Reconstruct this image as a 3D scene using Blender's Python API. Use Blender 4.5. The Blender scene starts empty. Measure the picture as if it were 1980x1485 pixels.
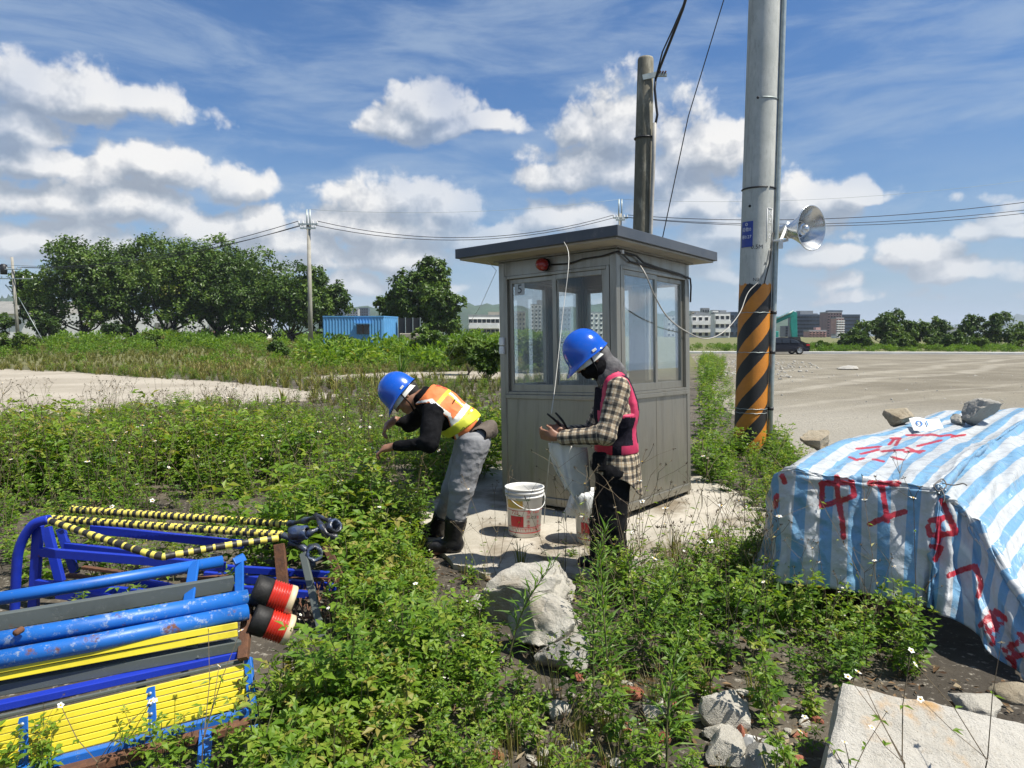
import bpy, bmesh, math, random
import numpy as np
from mathutils import Vector, Matrix, Euler
from mathutils.bvhtree import BVHTree
random.seed(7)
RNG = np.random.default_rng(7)
SC = bpy.context.scene
COL = SC.collection
PI = math.pi

# ------------------------------------------------------------------ camera
FPX, CW, CH, HOR, CAMZ = 1375.0, 1980, 1485, 650.0, 1.55
PITCH = math.atan((CH / 2 - HOR) / FPX)
cd = bpy.data.cameras.new('camera')
cam = bpy.data.objects.new('camera', cd)
COL.objects.link(cam)
cam.location = (0, 0, CAMZ)
cam.rotation_euler = (PI / 2 - PITCH, 0, 0)
cd.sensor_width = 36
cd.lens = 36 * FPX / CW
cd.clip_start = 0.05
cd.clip_end = 30000
SC.camera = cam
_f = Vector((0, math.cos(PITCH), -math.sin(PITCH)))
_u = Vector((0, math.sin(PITCH), math.cos(PITCH)))


def ray(px, py):
    return _f + Vector((1, 0, 0)) * ((px - CW / 2) / FPX) - _u * ((py - CH / 2) / FPX)


def at(px, py, d):
    """the place d metres ahead that shows at that point of the photograph (used as a surveying aid)"""
    r = ray(px, py)
    return Vector((0, 0, CAMZ)) + r * (d / r.y)


def G(px, py, z=0.0):
    r = ray(px, py)
    return Vector((0, 0, CAMZ)) + r * ((z - CAMZ) / r.z)


# ------------------------------------------------------------------ light
SUN_AZ, SUN_EL = math.radians(110), math.radians(60)
SUNV = Vector((math.sin(SUN_AZ) * math.cos(SUN_EL), math.cos(SUN_AZ) * math.cos(SUN_EL), math.sin(SUN_EL)))
sl = bpy.data.lights.new('sun', 'SUN')
sl.energy = 5.0
sl.angle = math.radians(0.55)
sl.color = (1.0, 0.955, 0.87)
so = bpy.data.objects.new('sun', sl)
COL.objects.link(so)
so.location = (20, -10, 40)
so.rotation_euler = SUNV.to_track_quat('Z', 'Y').to_euler()

SC.view_settings.view_transform = 'Standard'
SC.view_settings.look = 'None'
SC.view_settings.gamma = 1
SC.view_settings.exposure = 0.66
SC.view_settings.use_curve_mapping = False
SC.render.engine = 'CYCLES'
SC.cycles.max_bounces = 8
SC.cycles.transparent_max_bounces = 12
SC.cycles.volume_bounces = 0
SC.cycles.use_denoising = True
SC.cycles.caustics_reflective = False
SC.cycles.caustics_refractive = False
SC.cycles.sample_clamp_indirect = 4


class NT:
    """small helper to write node graphs"""
    def __init__(s, tree):
        s.t = tree
        s.n = tree.nodes
        s.l = tree.links

    def add(s, typ, ins=None, **kw):
        n = s.n.new(typ)
        for k, v in kw.items():
            setattr(n, k, v)
        for k, v in (ins or {}).items():
            s.put(n.inputs[k], v)
        return n

    def put(s, sock, v):
        if isinstance(v, bpy.types.NodeSocket):
            s.l.new(v, sock)
        else:
            sock.default_value = v

    def m(s, op, a, b=0.0, c=0.0, clamp=False):
        n = s.n.new('ShaderNodeMath')
        n.operation = op
        n.use_clamp = clamp
        s.put(n.inputs[0], a)
        s.put(n.inputs[1], b)
        s.put(n.inputs[2], c)
        return n.outputs[0]

    def v(s, op, a, b=(0, 0, 0), c=(0, 0, 0)):
        n = s.n.new('ShaderNodeVectorMath')
        n.operation = op
        s.put(n.inputs[0], a)
        if op == 'SCALE':
            s.put(n.inputs['Scale'], b)
        elif op not in ('LENGTH', 'NORMALIZE'):
            s.put(n.inputs[1], b)
            if op == 'MULTIPLY_ADD':
                s.put(n.inputs[2], c)
        return n.outputs['Value'] if op in ('LENGTH', 'DOT_PRODUCT', 'DISTANCE') else n.outputs[0]

    def mix(s, f, a, b, blend='MIX'):
        n = s.n.new('ShaderNodeMix')
        n.data_type = 'RGBA'
        n.blend_type = blend
        s.put(n.inputs[0], f)
        s.put(n.inputs[6], a if isinstance(a, bpy.types.NodeSocket) else (*a[:3], 1))
        s.put(n.inputs[7], b if isinstance(b, bpy.types.NodeSocket) else (*b[:3], 1))
        return n.outputs[2]

    def noise(s, vec, scale, detail=4, rough=0.5, dim='3D', dist=0.0):
        n = s.n.new('ShaderNodeTexNoise')
        n.noise_dimensions = dim
        if vec is not None:
            s.put(n.inputs['Vector'], vec)
        s.put(n.inputs['Scale'], scale)
        s.put(n.inputs['Detail'], detail)
        s.put(n.inputs['Roughness'], rough)
        s.put(n.inputs['Distortion'], dist)
        return n.outputs[0]

    def ramp(s, f, stops):
        n = s.n.new('ShaderNodeValToRGB')
        e = n.color_ramp.elements
        while len(e) < len(stops):
            e.new(0.5)
        for q, (p, c) in zip(e, stops):
            q.position = p
            q.color = (*c[:3], 1) if not isinstance(c, (int, float)) else (c, c, c, 1)
        s.put(n.inputs[0], f)
        return n.outputs[0]

    def smooth(s, x, a, b, lo=0.0, hi=1.0):
        n = s.n.new('ShaderNodeMapRange')
        n.interpolation_type = 'SMOOTHSTEP'
        s.put(n.inputs[0], x)
        n.inputs[1].default_value = a
        n.inputs[2].default_value = b
        n.inputs[3].default_value = lo
        n.inputs[4].default_value = hi
        return n.outputs[0]


# ------------------------------------------------------------------ sky with clouds
# px, py, half width, half height of each cloud lobe as surveyed in the photograph
CLOUDS = [(845, 195, 72, 62), (780, 240, 85, 36), (935, 242, 80, 28), (870, 245, 75, 30),
          (1215, 235, 105, 88), (1120, 235, 62, 50), (1335, 295, 125, 58), (1240, 315, 190, 66), (1100, 338, 95, 36),
          (770, 385, 125, 62), (860, 405, 80, 50), (1330, 395, 120, 46), (1560, 400, 75, 48),
          (150, 170, 160, 48), (60, 140, 80, 46), (255, 185, 80, 38), 
          (25, 235, 66, 48), (70, 300, 90, 34), (190, 335, 46, 52), (130, 378, 125, 44), (235, 385, 110, 50), (310, 325, 90, 46),
          (460, 350, 90, 40), (490, 425, 66, 36), (395, 440, 75, 34), (110, 460, 140, 38), (25, 465, 60, 36),
          (690, 440, 130, 46), (840, 445, 120, 42), (700, 545, 75, 36), (950, 470, 130, 44), (560, 470, 90, 34), (1090, 420, 100, 40),
          (1785, 488, 66, 36), (1650, 375, 60, 30), (1870, 520, 80, 30), (1640, 577, 46, 15), (1600, 500, 70, 24),
          (1940, 440, 70, 26), (1400, 450, 100, 32),
          (1540, 440, 60, 30), (780, 500, 130, 36), (1330, 480, 90, 34)]


def build_world():
    w = bpy.data.worlds.new('World')
    SC.world = w
    w.use_nodes = True
    w.node_tree.nodes.clear()
    # a group that gives cloud density for a (azimuth, elevation) pair
    g = bpy.data.node_groups.new('cloud_density', 'ShaderNodeTree')
    g.interface.new_socket('P', in_out='INPUT', socket_type='NodeSocketVector')
    g.interface.new_socket('D', in_out='OUTPUT', socket_type='NodeSocketFloat')
    a = NT(g)
    gi = a.add('NodeGroupInput')
    go = a.add('NodeGroupOutput')
    P = gi.outputs[0]
    wn = a.add('ShaderNodeTexNoise', {'Vector': P, 'Scale': 9.0, 'Detail': 3.0})
    warp = a.v('SCALE', a.v('SUBTRACT', wn.outputs['Color'], (0.5, 0.5, 0.5)), 0.055)
    Q = a.v('ADD', P, warp)
    best = None
    for (px, py, rx, ry) in CLOUDS:
        d = ray(px, py).normalized()
        cu, cv = math.atan2(d.x, d.y), math.asin(d.z)
        e = 1.08
        iu, iv = FPX / (rx * e), FPX / (ry * e)
        q = a.v('MULTIPLY_ADD', Q, (iu, iv, 0), (-cu * iu, -(cv - 0.2 * ry / FPX) * iv, 0))
        q2 = a.v('MULTIPLY', q, (-1, -1.7, 0))
        r = a.v('LENGTH', a.v('MAXIMUM', q, q2))
        best = r if best is None else a.m('MINIMUM', best, r)
    body = a.m('MULTIPLY', a.m('SUBTRACT', 1.28, best), 1.45)
    # the same kind of broken cumulus goes on all round, beyond the surveyed stretch
    sep = a.add('ShaderNodeSeparateXYZ', {0: P})
    side = a.m('MAXIMUM', a.smooth(a.m('ABSOLUTE', sep.outputs[0]), 0.68, 0.9), a.smooth(sep.outputs[1], 0.5, 0.75))
    low = a.noise(P, 3.2, 2, 0.5)
    rest = a.m('SUBTRACT', a.m('MULTIPLY', a.m('SUBTRACT', low, 0.54), 7.0), a.m('MULTIPLY', a.m('SUBTRACT', 1.0, side), 9.0))
    # smaller heaps crowd together towards the horizon
    hn = a.noise(a.v('MULTIPLY', P, (5.0, 11.0, 1)), 1.6, 2, 0.5)
    band = a.m('MULTIPLY', a.smooth(sep.outputs[1], 0.25, 0.13), a.smooth(sep.outputs[1], 0.015, 0.05))
    heaps = a.m('SUBTRACT', a.m('MULTIPLY', a.m('SUBTRACT', hn, 0.515), 6.0), a.m('MULTIPLY', a.m('SUBTRACT', 1.0, band), 3.0))
    body = a.m('MAXIMUM', body, heaps)
    body = a.m('MAXIMUM', a.m('MAXIMUM', body, -1.2), rest)
    fb = a.noise(P, 13.0, 8, 0.58)
    vo = a.add('ShaderNodeTexVoronoi', {'Vector': a.v('ADD', P, a.v('SCALE', a.v('SUBTRACT', a.add('ShaderNodeTexNoise', {'Vector': P, 'Scale': 30.0, 'Detail': 3.0}).outputs['Color'], (0.5, 0.5, 0.5)), 0.03)), 'Scale': 17.0, 'Detail': 3.0, 'Roughness': 0.55, 'Lacunarity': 2.2})
    fb2 = a.noise(P, 46.0, 6, 0.6)
    det = a.m('ADD', a.m('MULTIPLY', a.m('SUBTRACT', fb, 0.5), 2.3), a.m('MULTIPLY', a.m('SUBTRACT', fb2, 0.5), 0.45))
    det = a.m('ADD', det, a.m('MULTIPLY', a.m('SUBTRACT', 0.92, vo.outputs['Distance']), 0.80))
    a.l.new(a.m('ADD', body, det), go.inputs[0])

    n = NT(w.node_tree)
    out = n.add('ShaderNodeOutputWorld')
    bg = n.add('ShaderNodeBackground', {'Strength': 0.056})
    n.l.new(bg.outputs[0], out.inputs[0])
    tc = n.add('ShaderNodeTexCoord')
    s = n.add('ShaderNodeSeparateXYZ', {0: tc.outputs['Generated']})
    u = n.m('ARCTAN2', s.outputs[0], s.outputs[1])
    v = n.m('ARCSINE', s.outputs[2])
    P = n.add('ShaderNodeCombineXYZ', {0: u, 1: v}).outputs[0]
    def dens(p):
        k = n.add('ShaderNodeGroup', node_tree=g)
        n.put(k.inputs[0], p)
        return k.outputs[0]
    D0 = dens(P)
    D1 = dens(n.v('ADD', P, (0.013, 0.024, 0)))
    sky = n.add('ShaderNodeTexSky', sky_type='NISHITA', sun_disc=False, sun_elevation=SUN_EL, sun_rotation=SUN_AZ,
                air_density=1.0, dust_density=0.7, ozone_density=2.2, altitude=0)
    tint = n.mix(1.0, sky.outputs[0], (0.86, 0.98, 1.12), 'MULTIPLY')
    # deepen the blue higher up, pale towards the horizon
    hz = n.smooth(v, 0.0, 0.42)
    tint = n.mix(hz, n.mix(1.0, tint, (0.82, 0.97, 1.05), 'MULTIPLY'), n.mix(1.0, tint, (0.72, 1.02, 1.24), 'MULTIPLY'))
    # thin streaky veil
    st = n.noise(n.v('MULTIPLY', P, (2.2, 9.0, 1)), 2.0, 6, 0.6, dist=0.4)
    veil = n.m('MULTIPLY', n.smooth(st, 0.36, 0.70), 0.55)
    low = n.m('MULTIPLY', n.smooth(v, 0.30, 0.02), n.smooth(n.noise(n.v('MULTIPLY', P, (1.5, 5, 1)), 4.0, 5, 0.6), 0.35, 0.65, 0.25, 0.62))
    veil = n.m('MAXIMUM', veil, low)
    tint = n.mix(veil, tint, (4.9, 6.2, 7.9))
    tint = n.mix(n.smooth(v, 0.13, -0.02, 0.0, 0.85), tint, (4.7, 6.0, 7.6))
    al = n.smooth(D0, 0.0, 0.68)
    lit = n.m('ADD', 0.36, n.m('MULTIPLY', n.m('SUBTRACT', D0, D1), 0.68), clamp=True)
    thin = n.smooth(D0, 1.5, 0.25)
    lit = n.m('ADD', lit, n.m('MULTIPLY', thin, 0.16), clamp=True)
    cc = n.ramp(lit, [(0.0, (0.29, 0.34, 0.42)), (0.28, (0.42, 0.47, 0.54)), (0.60, (0.66, 0.68, 0.715)), (0.95, (1.0, 0.985, 0.96))])
    cc = n.mix(1.0, cc, (11.0, 11.0, 11.0), 'MULTIPLY')
    cc = n.mix(n.smooth(v, 0.20, 0.0, 0.0, 0.5), cc, (6.0, 6.7, 7.6))
    n.l.new(n.mix(n.m('MULTIPLY', al, n.smooth(n.noise(P, 3.2, 3), 0.36, 0.60, 0.48, 0.97)), tint, cc), bg.inputs[0])
    try:
        w.cycles.sampling_method = 'MANUAL'
        w.cycles.sample_map_resolution = 512
    except Exception:
        pass


build_world()


# ------------------------------------------------------------------ helpers
def tag(o, label=None, cat=None, group=None, kind=None):
    if label: o['label'] = label
    if cat: o['category'] = cat
    if group: o['group'] = group
    if kind: o['kind'] = kind
    return o


def empty(name, loc=(0, 0, 0), label=None, cat=None, group=None):
    o = bpy.data.objects.new(name, None)
    COL.objects.link(o)
    o.location = loc
    o.empty_display_size = 0.1
    return tag(o, label, cat, group)


class MB:
    """collects shapes and links them as one mesh object"""
    def __init__(s):
        s.v, s.f, s.m, s.s = [], [], [], []

    def poly(s, pts, faces, mi=0, smooth=False):
        b = len(s.v)
        s.v += [tuple(p) for p in pts]
        for f in faces:
            s.f.append(tuple(b + i for i in f))
            s.m.append(mi)
            s.s.append(smooth)

    def box(s, c, size, rot=None, mi=0):
        c = Vector(c)
        x, y, z = (size[0] / 2, size[1] / 2, size[2] / 2)
        R = rot if rot is not None else Matrix.Identity(3)
        P = [c + R @ Vector((i * x, j * y, k * z)) for i in (-1, 1) for j in (-1, 1) for k in (-1, 1)]
        s.poly(P, [(0, 1, 3, 2), (4, 6, 7, 5), (0, 4, 5, 1), (2, 3, 7, 6), (0, 2, 6, 4), (1, 5, 7, 3)], mi)

    def bar(s, p0, p1, w, h, up=(0, 0, 1), mi=0):
        p0, p1 = Vector(p0), Vector(p1)
        d = (p1 - p0)
        L = d.length
        d.normalize()
        up = Vector(up)
        side = d.cross(up)
        if side.length < 1e-4:
            side = d.cross(Vector((1, 0, 0)))
        side.normalize()
        up = side.cross(d).normalized()
        R = Matrix((d, side, up)).transposed()
        s.box((p0 + p1) / 2, (L, w, h), R, mi)

    def tube(s, pts, r, n=10, mi=0, caps=True, closed=False):
        pts = [Vector(p) for p in pts]
        k = len(pts)
        rr = r if isinstance(r, (list, tuple)) else [r] * k
        b = len(s.v)
        prev = None
        for i, p in enumerate(pts):
            if closed:
                t = pts[(i + 1) % k] - pts[i - 1]
            else:
                t = pts[min(i + 1, k - 1)] - pts[max(i - 1, 0)]
            t.normalize()
            if prev is None:
                a = t.cross(Vector((0, 0, 1)))
                if a.length < 0.1:
                    a = t.cross(Vector((1, 0, 0)))
            else:
                a = prev - t * prev.dot(t)
            a.normalize()
            prev = a
            c = t.cross(a)
            for j in range(n):
                an = 2 * PI * j / n
                s.v.append(tuple(p + (a * math.cos(an) + c * math.sin(an)) * rr[i]))
        for i in range(k if closed else k - 1):
            i2 = (i + 1) % k
            for j in range(n):
                j2 = (j + 1) % n
                s.f.append((b + i * n + j, b + i * n + j2, b + i2 * n + j2, b + i2 * n + j))
                s.m.append(mi)
                s.s.append(True)
        if caps and not closed:
            s.f.append(tuple(b + j for j in reversed(range(n))))
            s.f.append(tuple(b + (k - 1) * n + j for j in range(n)))
            s.m += [mi, mi]
            s.s += [False, False]

    def lathe(s, prof, n=24, M=None, mi=0, smooth=True):
        M = M or Matrix.Identity(4)
        b = len(s.v)
        for (r, z) in prof:
            for j in range(n):
                a = 2 * PI * j / n
                s.v.append(tuple(M @ Vector((r * math.cos(a), r * math.sin(a), z))))
        for i in range(len(prof) - 1):
            mm = mi[i] if isinstance(mi, (list, tuple)) else mi
            for j in range(n):
                j2 = (j + 1) % n
                s.f.append((b + i * n + j, b + i * n + j2, b + (i + 1) * n + j2, b + (i + 1) * n + j))
                s.m.append(mm)
                s.s.append(smooth)

    def build(s, name, mats, parent=None, bevel=0.0, auto=None):
        me = bpy.data.meshes.new(name)
        me.from_pydata(s.v, [], s.f)
        for m in (mats if isinstance(mats, (list, tuple)) else [mats]):
            me.materials.append(m)
        me.polygons.foreach_set('material_index', s.m)
        me.polygons.foreach_set('use_smooth', s.s)
        me.update()
        if auto:
            me.polygons.foreach_set('use_smooth', [True] * len(me.polygons))
            me.set_sharp_from_angle(angle=math.radians(auto))
        o = bpy.data.objects.new(name, me)
        COL.objects.link(o)
        if parent is not None:
            o.parent = parent
            M = Matrix.LocRotScale(parent.location, parent.rotation_euler, parent.scale)
            pp = parent.parent
            while pp is not None:
                M = Matrix.LocRotScale(pp.location, pp.rotation_euler, pp.scale) @ M
                pp = pp.parent
            me.transform(M.inverted())     # shapes are given in world space
        if bevel:
            bv = o.modifiers.new('bevel', 'BEVEL')
            bv.width = bevel
            bv.segments = 2
            bv.limit_method = 'ANGLE'
        return o


def np_object(name, V, T, mats, mi=None, attrs=None, smooth=False, parent=None):
    """object from arrays of points and of triangles or quads"""
    V = np.asarray(V, np.float32)
    T = np.asarray(T, np.int32)
    k = T.shape[1]
    me = bpy.data.meshes.new(name)
    me.vertices.add(len(V))
    me.vertices.foreach_set('co', V.ravel())
    me.loops.add(T.size)
    me.loops.foreach_set('vertex_index', T.ravel())
    me.polygons.add(len(T))
    me.polygons.foreach_set('loop_start', np.arange(0, T.size, k, dtype=np.int32))
    for m in (mats if isinstance(mats, (list, tuple)) else [mats]):
        me.materials.append(m)
    if mi is not None:
        me.polygons.foreach_set('material_index', np.asarray(mi, np.int32))
    me.polygons.foreach_set('use_smooth', np.full(len(T), smooth))
    me.update(calc_edges=True)
    for nm, (dom, typ, arr) in (attrs or {}).items():
        at_ = me.attributes.new(nm, typ, dom)
        at_.data.foreach_set('value' if typ == 'FLOAT' else ('vector' if typ == 'FLOAT_VECTOR' else 'color'), np.asarray(arr, np.float32).ravel())
    o = bpy.data.objects.new(name, me)
    COL.objects.link(o)
    if parent is not None:
        o.parent = parent
        me.transform(Matrix.LocRotScale(parent.location, parent.rotation_euler, parent.scale).inverted())
    return o


# ------------------------------------------------------------------ materials
def mat(name, c1, c2=None, rough=0.6, metal=0.0, scale=8.0, bump=0.0, bscale=None, c3=None, s3=3.0, t3=(0.55, 0.7),
        coords='Object', spec=0.5, rvar=0.0, detail=6, stretch=None, coat=0.0):
    """painted or raw surface: two colours blended by noise, a third in patches, fine relief"""
    m = bpy.data.materials.new(name)
    m.use_nodes = True
    n = NT(m.node_tree)
    b = n.n['Principled BSDF']
    tc = n.add('ShaderNodeTexCoord').outputs[coords]
    if stretch:
        tc = n.v('MULTIPLY', tc, stretch)
    f = n.noise(tc, scale, detail, 0.6)
    c2 = c2 or tuple(x * 0.8 for x in c1)
    col = n.mix(n.smooth(f, 0.35, 0.65), c1, c2)
    if c3:
        g = n.noise(tc, s3, 8, 0.65)
        col = n.mix(n.smooth(g, t3[0], t3[1]), col, c3)
    n.put(b.inputs['Base Color'], col)
    if rvar:
        n.put(b.inputs['Roughness'], n.smooth(n.noise(tc, scale * 0.7, 5), 0.3, 0.7, max(0.02, rough - rvar), min(1, rough + rvar)))
    else:
        b.inputs['Roughness'].default_value = rough
    b.inputs['Metallic'].default_value = metal
    b.inputs['Specular IOR Level'].default_value = spec
    b.inputs['Coat Weight'].default_value = coat
    if bump:
        bn = n.add('ShaderNodeBump', {'Strength': bump, 'Distance': 0.01, 'Height': n.noise(tc, bscale or scale * 4, 6, 0.6)})
        n.put(b.inputs['Normal'], bn.outputs[0])
    return m


M = {}

# ------------------------------------------------------------------ terrain
def smoothstep(a, b, x):
    t = min(1, max(0, (x - a) / (b - a)))
    return t * t * (3 - 2 * t)


def gz(x, y):
    """height of the ground: flat near by, the field on the left rises gently far off"""
    left = 1 - smoothstep(0.04, 0.16, x / max(y, 1))
    z = left * (0.85 * smoothstep(33, 85, y))
    return z + 1.2 * smoothstep(95, 240, y)


def ground_mat():
    m = bpy.data.materials.new('soil')
    m.use_nodes = True
    n = NT(m.node_tree)
    b = n.n['Principled BSDF']
    tc = n.add('ShaderNodeTexCoord').outputs['Object']
    c = n.mix(n.smooth(n.noise(tc, 1.2, 8, 0.65), 0.4, 0.62), (0.045, 0.036, 0.025), (0.10, 0.082, 0.058))
    c = n.mix(n.smooth(n.noise(tc, 22, 4, 0.7), 0.55, 0.7), c, (0.30, 0.27, 0.22))
    far = n.smooth(n.add('ShaderNodeSeparateXYZ', {0: tc}).outputs[1], 20, 45)
    g = n.mix(n.noise(tc, 0.35, 6, 0.6), (0.09, 0.10, 0.03), (0.16, 0.15, 0.055))
    n.put(b.inputs['Base Color'], n.mix(far, c, g))
    b.inputs['Roughness'].default_value = 0.95
    bn = n.add('ShaderNodeBump', {'Strength': 0.8, 'Distance': 0.03, 'Height': n.noise(tc, 14, 8, 0.7)})
    n.put(b.inputs['Normal'], bn.outputs[0])
    return m


def build_ground():
    ys = [-8 + 0.5 * i for i in range(30)]
    y = ys[-1]
    while y < 9000:
        y += max(0.5, 0.06 * y)
        ys.append(y)
    nx = 81
    V, T = [], []
    for y in ys:
        w = 14 + abs(y) * 1.5
        for i in range(nx):
            x = (i / (nx - 1) * 2 - 1) * w
            V.append((x, y, gz(x, y)))
    for r in range(len(ys) - 1):
        for i in range(nx - 1):
            T.append((r * nx + i, r * nx + i + 1, (r + 1) * nx + i + 1, (r + 1) * nx + i))
    o = np_object('ground', V, T, ground_mat(), smooth=True)
    tag(o, 'brown soil of the overgrown building plot', 'ground', kind='structure')


build_ground()


def slab_from_outline(name, pts, z0, z1, m, jag=0.0, step=0.25, label=None, cat=None):
    """a sheet with an uneven broken edge and real thickness"""
    P = []
    k = len(pts)
    for i in range(k):
        a, b = Vector(pts[i]), Vector(pts[(i + 1) % k])
        n = max(1, int((b - a).length / step))
        for j in range(n):
            p = a.lerp(b, j / n)
            P.append((p.x + random.uniform(-jag, jag), p.y + random.uniform(-jag, jag)))
    bm = bmesh.new()
    top = [bm.verts.new((x, y, z1)) for x, y in P]
    f = bm.faces.new(top)
    r = bmesh.ops.extrude_face_region(bm, geom=[f])
    for v in r['geom']:
        if isinstance(v, bmesh.types.BMVert):
            v.co.z = z0
    bmesh.ops.recalc_face_normals(bm, faces=bm.faces)
    bmesh.ops.triangulate(bm, faces=[f for f in bm.faces if len(f.verts) > 4])
    me = bpy.data.meshes.new(name)
    bm.to_mesh(me)
    bm.free()
    me.materials.append(m)
    o = bpy.data.objects.new(name, me)
    COL.objects.link(o)
    tag(o, label, cat, kind='structure')
    return o


def concrete(name, c1, c2, c3=None, extra=None, scale=1.5, dots=True, bump=0.5):
    m = bpy.data.materials.new(name)
    m.use_nodes = True
    n = NT(m.node_tree)
    b = n.n['Principled BSDF']
    tc = n.add('ShaderNodeTexCoord').outputs['Object']
    c = n.mix(n.smooth(n.noise(tc, scale, 9, 0.65), 0.38, 0.62), c1, c2)
    c = n.mix(n.smooth(n.noise(tc, scale * 22, 6, 0.7), 0.5, 0.75, 0, 0.6), c, c3 or tuple(x * 0.6 for x in c1))
    if dots:
        vo = n.add('ShaderNodeTexVoronoi', {'Vector': tc, 'Scale': scale * 30})
        c = n.mix(n.smooth(vo.outputs['Distance'], 0.22, 0.10, 0, 0.55), c, tuple(x * 0.35 for x in c1))
    if extra:
        col, sc, lo, hi = extra
        c = n.mix(n.smooth(n.noise(n.v('ADD', tc, (5, 3, 1)), sc, 7, 0.6), lo, hi), c, col)
    n.put(b.inputs['Base Color'], c)
    b.inputs['Roughness'].default_value = 0.9
    b.inputs['Specular IOR Level'].default_value = 0.25
    h = n.m('ADD', n.noise(tc, scale * 14, 8, 0.7), n.m('MULTIPLY', n.noise(tc, scale * 70, 5, 0.6), 0.5))
    bn = n.add('ShaderNodeBump', {'Strength': bump, 'Distance': 0.02, 'Height': h})
    n.put(b.inputs['Normal'], bn.outputs[0])
    return m


M['pad'] = concrete('pale_concrete', (0.36, 0.33, 0.27), (0.46, 0.42, 0.35), (0.26, 0.22, 0.16), ((0.17, 0.135, 0.09), 1.6, 0.47, 0.68))
M['slab'] = concrete('sunbaked_concrete', (0.29, 0.255, 0.20), (0.37, 0.33, 0.265), (0.22, 0.185, 0.14), ((0.42, 0.24, 0.19), 0.35, 0.62, 0.75), scale=0.35, dots=False)


def lot_mat():
    m = bpy.data.materials.new('gravel_lot')
    m.use_nodes = True
    n = NT(m.node_tree)
    b = n.n['Principled BSDF']
    tc = n.add('ShaderNodeTexCoord').outputs['Object']
    sp = n.add('ShaderNodeSeparateXYZ', {0: tc})
    # coordinate across the wheel tracks
    tr = n.m('ADD', n.m('MULTIPLY', sp.outputs[1], 0.93), n.m('MULTIPLY', sp.outputs[0], -0.36))
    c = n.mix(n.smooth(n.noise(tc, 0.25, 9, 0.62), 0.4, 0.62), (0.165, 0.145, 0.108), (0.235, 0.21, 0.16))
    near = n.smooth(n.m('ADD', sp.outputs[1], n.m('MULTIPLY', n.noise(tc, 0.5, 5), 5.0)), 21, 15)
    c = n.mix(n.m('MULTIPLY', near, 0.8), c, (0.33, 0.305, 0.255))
    st = n.noise(n.add('ShaderNodeCombineXYZ', {0: n.m('MULTIPLY', sp.outputs[0], 0.04), 1: tr}).outputs[0], 3.2, 5, 0.7)
    c = n.mix(n.smooth(st, 0.55, 0.72, 0, 0.55), c, (0.38, 0.35, 0.28))
    c = n.mix(n.smooth(n.noise(tc, 26, 5, 0.75), 0.50, 0.68, 0, 0.65), c, (0.085, 0.075, 0.06))
    c = n.mix(n.smooth(n.noise(tc, 11, 5, 0.75), 0.60, 0.72, 0, 0.5), c, (0.50, 0.47, 0.40))
    # pale ruts pressed by lorry wheels
    wob = n.m('MULTIPLY', n.m('SUBTRACT', n.noise(tc, 0.12, 3), 0.5), 3.0)
    for (pa, pb_, wd, op) in (((1985, 692), (1500, 741), 0.55, 0.55), ((1985, 702), (1520, 757), 0.5, 0.6), ((1985, 688), (1600, 712), 0.8, 0.4), ((1985, 742), (1560, 781), 0.22, 0.45), ((1985, 756), (1600, 790), 0.2, 0.35)):
        A, B = G(*pa), G(*pb_)
        t = (B - A).normalized()
        dist = n.m('ABSOLUTE', n.m('ADD', n.m('ADD', n.m('MULTIPLY', sp.outputs[0], -t.y), n.m('MULTIPLY', sp.outputs[1], t.x)), n.m('ADD', wob, A.x * t.y - A.y * t.x)))
        rut = n.m('MULTIPLY', n.smooth(dist, wd, wd * 0.3), n.smooth(n.noise(tc, 0.8, 5, 0.7), 0.3, 0.6))
        c = n.mix(n.m('MULTIPLY', rut, op), c, (0.36, 0.33, 0.27))
    n.put(b.inputs['Base Color'], c)
    b.inputs['Roughness'].default_value = 0.95
    b.inputs['Specular IOR Level'].default_value = 0.2
    h = n.m('ADD', n.noise(tc, 9, 9, 0.75), n.m('MULTIPLY', st, 0.8))
    bn = n.add('ShaderNodeBump', {'Strength': 0.9, 'Distance': 0.05, 'Height': h})
    n.put(b.inputs['Normal'], bn.outputs[0])
    return m


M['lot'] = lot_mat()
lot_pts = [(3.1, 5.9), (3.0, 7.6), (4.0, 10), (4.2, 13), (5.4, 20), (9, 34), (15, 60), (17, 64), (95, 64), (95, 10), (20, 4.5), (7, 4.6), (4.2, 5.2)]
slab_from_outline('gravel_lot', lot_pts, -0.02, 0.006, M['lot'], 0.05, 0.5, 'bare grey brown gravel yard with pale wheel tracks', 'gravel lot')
pad_px = [(812, 985), (800, 1015), (830, 1058), (880, 1100), (935, 1120), (1010, 1105), (1100, 1120), (1200, 1135), (1330, 1110), (1440, 1085), (1500, 1040), (1480, 985), (1390, 940), (1300, 905), (1100, 890), (950, 905), (870, 950)]
slab_from_outline('concrete_pad', [G(*p).xy for p in pad_px], -0.02, 0.035, M['pad'], 0.02, 0.12, 'pale worn concrete pad under the stainless steel booth', 'pad')
sl_px = [(-420, 716), (-60, 712), (120, 719), (250, 729), (420, 738), (560, 752), (668, 766), (600, 776), (470, 783), (300, 800), (120, 812), (-200, 820), (-500, 800)]
slab_from_outline('concrete_slab', [G(*p).xy for p in sl_px], -0.02, 0.02, M['slab'], 0.10, 0.5, 'broad pale concrete floor slab lying among the weeds', 'slab')
sl2 = [(560, 733), (640, 727), (760, 721), (900, 719), (1010, 721), (1250, 724), (1240, 737), (1000, 735), (900, 734), (760, 733), (640, 738)]
slab_from_outline('concrete_path', [G(*p).xy for p in sl2], -0.02, 0.025, M['slab'], 0.10, 0.5, 'narrow pale concrete strip behind the booth', 'path')


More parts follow.
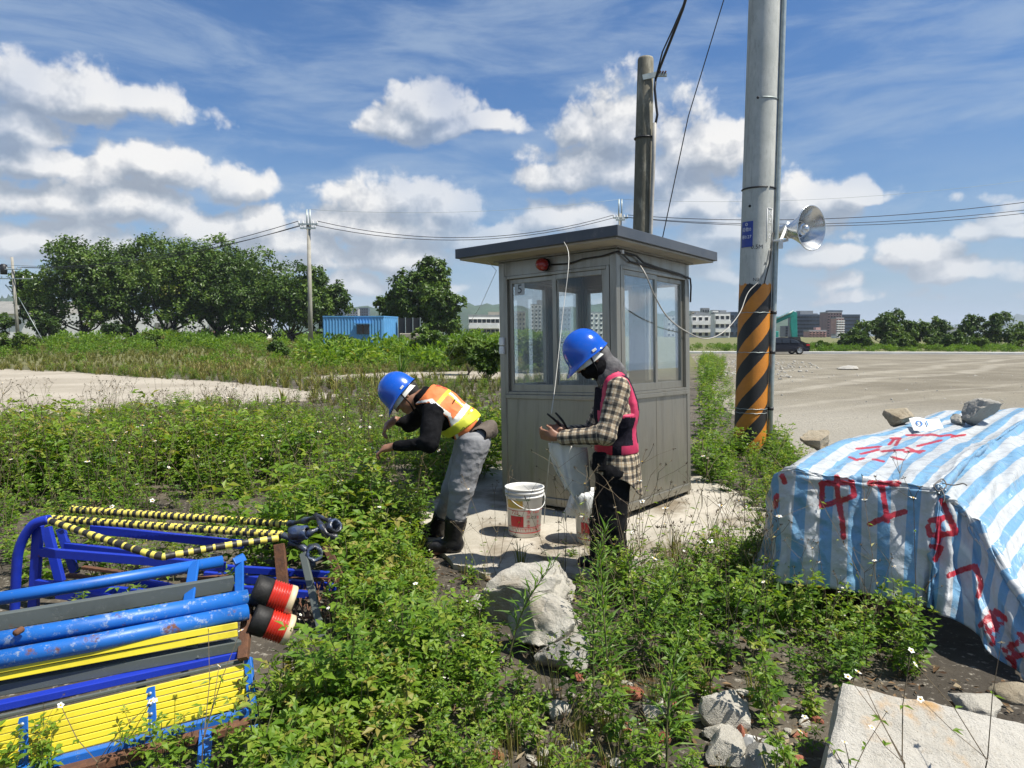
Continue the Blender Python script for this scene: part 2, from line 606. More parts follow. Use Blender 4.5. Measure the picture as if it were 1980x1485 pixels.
# ------------------------------------------------------------------ hills and haze
def hill(name, px0, px1, tops, d, label, col):
    """a ridge: tops are (px, py) of the crest"""
    m = mat(name + '_woods', col, tuple(x * 0.6 for x in col), rough=0.95, scale=0.02, spec=0.1)
    V, F_ = [], []
    n = 90
    rs = random.Random(px0 * 3 + 1)
    ph = [rs.uniform(0, 6) for _ in range(6)]
    xs = [px0 + (px1 - px0) * i / n for i in range(n + 1)]
    rows = 9
    for x in xs:
        for (a, b) in zip(tops[:-1], tops[1:]):
            if a[0] <= x <= b[0]:
                t = (x - a[0]) / (b[0] - a[0])
                t = t * t * (3 - 2 * t)
                py = a[1] + (b[1] - a[1]) * t
                break
        py += 1.3 * math.sin(x * 0.35 + ph[0]) + 0.9 * math.sin(x * 0.9 + ph[1]) + 0.5 * math.sin(x * 2.3 + ph[2])
        p = at(x, py, d)
        for r in range(rows):
            t = r / (rows - 1)
            z = p.z * math.cos((t - 0.5) * PI) ** 0.8 + p.z * 0.06 * math.sin(x * 0.5 + r * 2) * (0 < r < rows - 1) * (r != (rows - 1) // 2)
            k = 1 + (t - 0.5) * 0.5
            V.append((p.x * k, p.y * k, max(-3, z) if 0 < r < rows - 1 else -3))
    for i in range(n):
        for r in range(rows - 1):
            a = i * rows + r
            F_.append((a, a + 1, a + rows + 1, a + rows))
    o = np_object(name, V, F_, m, smooth=True)
    tag(o, label, 'hill', kind='structure')


hill('hill', -200, 160, [(-200, 600), (-60, 588), (40, 572), (70, 568), (160, 590)], 1100, 'low wooded hill beyond the left hand warehouse', (0.05, 0.085, 0.05))
hill('hill', 560, 1600, [(560, 612), (640, 604), (700, 592), (760, 604), (860, 600), (905, 590), (960, 588), (1050, 600), (1150, 590), (1260, 606), (1335, 604), (1372, 600), (1440, 612), (1500, 612), (1600, 622)], 1300, 'long wooded hill behind the booth and town', (0.05, 0.085, 0.05))
hill('mountains', 1560, 2200, [(1560, 640), (1700, 632), (1790, 634), (1815, 622), (1840, 630), (1860, 634), (1885, 624), (1950, 610), (2000, 606), (2200, 620)], 3600, 'blue distant mountain ridge at the far right', (0.05, 0.08, 0.06))


def build_haze():
    mb = MB()
    mb.box((0, 2200, 55), (7000, 4800, 120))
    m = bpy.data.materials.new('haze')
    m.use_nodes = True
    n = NT(m.node_tree)
    n.n.remove(n.n['Principled BSDF'])
    pv = n.add('ShaderNodeVolumePrincipled', {'Color': (0.80, 0.88, 1.0, 1), 'Density': HAZE, 'Anisotropy': 0.0})
    n.l.new(pv.outputs[0], n.n['Material Output'].inputs['Volume'])
    o = mb.build('haze', m)
    tag(o, 'thin pale blue haze in the distance', 'haze', kind='stuff')


HAZE = 0.00019
build_haze()


# ------------------------------------------------------------------ guard booth
BM = Matrix.Translation((0.871, 5.687, 0.101)) @ (Euler((0, -0.017, 0)).to_matrix().to_4x4() @ Euler((-0.037, 0, 0)).to_matrix().to_4x4() @ Euler((0, 0, 0.9)).to_matrix().to_4x4())
BA, BB, BH = 1.225, 1.372, 2.156


def steel_mat():
    m = bpy.data.materials.new('stainless_steel')
    m.use_nodes = True
    n = NT(m.node_tree)
    b = n.n['Principled BSDF']
    tc = n.add('ShaderNodeTexCoord').outputs['Object']
    br = n.noise(n.v('MULTIPLY', tc, (60, 60, 1.2)), 2.0, 4, 0.6)
    st = n.noise(n.v('MULTIPLY', tc, (7, 7, 0.8)), 1.6, 6, 0.65)
    c = n.mix(br, (0.255, 0.24, 0.20), (0.335, 0.315, 0.265))
    c = n.mix(n.smooth(st, 0.5, 0.75, 0, 0.55), c, (0.17, 0.15, 0.115))
    c = n.mix(n.smooth(n.noise(tc, 3, 8, 0.7), 0.58, 0.75, 0, 0.35), c, (0.42, 0.40, 0.34))
    n.put(b.inputs['Base Color'], c)
    b.inputs['Metallic'].default_value = 0.78
    n.put(b.inputs['Roughness'], n.smooth(st, 0.3, 0.7, 0.30, 0.50))
    bn = n.add('ShaderNodeBump', {'Strength': 0.12, 'Distance': 0.004, 'Height': n.m('ADD', br, n.m('MULTIPLY', n.noise(tc, 2.2, 2), 3.0))})
    n.put(b.inputs['Normal'], bn.outputs[0])
    return m


def glass_mat(name='window_glass', tint=(0.955, 0.968, 0.962), dirt=0.003, refl=0.32):
    m = bpy.data.materials.new(name)
    m.use_nodes = True
    n = NT(m.node_tree)
    n.n.remove(n.n['Principled BSDF'])
    out = n.n['Material Output']
    tc = n.add('ShaderNodeTexCoord').outputs['Object']
    tr = n.add('ShaderNodeBsdfTransparent', {0: (*tint, 1)})
    gl = n.add('ShaderNodeBsdfGlossy', {'Color': (0.95, 0.97, 1, 1), 'Roughness': 0.015})
    df = n.add('ShaderNodeBsdfDiffuse', {'Color': (0.45, 0.45, 0.40, 1)})
    fr = n.add('ShaderNodeFresnel', {'IOR': 1.5})
    a = n.add('ShaderNodeMixShader', {0: n.m('MULTIPLY', fr.outputs[0], 1.7 * refl, clamp=True), 1: tr.outputs[0], 2: gl.outputs[0]})
    dd = n.m('MULTIPLY', n.smooth(n.noise(n.v('MULTIPLY', tc, (3, 3, 1)), 4, 8, 0.65), 0.4, 0.75), dirt * 2.5)
    a2 = n.add('ShaderNodeMixShader', {0: n.m('ADD', dd, dirt * 0.4), 1: a.outputs[0], 2: df.outputs[0]})
    n.l.new(a2.outputs[0], out.inputs[0])
    return m


M['steel'] = steel_mat()
M['glass'] = glass_mat()
M['fascia'] = mat('dark_grey_roof_metal', (0.045, 0.052, 0.062), (0.06, 0.066, 0.075), rough=0.45, scale=3, c3=(0.10, 0.10, 0.10), s3=6, t3=(0.6, 0.75))
M['soffit'] = mat('beige_soffit', (0.42, 0.38, 0.31), (0.36, 0.325, 0.26), rough=0.7, scale=5)
M['rubber'] = mat('black_rubber', (0.010, 0.010, 0.010), (0.018, 0.017, 0.016), rough=0.55, spec=0.25, scale=20, bump=0.2)
M['curtain'] = mat('dark_curtain', (0.035, 0.045, 0.03), (0.06, 0.06, 0.045), rough=0.9, scale=8)
M['red_lamp'] = mat('red_plastic', (0.28, 0.008, 0.01), (0.22, 0.006, 0.008), rough=0.25, coat=0.5)
M['white_paint'] = mat('white_plastic', (0.72, 0.72, 0.70), (0.62, 0.62, 0.60), rough=0.45, scale=12)
M['black_ink'] = mat('black_ink', (0.012, 0.012, 0.014), rough=0.6)
M['red_ink'] = mat('red_ink', (0.50, 0.015, 0.025), (0.42, 0.012, 0.02), rough=0.5)
M['white_ink'] = mat('white_ink', (0.75, 0.75, 0.75), rough=0.6)
M['blue_sign'] = mat('blue_sign', (0.01, 0.03, 0.22), (0.012, 0.04, 0.26), rough=0.4)
M['galv'] = mat('galvanised_steel', (0.30, 0.34, 0.33), (0.38, 0.42, 0.40), rough=0.45, metal=0.5, scale=14, c3=(0.16, 0.13, 0.09), s3=5, t3=(0.66, 0.8))
M['wire_black'] = mat('black_cable', (0.012, 0.012, 0.014), rough=0.5)
M['wire_white'] = mat('pale_cable', (0.38, 0.36, 0.32), rough=0.6)
M['string'] = mat('pale_string', (0.62, 0.60, 0.54), rough=0.9)
M['rust'] = mat('rusty_steel', (0.13, 0.055, 0.025), (0.075, 0.035, 0.02), rough=0.85, scale=18, c3=(0.22, 0.10, 0.04), s3=9, bump=0.4)


def text_mesh(body, size, extrude=0.0):
    cu = bpy.data.curves.new('lettering', 'FONT')
    cu.body = body
    cu.size = size
    cu.align_x = 'CENTER'
    cu.align_y = 'CENTER'
    cu.resolution_u = 2
    cu.extrude = extrude
    o = bpy.data.objects.new('lettering', cu)
    COL.objects.link(o)
    bpy.context.view_layer.update()
    me = bpy.data.meshes.new_from_object(o.evaluated_get(bpy.context.evaluated_depsgraph_get()))
    bpy.data.objects.remove(o)
    bpy.data.curves.remove(cu)
    return me


def flat_text(body, size, origin, ux, uy, m, parent=None, name='lettering'):
    """flat printed characters on a plane given in world space"""
    me = text_mesh(body, size)
    ux, uy, origin = Vector(ux).normalized(), Vector(uy).normalized(), Vector(origin)
    for v in me.vertices:
        v.co = origin + ux * v.co.x + uy * v.co.y
    me.materials.clear()
    me.materials.append(m)
    o = bpy.data.objects.new(name, me)
    COL.objects.link(o)
    if parent is not None:
        o.parent = parent
        me.transform(Matrix.LocRotScale(parent.location, parent.rotation_euler, parent.scale).inverted())
    return o


def wrap_text(body, size, cpos, radius, ang, m, parent=None, name='lettering', lift=0.0015, axis=None):
    """characters wrapped round an upright cylinder; ang 0 faces -Y, positive turns to +X"""
    me = text_mesh(body, size)
    bm = bmesh.new()
    bm.from_mesh(me)
    bmesh.ops.triangulate(bm, faces=bm.faces)
    bmesh.ops.subdivide_edges(bm, edges=[e for e in bm.edges if e.calc_length() > size * 0.25], cuts=2)
    bm.to_mesh(me)
    bm.free()
    cpos = Vector(cpos)
    ax = Vector(axis) if axis else Vector((0, 0, 1))
    for v in me.vertices:
        r = (radius(v.co.y) if callable(radius) else radius) + lift
        a = ang + v.co.x / r
        v.co = cpos + Vector((math.sin(a) * r, -math.cos(a) * r, 0)) + ax * v.co.y
    me.materials.clear()
    me.materials.append(m)
    o = bpy.data.objects.new(name, me)
    COL.objects.link(o)
    if parent is not None:
        o.parent = parent
        me.transform(Matrix.LocRotScale(parent.location, parent.rotation_euler, parent.scale).inverted())
    return o


def build_booth():
    root = empty('guard_booth', BM.translation, 'stainless steel guard booth with sliding windows and flat grey roof', 'guard booth')

    def L(x, y, z):
        return BM @ Vector((x, y, z))

    R3 = BM.to_3x3()

    def lbox(mb, lo, hi, mi=0):
        c = [(a + b) / 2 for a, b in zip(lo, hi)]
        mb.box(L(*c), [abs(b - a) for a, b in zip(lo, hi)], R3, mi)

    ps = 0.065
    for (x, y) in ((0, 0), (BB - ps, 0), (0, BA - ps), (BB - ps, BA - ps)):
        mb = MB()
        lbox(mb, (x, y, 0.0), (x + ps, y + ps, BH))
        mb.build('corner_post', M['steel'], root, bevel=0.006)
        mb = MB()
        lbox(mb, (x + 0.008, y + 0.008, -0.075), (x + ps - 0.008, y + ps - 0.008, -0.001))
        mb.build('leg', M['steel'], root)
    faces = [((0, 0), (0, 1), (-1, 0), BA), ((0, 0), (1, 0), (0, -1), BB), ((0, BA), (1, 0), (0, 1), BB), ((BB, 0), (0, 1), (1, 0), BA)]
    for fi, (O, d, N, W) in enumerate(faces):
        def fb(mb, s0, s1, n0, n1, z0, z1, mi=0):
            """box on the face: s along, n outwards, z up"""
            p = [O[0] + d[0] * s0 + N[0] * n0, O[1] + d[1] * s0 + N[1] * n0, z0]
            q = [O[0] + d[0] * s1 + N[0] * n1, O[1] + d[1] * s1 + N[1] * n1, z1]
            lbox(mb, [min(a, b) for a, b in zip(p, q)], [max(a, b) for a, b in zip(p, q)], mi)

        mb = MB()
        fb(mb, ps, W - ps, -0.03, -0.008, 0.072, 0.925)
        mb.build('wall_panel', M['steel'], root)
        mb = MB()
        fb(mb, ps + 0.001, W - ps - 0.001, -0.045, 0.010, 0.0, 0.07)
        mb.build('base_rail', M['steel'], root, bevel=0.005)
        for t in ((0.5,) if W > 1.3 else ()):
            mb = MB()
            fb(mb, W * t - 0.003, W * t + 0.003, -0.009, -0.006, 0.075, 0.92)
            mb.build('panel_seam', M['steel'], root)
        mb = MB()
        fb(mb, ps + 0.001, W - ps - 0.001, -0.05, 0.016, 0.927, 0.965)
        mb.build('window_sill', M['steel'], root, bevel=0.004)
        mb = MB()
        fb(mb, ps + 0.001, W - ps - 0.001, -0.045, -0.004, 2.03, BH - 0.002)
        mb.build('header_panel', M['steel'], root)
        # window: outer frame, two sliding sashes on two tracks, panes
        mb = MB()
        a, b = ps + 0.001, W - ps - 0.001
        for (s0, s1, z0, z1) in ((a, a + 0.03, 0.966, 2.028), (b - 0.03, b, 0.966, 2.028), (a + 0.031, b - 0.031, 0.966, 0.99), (a + 0.031, b - 0.031, 2.0, 2.028)):
            fb(mb, s0, s1, -0.05, 0.004, z0, z1)
        win = mb.build('window', M['steel'], root, bevel=0.003)
        mid = (a + b) / 2
        for k, (s0, s1, n0) in enumerate(((a + 0.031, mid + 0.022, -0.022), (mid - 0.022, b - 0.031, -0.045))):
            sm = MB()
            n1 = n0 + 0.02
            for (p0, p1, z0, z1) in ((s0, s0 + 0.04, 0.992, 1.998), (s1 - 0.04, s1, 0.992, 1.998), (s0 + 0.0405, s1 - 0.0405, 0.992, 1.055), (s0 + 0.0405, s1 - 0.0405, 1.958, 1.998)):
                fb(sm, p0, p1, n0, n1, z0, z1)
            sa = sm.build('sash', M['steel'], win, bevel=0.002)
            gm = MB()
            fb(gm, s0 + 0.035, s1 - 0.035, n0 + 0.008, n0 + 0.012, 1.05, 1.962)
            gm.build('pane', M['glass'], win)
    # roof
    x0, x1, y0, y1 = -0.326, BB + 0.187, -0.205, BA + 0.231
    mb = MB()
    lbox(mb, (x0, y0, 2.188), (x1, y1, 2.272))
    roof = mb.build('roof', M['fascia'], root, bevel=0.004)
    mb = MB()
    lbox(mb, (x0 + 0.03, y0 + 0.03, 2.172), (x1 - 0.03, y1 - 0.03, 2.187))
    mb.build('soffit', M['soffit'], roof)
    mb = MB()
    lbox(mb, (-0.03, -0.03, BH + 0.001), (BB + 0.03, BA + 0.03, 2.171))
    mb.build('top_plate', M['steel'], root)
    mb = MB()
    lbox(mb, (ps, ps, 0.02), (BB - ps, BA - ps, 0.06))
    mb.build('booth_floor', M['rubber'], root)
    # dark curtain bunched inside the far window, folded
    mb = MB()
    pts = []
    for i in range(15):
        s = 0.62 + i * 0.012
        pts.append((s, BA - 0.10 - 0.018 * (i % 2)))
    P = [L(x, y, z) for (x, y) in pts for z in (0.99, 1.97)]
    mb.poly(P, [(2 * i, 2 * i + 2, 2 * i + 3, 2 * i + 1) for i in range(14)])
    mb.build('curtain', M['curtain'], root)
    mb = MB()
    lbox(mb, (BB - 0.10, 0.42, 0.99), (BB - 0.075, 0.56, 1.96))
    mb.build('inner_post', M['steel'], root)
    mb = MB()
    lbox(mb, (0.30, 0.10, 0.86), (BB - 0.1, 0.55, 0.89))
    mb.build('desk', M['soffit'], root)
    # printed number on the pane
    s = BA - ps - 0.031 - 0.04 - 0.075
    mb = MB()
    lbox(mb, (0.0365, s - 0.055, 1.855), (0.0385, s + 0.055, 1.962))
    mb.build('number_card', M['white_paint'], root)
    R = BM.to_3x3()
    flat_text('5', 0.115, L(0.0358, s - 0.004, 1.905), R @ Vector((0, -1, 0)), R @ Vector((0, 0, 1)), M['black_ink'], root)
    # red alarm lamp on the header
    mb = MB()
    c = L(-0.006, 0.70, 2.09)
    ax = R @ Vector((-1, 0, 0))
    T = Matrix.Translation(c) @ ax.to_track_quat('Z', 'Y').to_matrix().to_4x4()
    mb.lathe([(0.0, 0.0), (0.055, 0.0), (0.058, 0.012), (0.055, 0.02)], 20, T, 1)
    mb.lathe([(0.052, 0.02), (0.054, 0.05), (0.046, 0.075), (0.028, 0.09), (0.0, 0.095)], 20, T, 0)
    mb.build('alarm_lamp', [M['red_lamp'], M['rubber']], root)
    # small grey switch boxes on the left post
    for z0, z1 in ((1.41, 1.48), (1.33, 1.40)):
        mb = MB()
        lbox(mb, (-0.028, BA - 0.062, z0), (-0.001, BA - 0.012, z1))
        mb.build('switch_box', M['white_paint'], root, bevel=0.005)
    # cables clipped round the header
    mb = MB()
    path = [L(-0.012, 0.63, 2.085), L(-0.014, 0.45, 2.075), L(-0.014, 0.30, 2.10), L(-0.014, 0.12, 2.105), L(-0.016, 0.02, 2.12), L(-0.012, -0.012, 2.125), L(0.06, -0.016, 2.12), L(0.2, -0.014, 2.07), L(0.5, -0.014, 2.055), L(0.9, -0.014, 2.05), L(BB - 0.06, -0.018, 2.03)]
    mb.tube(path, 0.007, 6)
    path = [L(0.05, -0.02, 2.13), L(0.3, -0.02, 2.125), L(0.42, -0.022, 2.08), L(0.7, -0.02, 2.06), L(1.1, -0.02, 2.045), L(BB - 0.02, -0.02, 2.02), L(BB + 0.012, -0.012, 1.95), L(BB + 0.012, -0.005, 1.8)]
    mb.tube(path, 0.009, 6)
    mb.build('header_cable', M['wire_black'], root)
    for (x, y) in ((0.06, -0.022),):
        mb = MB()
        mb.box(L(x, y, 2.13), (0.03, 0.02, 0.03), R3)
        mb.build('cable_clip', M['white_paint'], root)
    return root


booth = build_booth()


def catenary(a, b, sag, n=16):
    a, b = Vector(a), Vector(b)
    return [a.lerp(b, i / n) - Vector((0, 0, sag * 4 * (i / n) * (1 - i / n))) for i in range(n + 1)]


def wire(name, pts, r, m, label, cat='cable', group=None, n=6):
    mb = MB()
    mb.tube(pts, r, n)
    return tag(mb.build(name, m), label, cat, group)


# ------------------------------------------------------------------ big striped pole
def pole_mat():
    m = bpy.data.materials.new('striped_concrete_pole')
    m.use_nodes = True
    n = NT(m.node_tree)
    b = n.n['Principled BSDF']
    tc = n.add('ShaderNodeTexCoord').outputs['Object']
    sp = n.add('ShaderNodeSeparateXYZ', {0: tc})
    th = n.m('ARCTAN2', sp.outputs[0], n.m('MULTIPLY', sp.outputs[1], -1.0))
    wob = n.m('MULTIPLY', n.m('SUBTRACT', n.noise(tc, 6, 5, 0.6), 0.5), 0.03)
    val = n.m('ADD', n.m('SUBTRACT', sp.outputs[2], n.m('MULTIPLY', th, 0.717 / PI)), wob)
    fr = n.m('FRACT', n.m('DIVIDE', n.m('ADD', val, 20.06), 0.478))
    stripe = n.smooth(fr, 0.50, 0.51)
    ora = n.mix(n.smooth(n.noise(tc, 5, 7, 0.65), 0.4, 0.7), (0.52, 0.19, 0.015), (0.42, 0.15, 0.014))
    blk = n.mix(n.noise(tc, 9, 6, 0.65), (0.006, 0.006, 0.006), (0.018, 0.017, 0.016))
    paint = n.mix(stripe, ora, blk)
    con = n.mix(n.smooth(n.noise(tc, 2.2, 8, 0.65), 0.35, 0.65), (0.36, 0.37, 0.34), (0.46, 0.465, 0.43))
    con = n.mix(n.smooth(n.noise(n.v('MULTIPLY', tc, (1, 1, 0.25)), 26, 6, 0.7), 0.5, 0.72, 0, 0.6), con, (0.25, 0.255, 0.235))
    con = n.mix(n.smooth(n.noise(n.v('MULTIPLY', tc, (9, 9, 0.5)), 1.3, 5, 0.6), 0.55, 0.75, 0, 0.5), con, (0.22, 0.22, 0.2))
    edge = n.m('ADD', sp.outputs[2], n.m('MULTIPLY', n.m('SUBTRACT', n.noise(n.v('MULTIPLY', tc, (6, 6, 1)), 3, 5, 0.7), 0.5), 0.12))
    n.put(b.inputs['Base Color'], n.mix(n.smooth(edge, POLE_Z - 0.005, POLE_Z + 0.005), paint, con))
    n.put(b.inputs['Roughness'], n.smooth(edge, POLE_Z - 0.005, POLE_Z + 0.005, 0.5, 0.9))
    bn = n.add('ShaderNodeBump', {'Strength': 0.35, 'Distance': 0.01, 'Height': n.noise(tc, 45, 6, 0.65)})
    n.put(b.inputs['Normal'], bn.outputs[0])
    return m


PD = 9.3
pb = at(1449.5, 880, PD)
pt = at(1478.5, 0, PD)
pdir = (pt - pb).normalized()
POLE_Z = (at(1457, 551, PD) - pb).length
M['pole'] = pole_mat()


def pr(z):
    return 0.206 - 0.0022 * z


def pp(z, ang=None, lift=0.0):
    """a place on the big pole: height z above its base and angle round it"""
    c = pb + pdir * z
    if ang is None:
        return c
    r = pr(z) + lift
    return c + Vector((math.sin(ang) * r, -math.cos(ang) * r, 0))


def build_big_pole():
    root = empty('utility_pole', pb, 'large round concrete utility pole with orange and black diagonal stripes', 'utility pole', None)
    mb = MB()
    n = 48
    zs = [-0.3] + [i * 0.25 for i in range(45)]
    q = pdir.to_track_quat('Z', 'Y')
    V = []
    for z in zs:
        for j in range(n):
            a = 2 * PI * j / n
            r = pr(z)
            V.append(pdir * z + Vector((math.sin(a) * r, -math.cos(a) * r, 0)))
    F_ = [(i * n + j, i * n + (j + 1) % n, (i + 1) * n + (j + 1) % n, (i + 1) * n + j) for i in range(len(zs) - 1) for j in range(n)]
    mb.poly(V, F_, 0, True)
    mb.v = [tuple(Vector(v) + pb) for v in mb.v]
    mb.build('shaft', M['pole'], root)

    def ang_of(px):
        return math.asin(max(-1, min(1, (px - 1465) / 29.0))) - 0.33

    def zof(py):
        return (at(1460, py, PD) - pb).length

    # steel bands
    for py, a0, a1 in ((197, -0.3, 1.2), (367, -1.9, 0.25), (367, 0.42, 1.3)):
        mb = MB()
        z = zof(py)
        pts = [pp(z, a0 + (a1 - a0) * i / 18, 0.004) for i in range(19)]
        mb.tube(pts, 0.011 if py == 367 else 0.008, 6)
        mb.build('band', M['wire_black'] if py == 367 else M['galv'], root)
    for py in (605, 681, 789, 797):
        mb = MB()
        z = zof(py)
        pts = [pp(z + 0.004 * math.sin(i * 2.0), -PI + 2 * PI * i / 36, 0.004) for i in range(36)]
        mb.tube(pts, 0.004, 5, closed=True)
        mb.build('tie_wire', M['galv'], root)
    # climbing bolt holes
    for px, py in ((1502, 128), (1459, 197), (1497, 300), (1451, 402), (1496, 430)):
        mb = MB()
        p = pp(zof(py), ang_of(px), 0.0)
        nrm = (p - pp(zof(py)))
        nrm.z = 0
        nrm.normalize()
        T = Matrix.Translation(p) @ nrm.to_track_quat('Z', 'Y').to_matrix().to_4x4()
        mb.lathe([(0.017, -0.01), (0.017, 0.004), (0.0, 0.004)], 10, T)
        mb.build('bolt_hole', M['black_ink'], root)
    # conduit on the right side
    mb = MB()
    mb.tube([pp(z, 1.12, 0.036) for z in (-0.1, 1, 2, 3, 4, 6, 8, 10.5)], 0.034, 12)
    mb.build('conduit', M['galv'], root)
    for py in (605, 681, 789):
        mb = MB()
        mb.tube([pp(zof(py) - 0.02, 1.12, 0.036), pp(zof(py) + 0.02, 1.12, 0.036)], 0.039, 12)
        mb.build('conduit_clamp', M['wire_black'], root)
    # blue plate
    mb = MB()
    z0, z1 = zof(480), zof(431)
    a0, a1 = ang_of(1439), ang_of(1458)
    P = []
    for i in range(9):
        a = a0 + (a1 - a0) * i / 8
        for z in (z0, z1):
            P += [pp(z, a, 0.002), pp(z, a, 0.006)]
    F2 = []
    for i in range(8):
        b = i * 4
        F2 += [(b + 1, b + 5, b + 7, b + 3), (b, b + 2, b + 6, b + 4), (b, b + 4, b + 5, b + 1), (b + 2, b + 3, b + 7, b + 6)]
    F2 += [(0, 1, 3, 2), (32, 34, 35, 33)]
    mb.poly(P, F2)
    pl = mb.build('number_plate', M['blue_sign'], root)
    am = (a0 + a1) / 2
    for s, z, body in ((0.055, zof(447), '莊敬0'), (0.055, zof(461), '巷0.27'), (0.05, zof(437), '◎')):
        wrap_text(body, s, pp(z), pr(z) + 0.006, am, M['white_ink'], root)
    # white boxed code running down the shaft, and black stencils
    a = ang_of(1487)
    zc = zof(441)
    for i, ch in enumerate('NZ30'):
        wrap_text(ch, 0.085, pp(zc + 0.16 - i * 0.095), pr(zc), a, M['white_ink'], root)
    mb = MB()
    for (da, db, za, zb) in ((-0.25, -0.22, -0.21, 0.22), (0.22, 0.25, -0.21, 0.22)):
        pass
    for sgn in (-1, 1):
        mb.tube([pp(zc - 0.2, a + sgn * 0.24, 0.001), pp(zc + 0.22, a + sgn * 0.24, 0.001)], 0.005, 4)
    mb.tube([pp(zc + 0.22, a - 0.24, 0.001), pp(zc + 0.22, a, 0.003), pp(zc + 0.22, a + 0.24, 0.001)], 0.005, 4)
    mb.build('code_frame', M['white_ink'], root)
    z = zof(481)
    wrap_text('0.5M', 0.075, pp(z), pr(z), ang_of(1466), M['black_ink'], root)
    z = zof(513)
    wrap_text('A', 0.065, pp(z), pr(z), ang_of(1481), M['black_ink'], root)
    z = zof(543)
    wrap_text('N3', 0.06, pp(z), pr(z), ang_of(1466), M['black_ink'], root)
    return root


big_pole = build_big_pole()
M['alu'] = mat('spun_aluminium', (0.62, 0.64, 0.66), (0.55, 0.57, 0.58), rough=0.24, metal=0.85, scale=10, rvar=0.06)


def build_horn():
    c = at(1569, 441, 9.05)          # centre of the mouth
    view = (c - Vector((0, 0, CAMZ))).normalized()
    right = view.cross(Vector((0, 0, 1))).normalized()
    ax = (right * 0.80 - view * 0.58 + Vector((0, 0, 0.06))).normalized()
    root = empty('horn_loudspeaker', c, 'silver horn loudspeaker bracketed to the striped pole', 'loudspeaker')
    T = Matrix.Translation(c) @ ax.to_track_quat('Z', 'Y').to_matrix().to_4x4()
    R = 0.275
    mb = MB()
    prof = [(R + 0.008, -0.004), (R + 0.01, 0.004), (R, 0.008)]
    bell = [(R * (0.36 + 0.64 * (t ** 1.25)), -0.30 * (1 - t)) for t in [i / 14 for i in range(15)]]
    mb.lathe([(r - 0.004, z) for r, z in bell] + [(R, 0.008), (R + 0.01, 0.004), (R + 0.008, -0.004)] + [(r, z) for r, z in reversed(bell)], 48, T)
    mb.build('bell', M['alu'], root)
    mb = MB()
    mb.lathe([(0.0, -0.30), (0.10, -0.302), (0.10, -0.36), (0.085, -0.40), (0.085, -0.52), (0.075, -0.54), (0.0, -0.54)], 32, T)
    mb.build('driver', M['alu'], root)
    mb = MB()
    mb.lathe([(0.10, -0.295), (0.105, -0.16), (0.095, -0.155), (0.09, -0.17)], 32, T)
    mb.lathe([(0.075, -0.17), (0.08, -0.11), (0.07, -0.10), (0.0, -0.095)], 32, T)
    mb.lathe([(0.055, -0.098), (0.05, -0.06), (0.03, -0.045), (0.0, -0.042)], 24, T)
    mb.build('inner_cone', M['alu'], root)
    # bracket
    mb = MB()
    z = (at(1492, 470, PD) - pb).length
    a = pp(z, 0.85, 0.01)
    s = T @ Vector((0, 0, -0.34))
    side = (T.to_3x3() @ Vector((1, 0, 0)))
    e = a + (right * 0.10 - view * 0.03)
    mb.bar(a, e, 0.045, 0.02)
    for sg, q in ((1, Vector((0, 0, 0.115))), (-1, Vector((0, 0, -0.115)))):
        mb.bar(e + q * 0.1, s + q, 0.035, 0.012, up=view)
    mb.bar(e - Vector((0, 0, 0.1)), e + Vector((0, 0, 0.02)), 0.05, 0.03, up=view)
    mb.build('bracket', M['white_paint'], root, bevel=0.003)
    mb = MB()
    mb.tube([T @ Vector((0, 0, -0.5)), T @ Vector((0.03, 0, -0.6)), pp(z + 0.1, 0.75, 0.02), pp(z - 0.25, 0.6, 0.012), pp(z - 0.55, 0.2, 0.01)], 0.006, 6)
    mb.build('lead', M['wire_black'], root)


build_horn()

# ------------------------------------------------------------------ shorter weathered pole behind the booth
M['old_pole'] = mat('mossy_concrete', (0.17, 0.155, 0.115), (0.10, 0.095, 0.07), rough=0.95, scale=3, c3=(0.28, 0.26, 0.20), s3=7, t3=(0.5, 0.68), bump=0.5, bscale=40, stretch=(1, 1, 0.4))


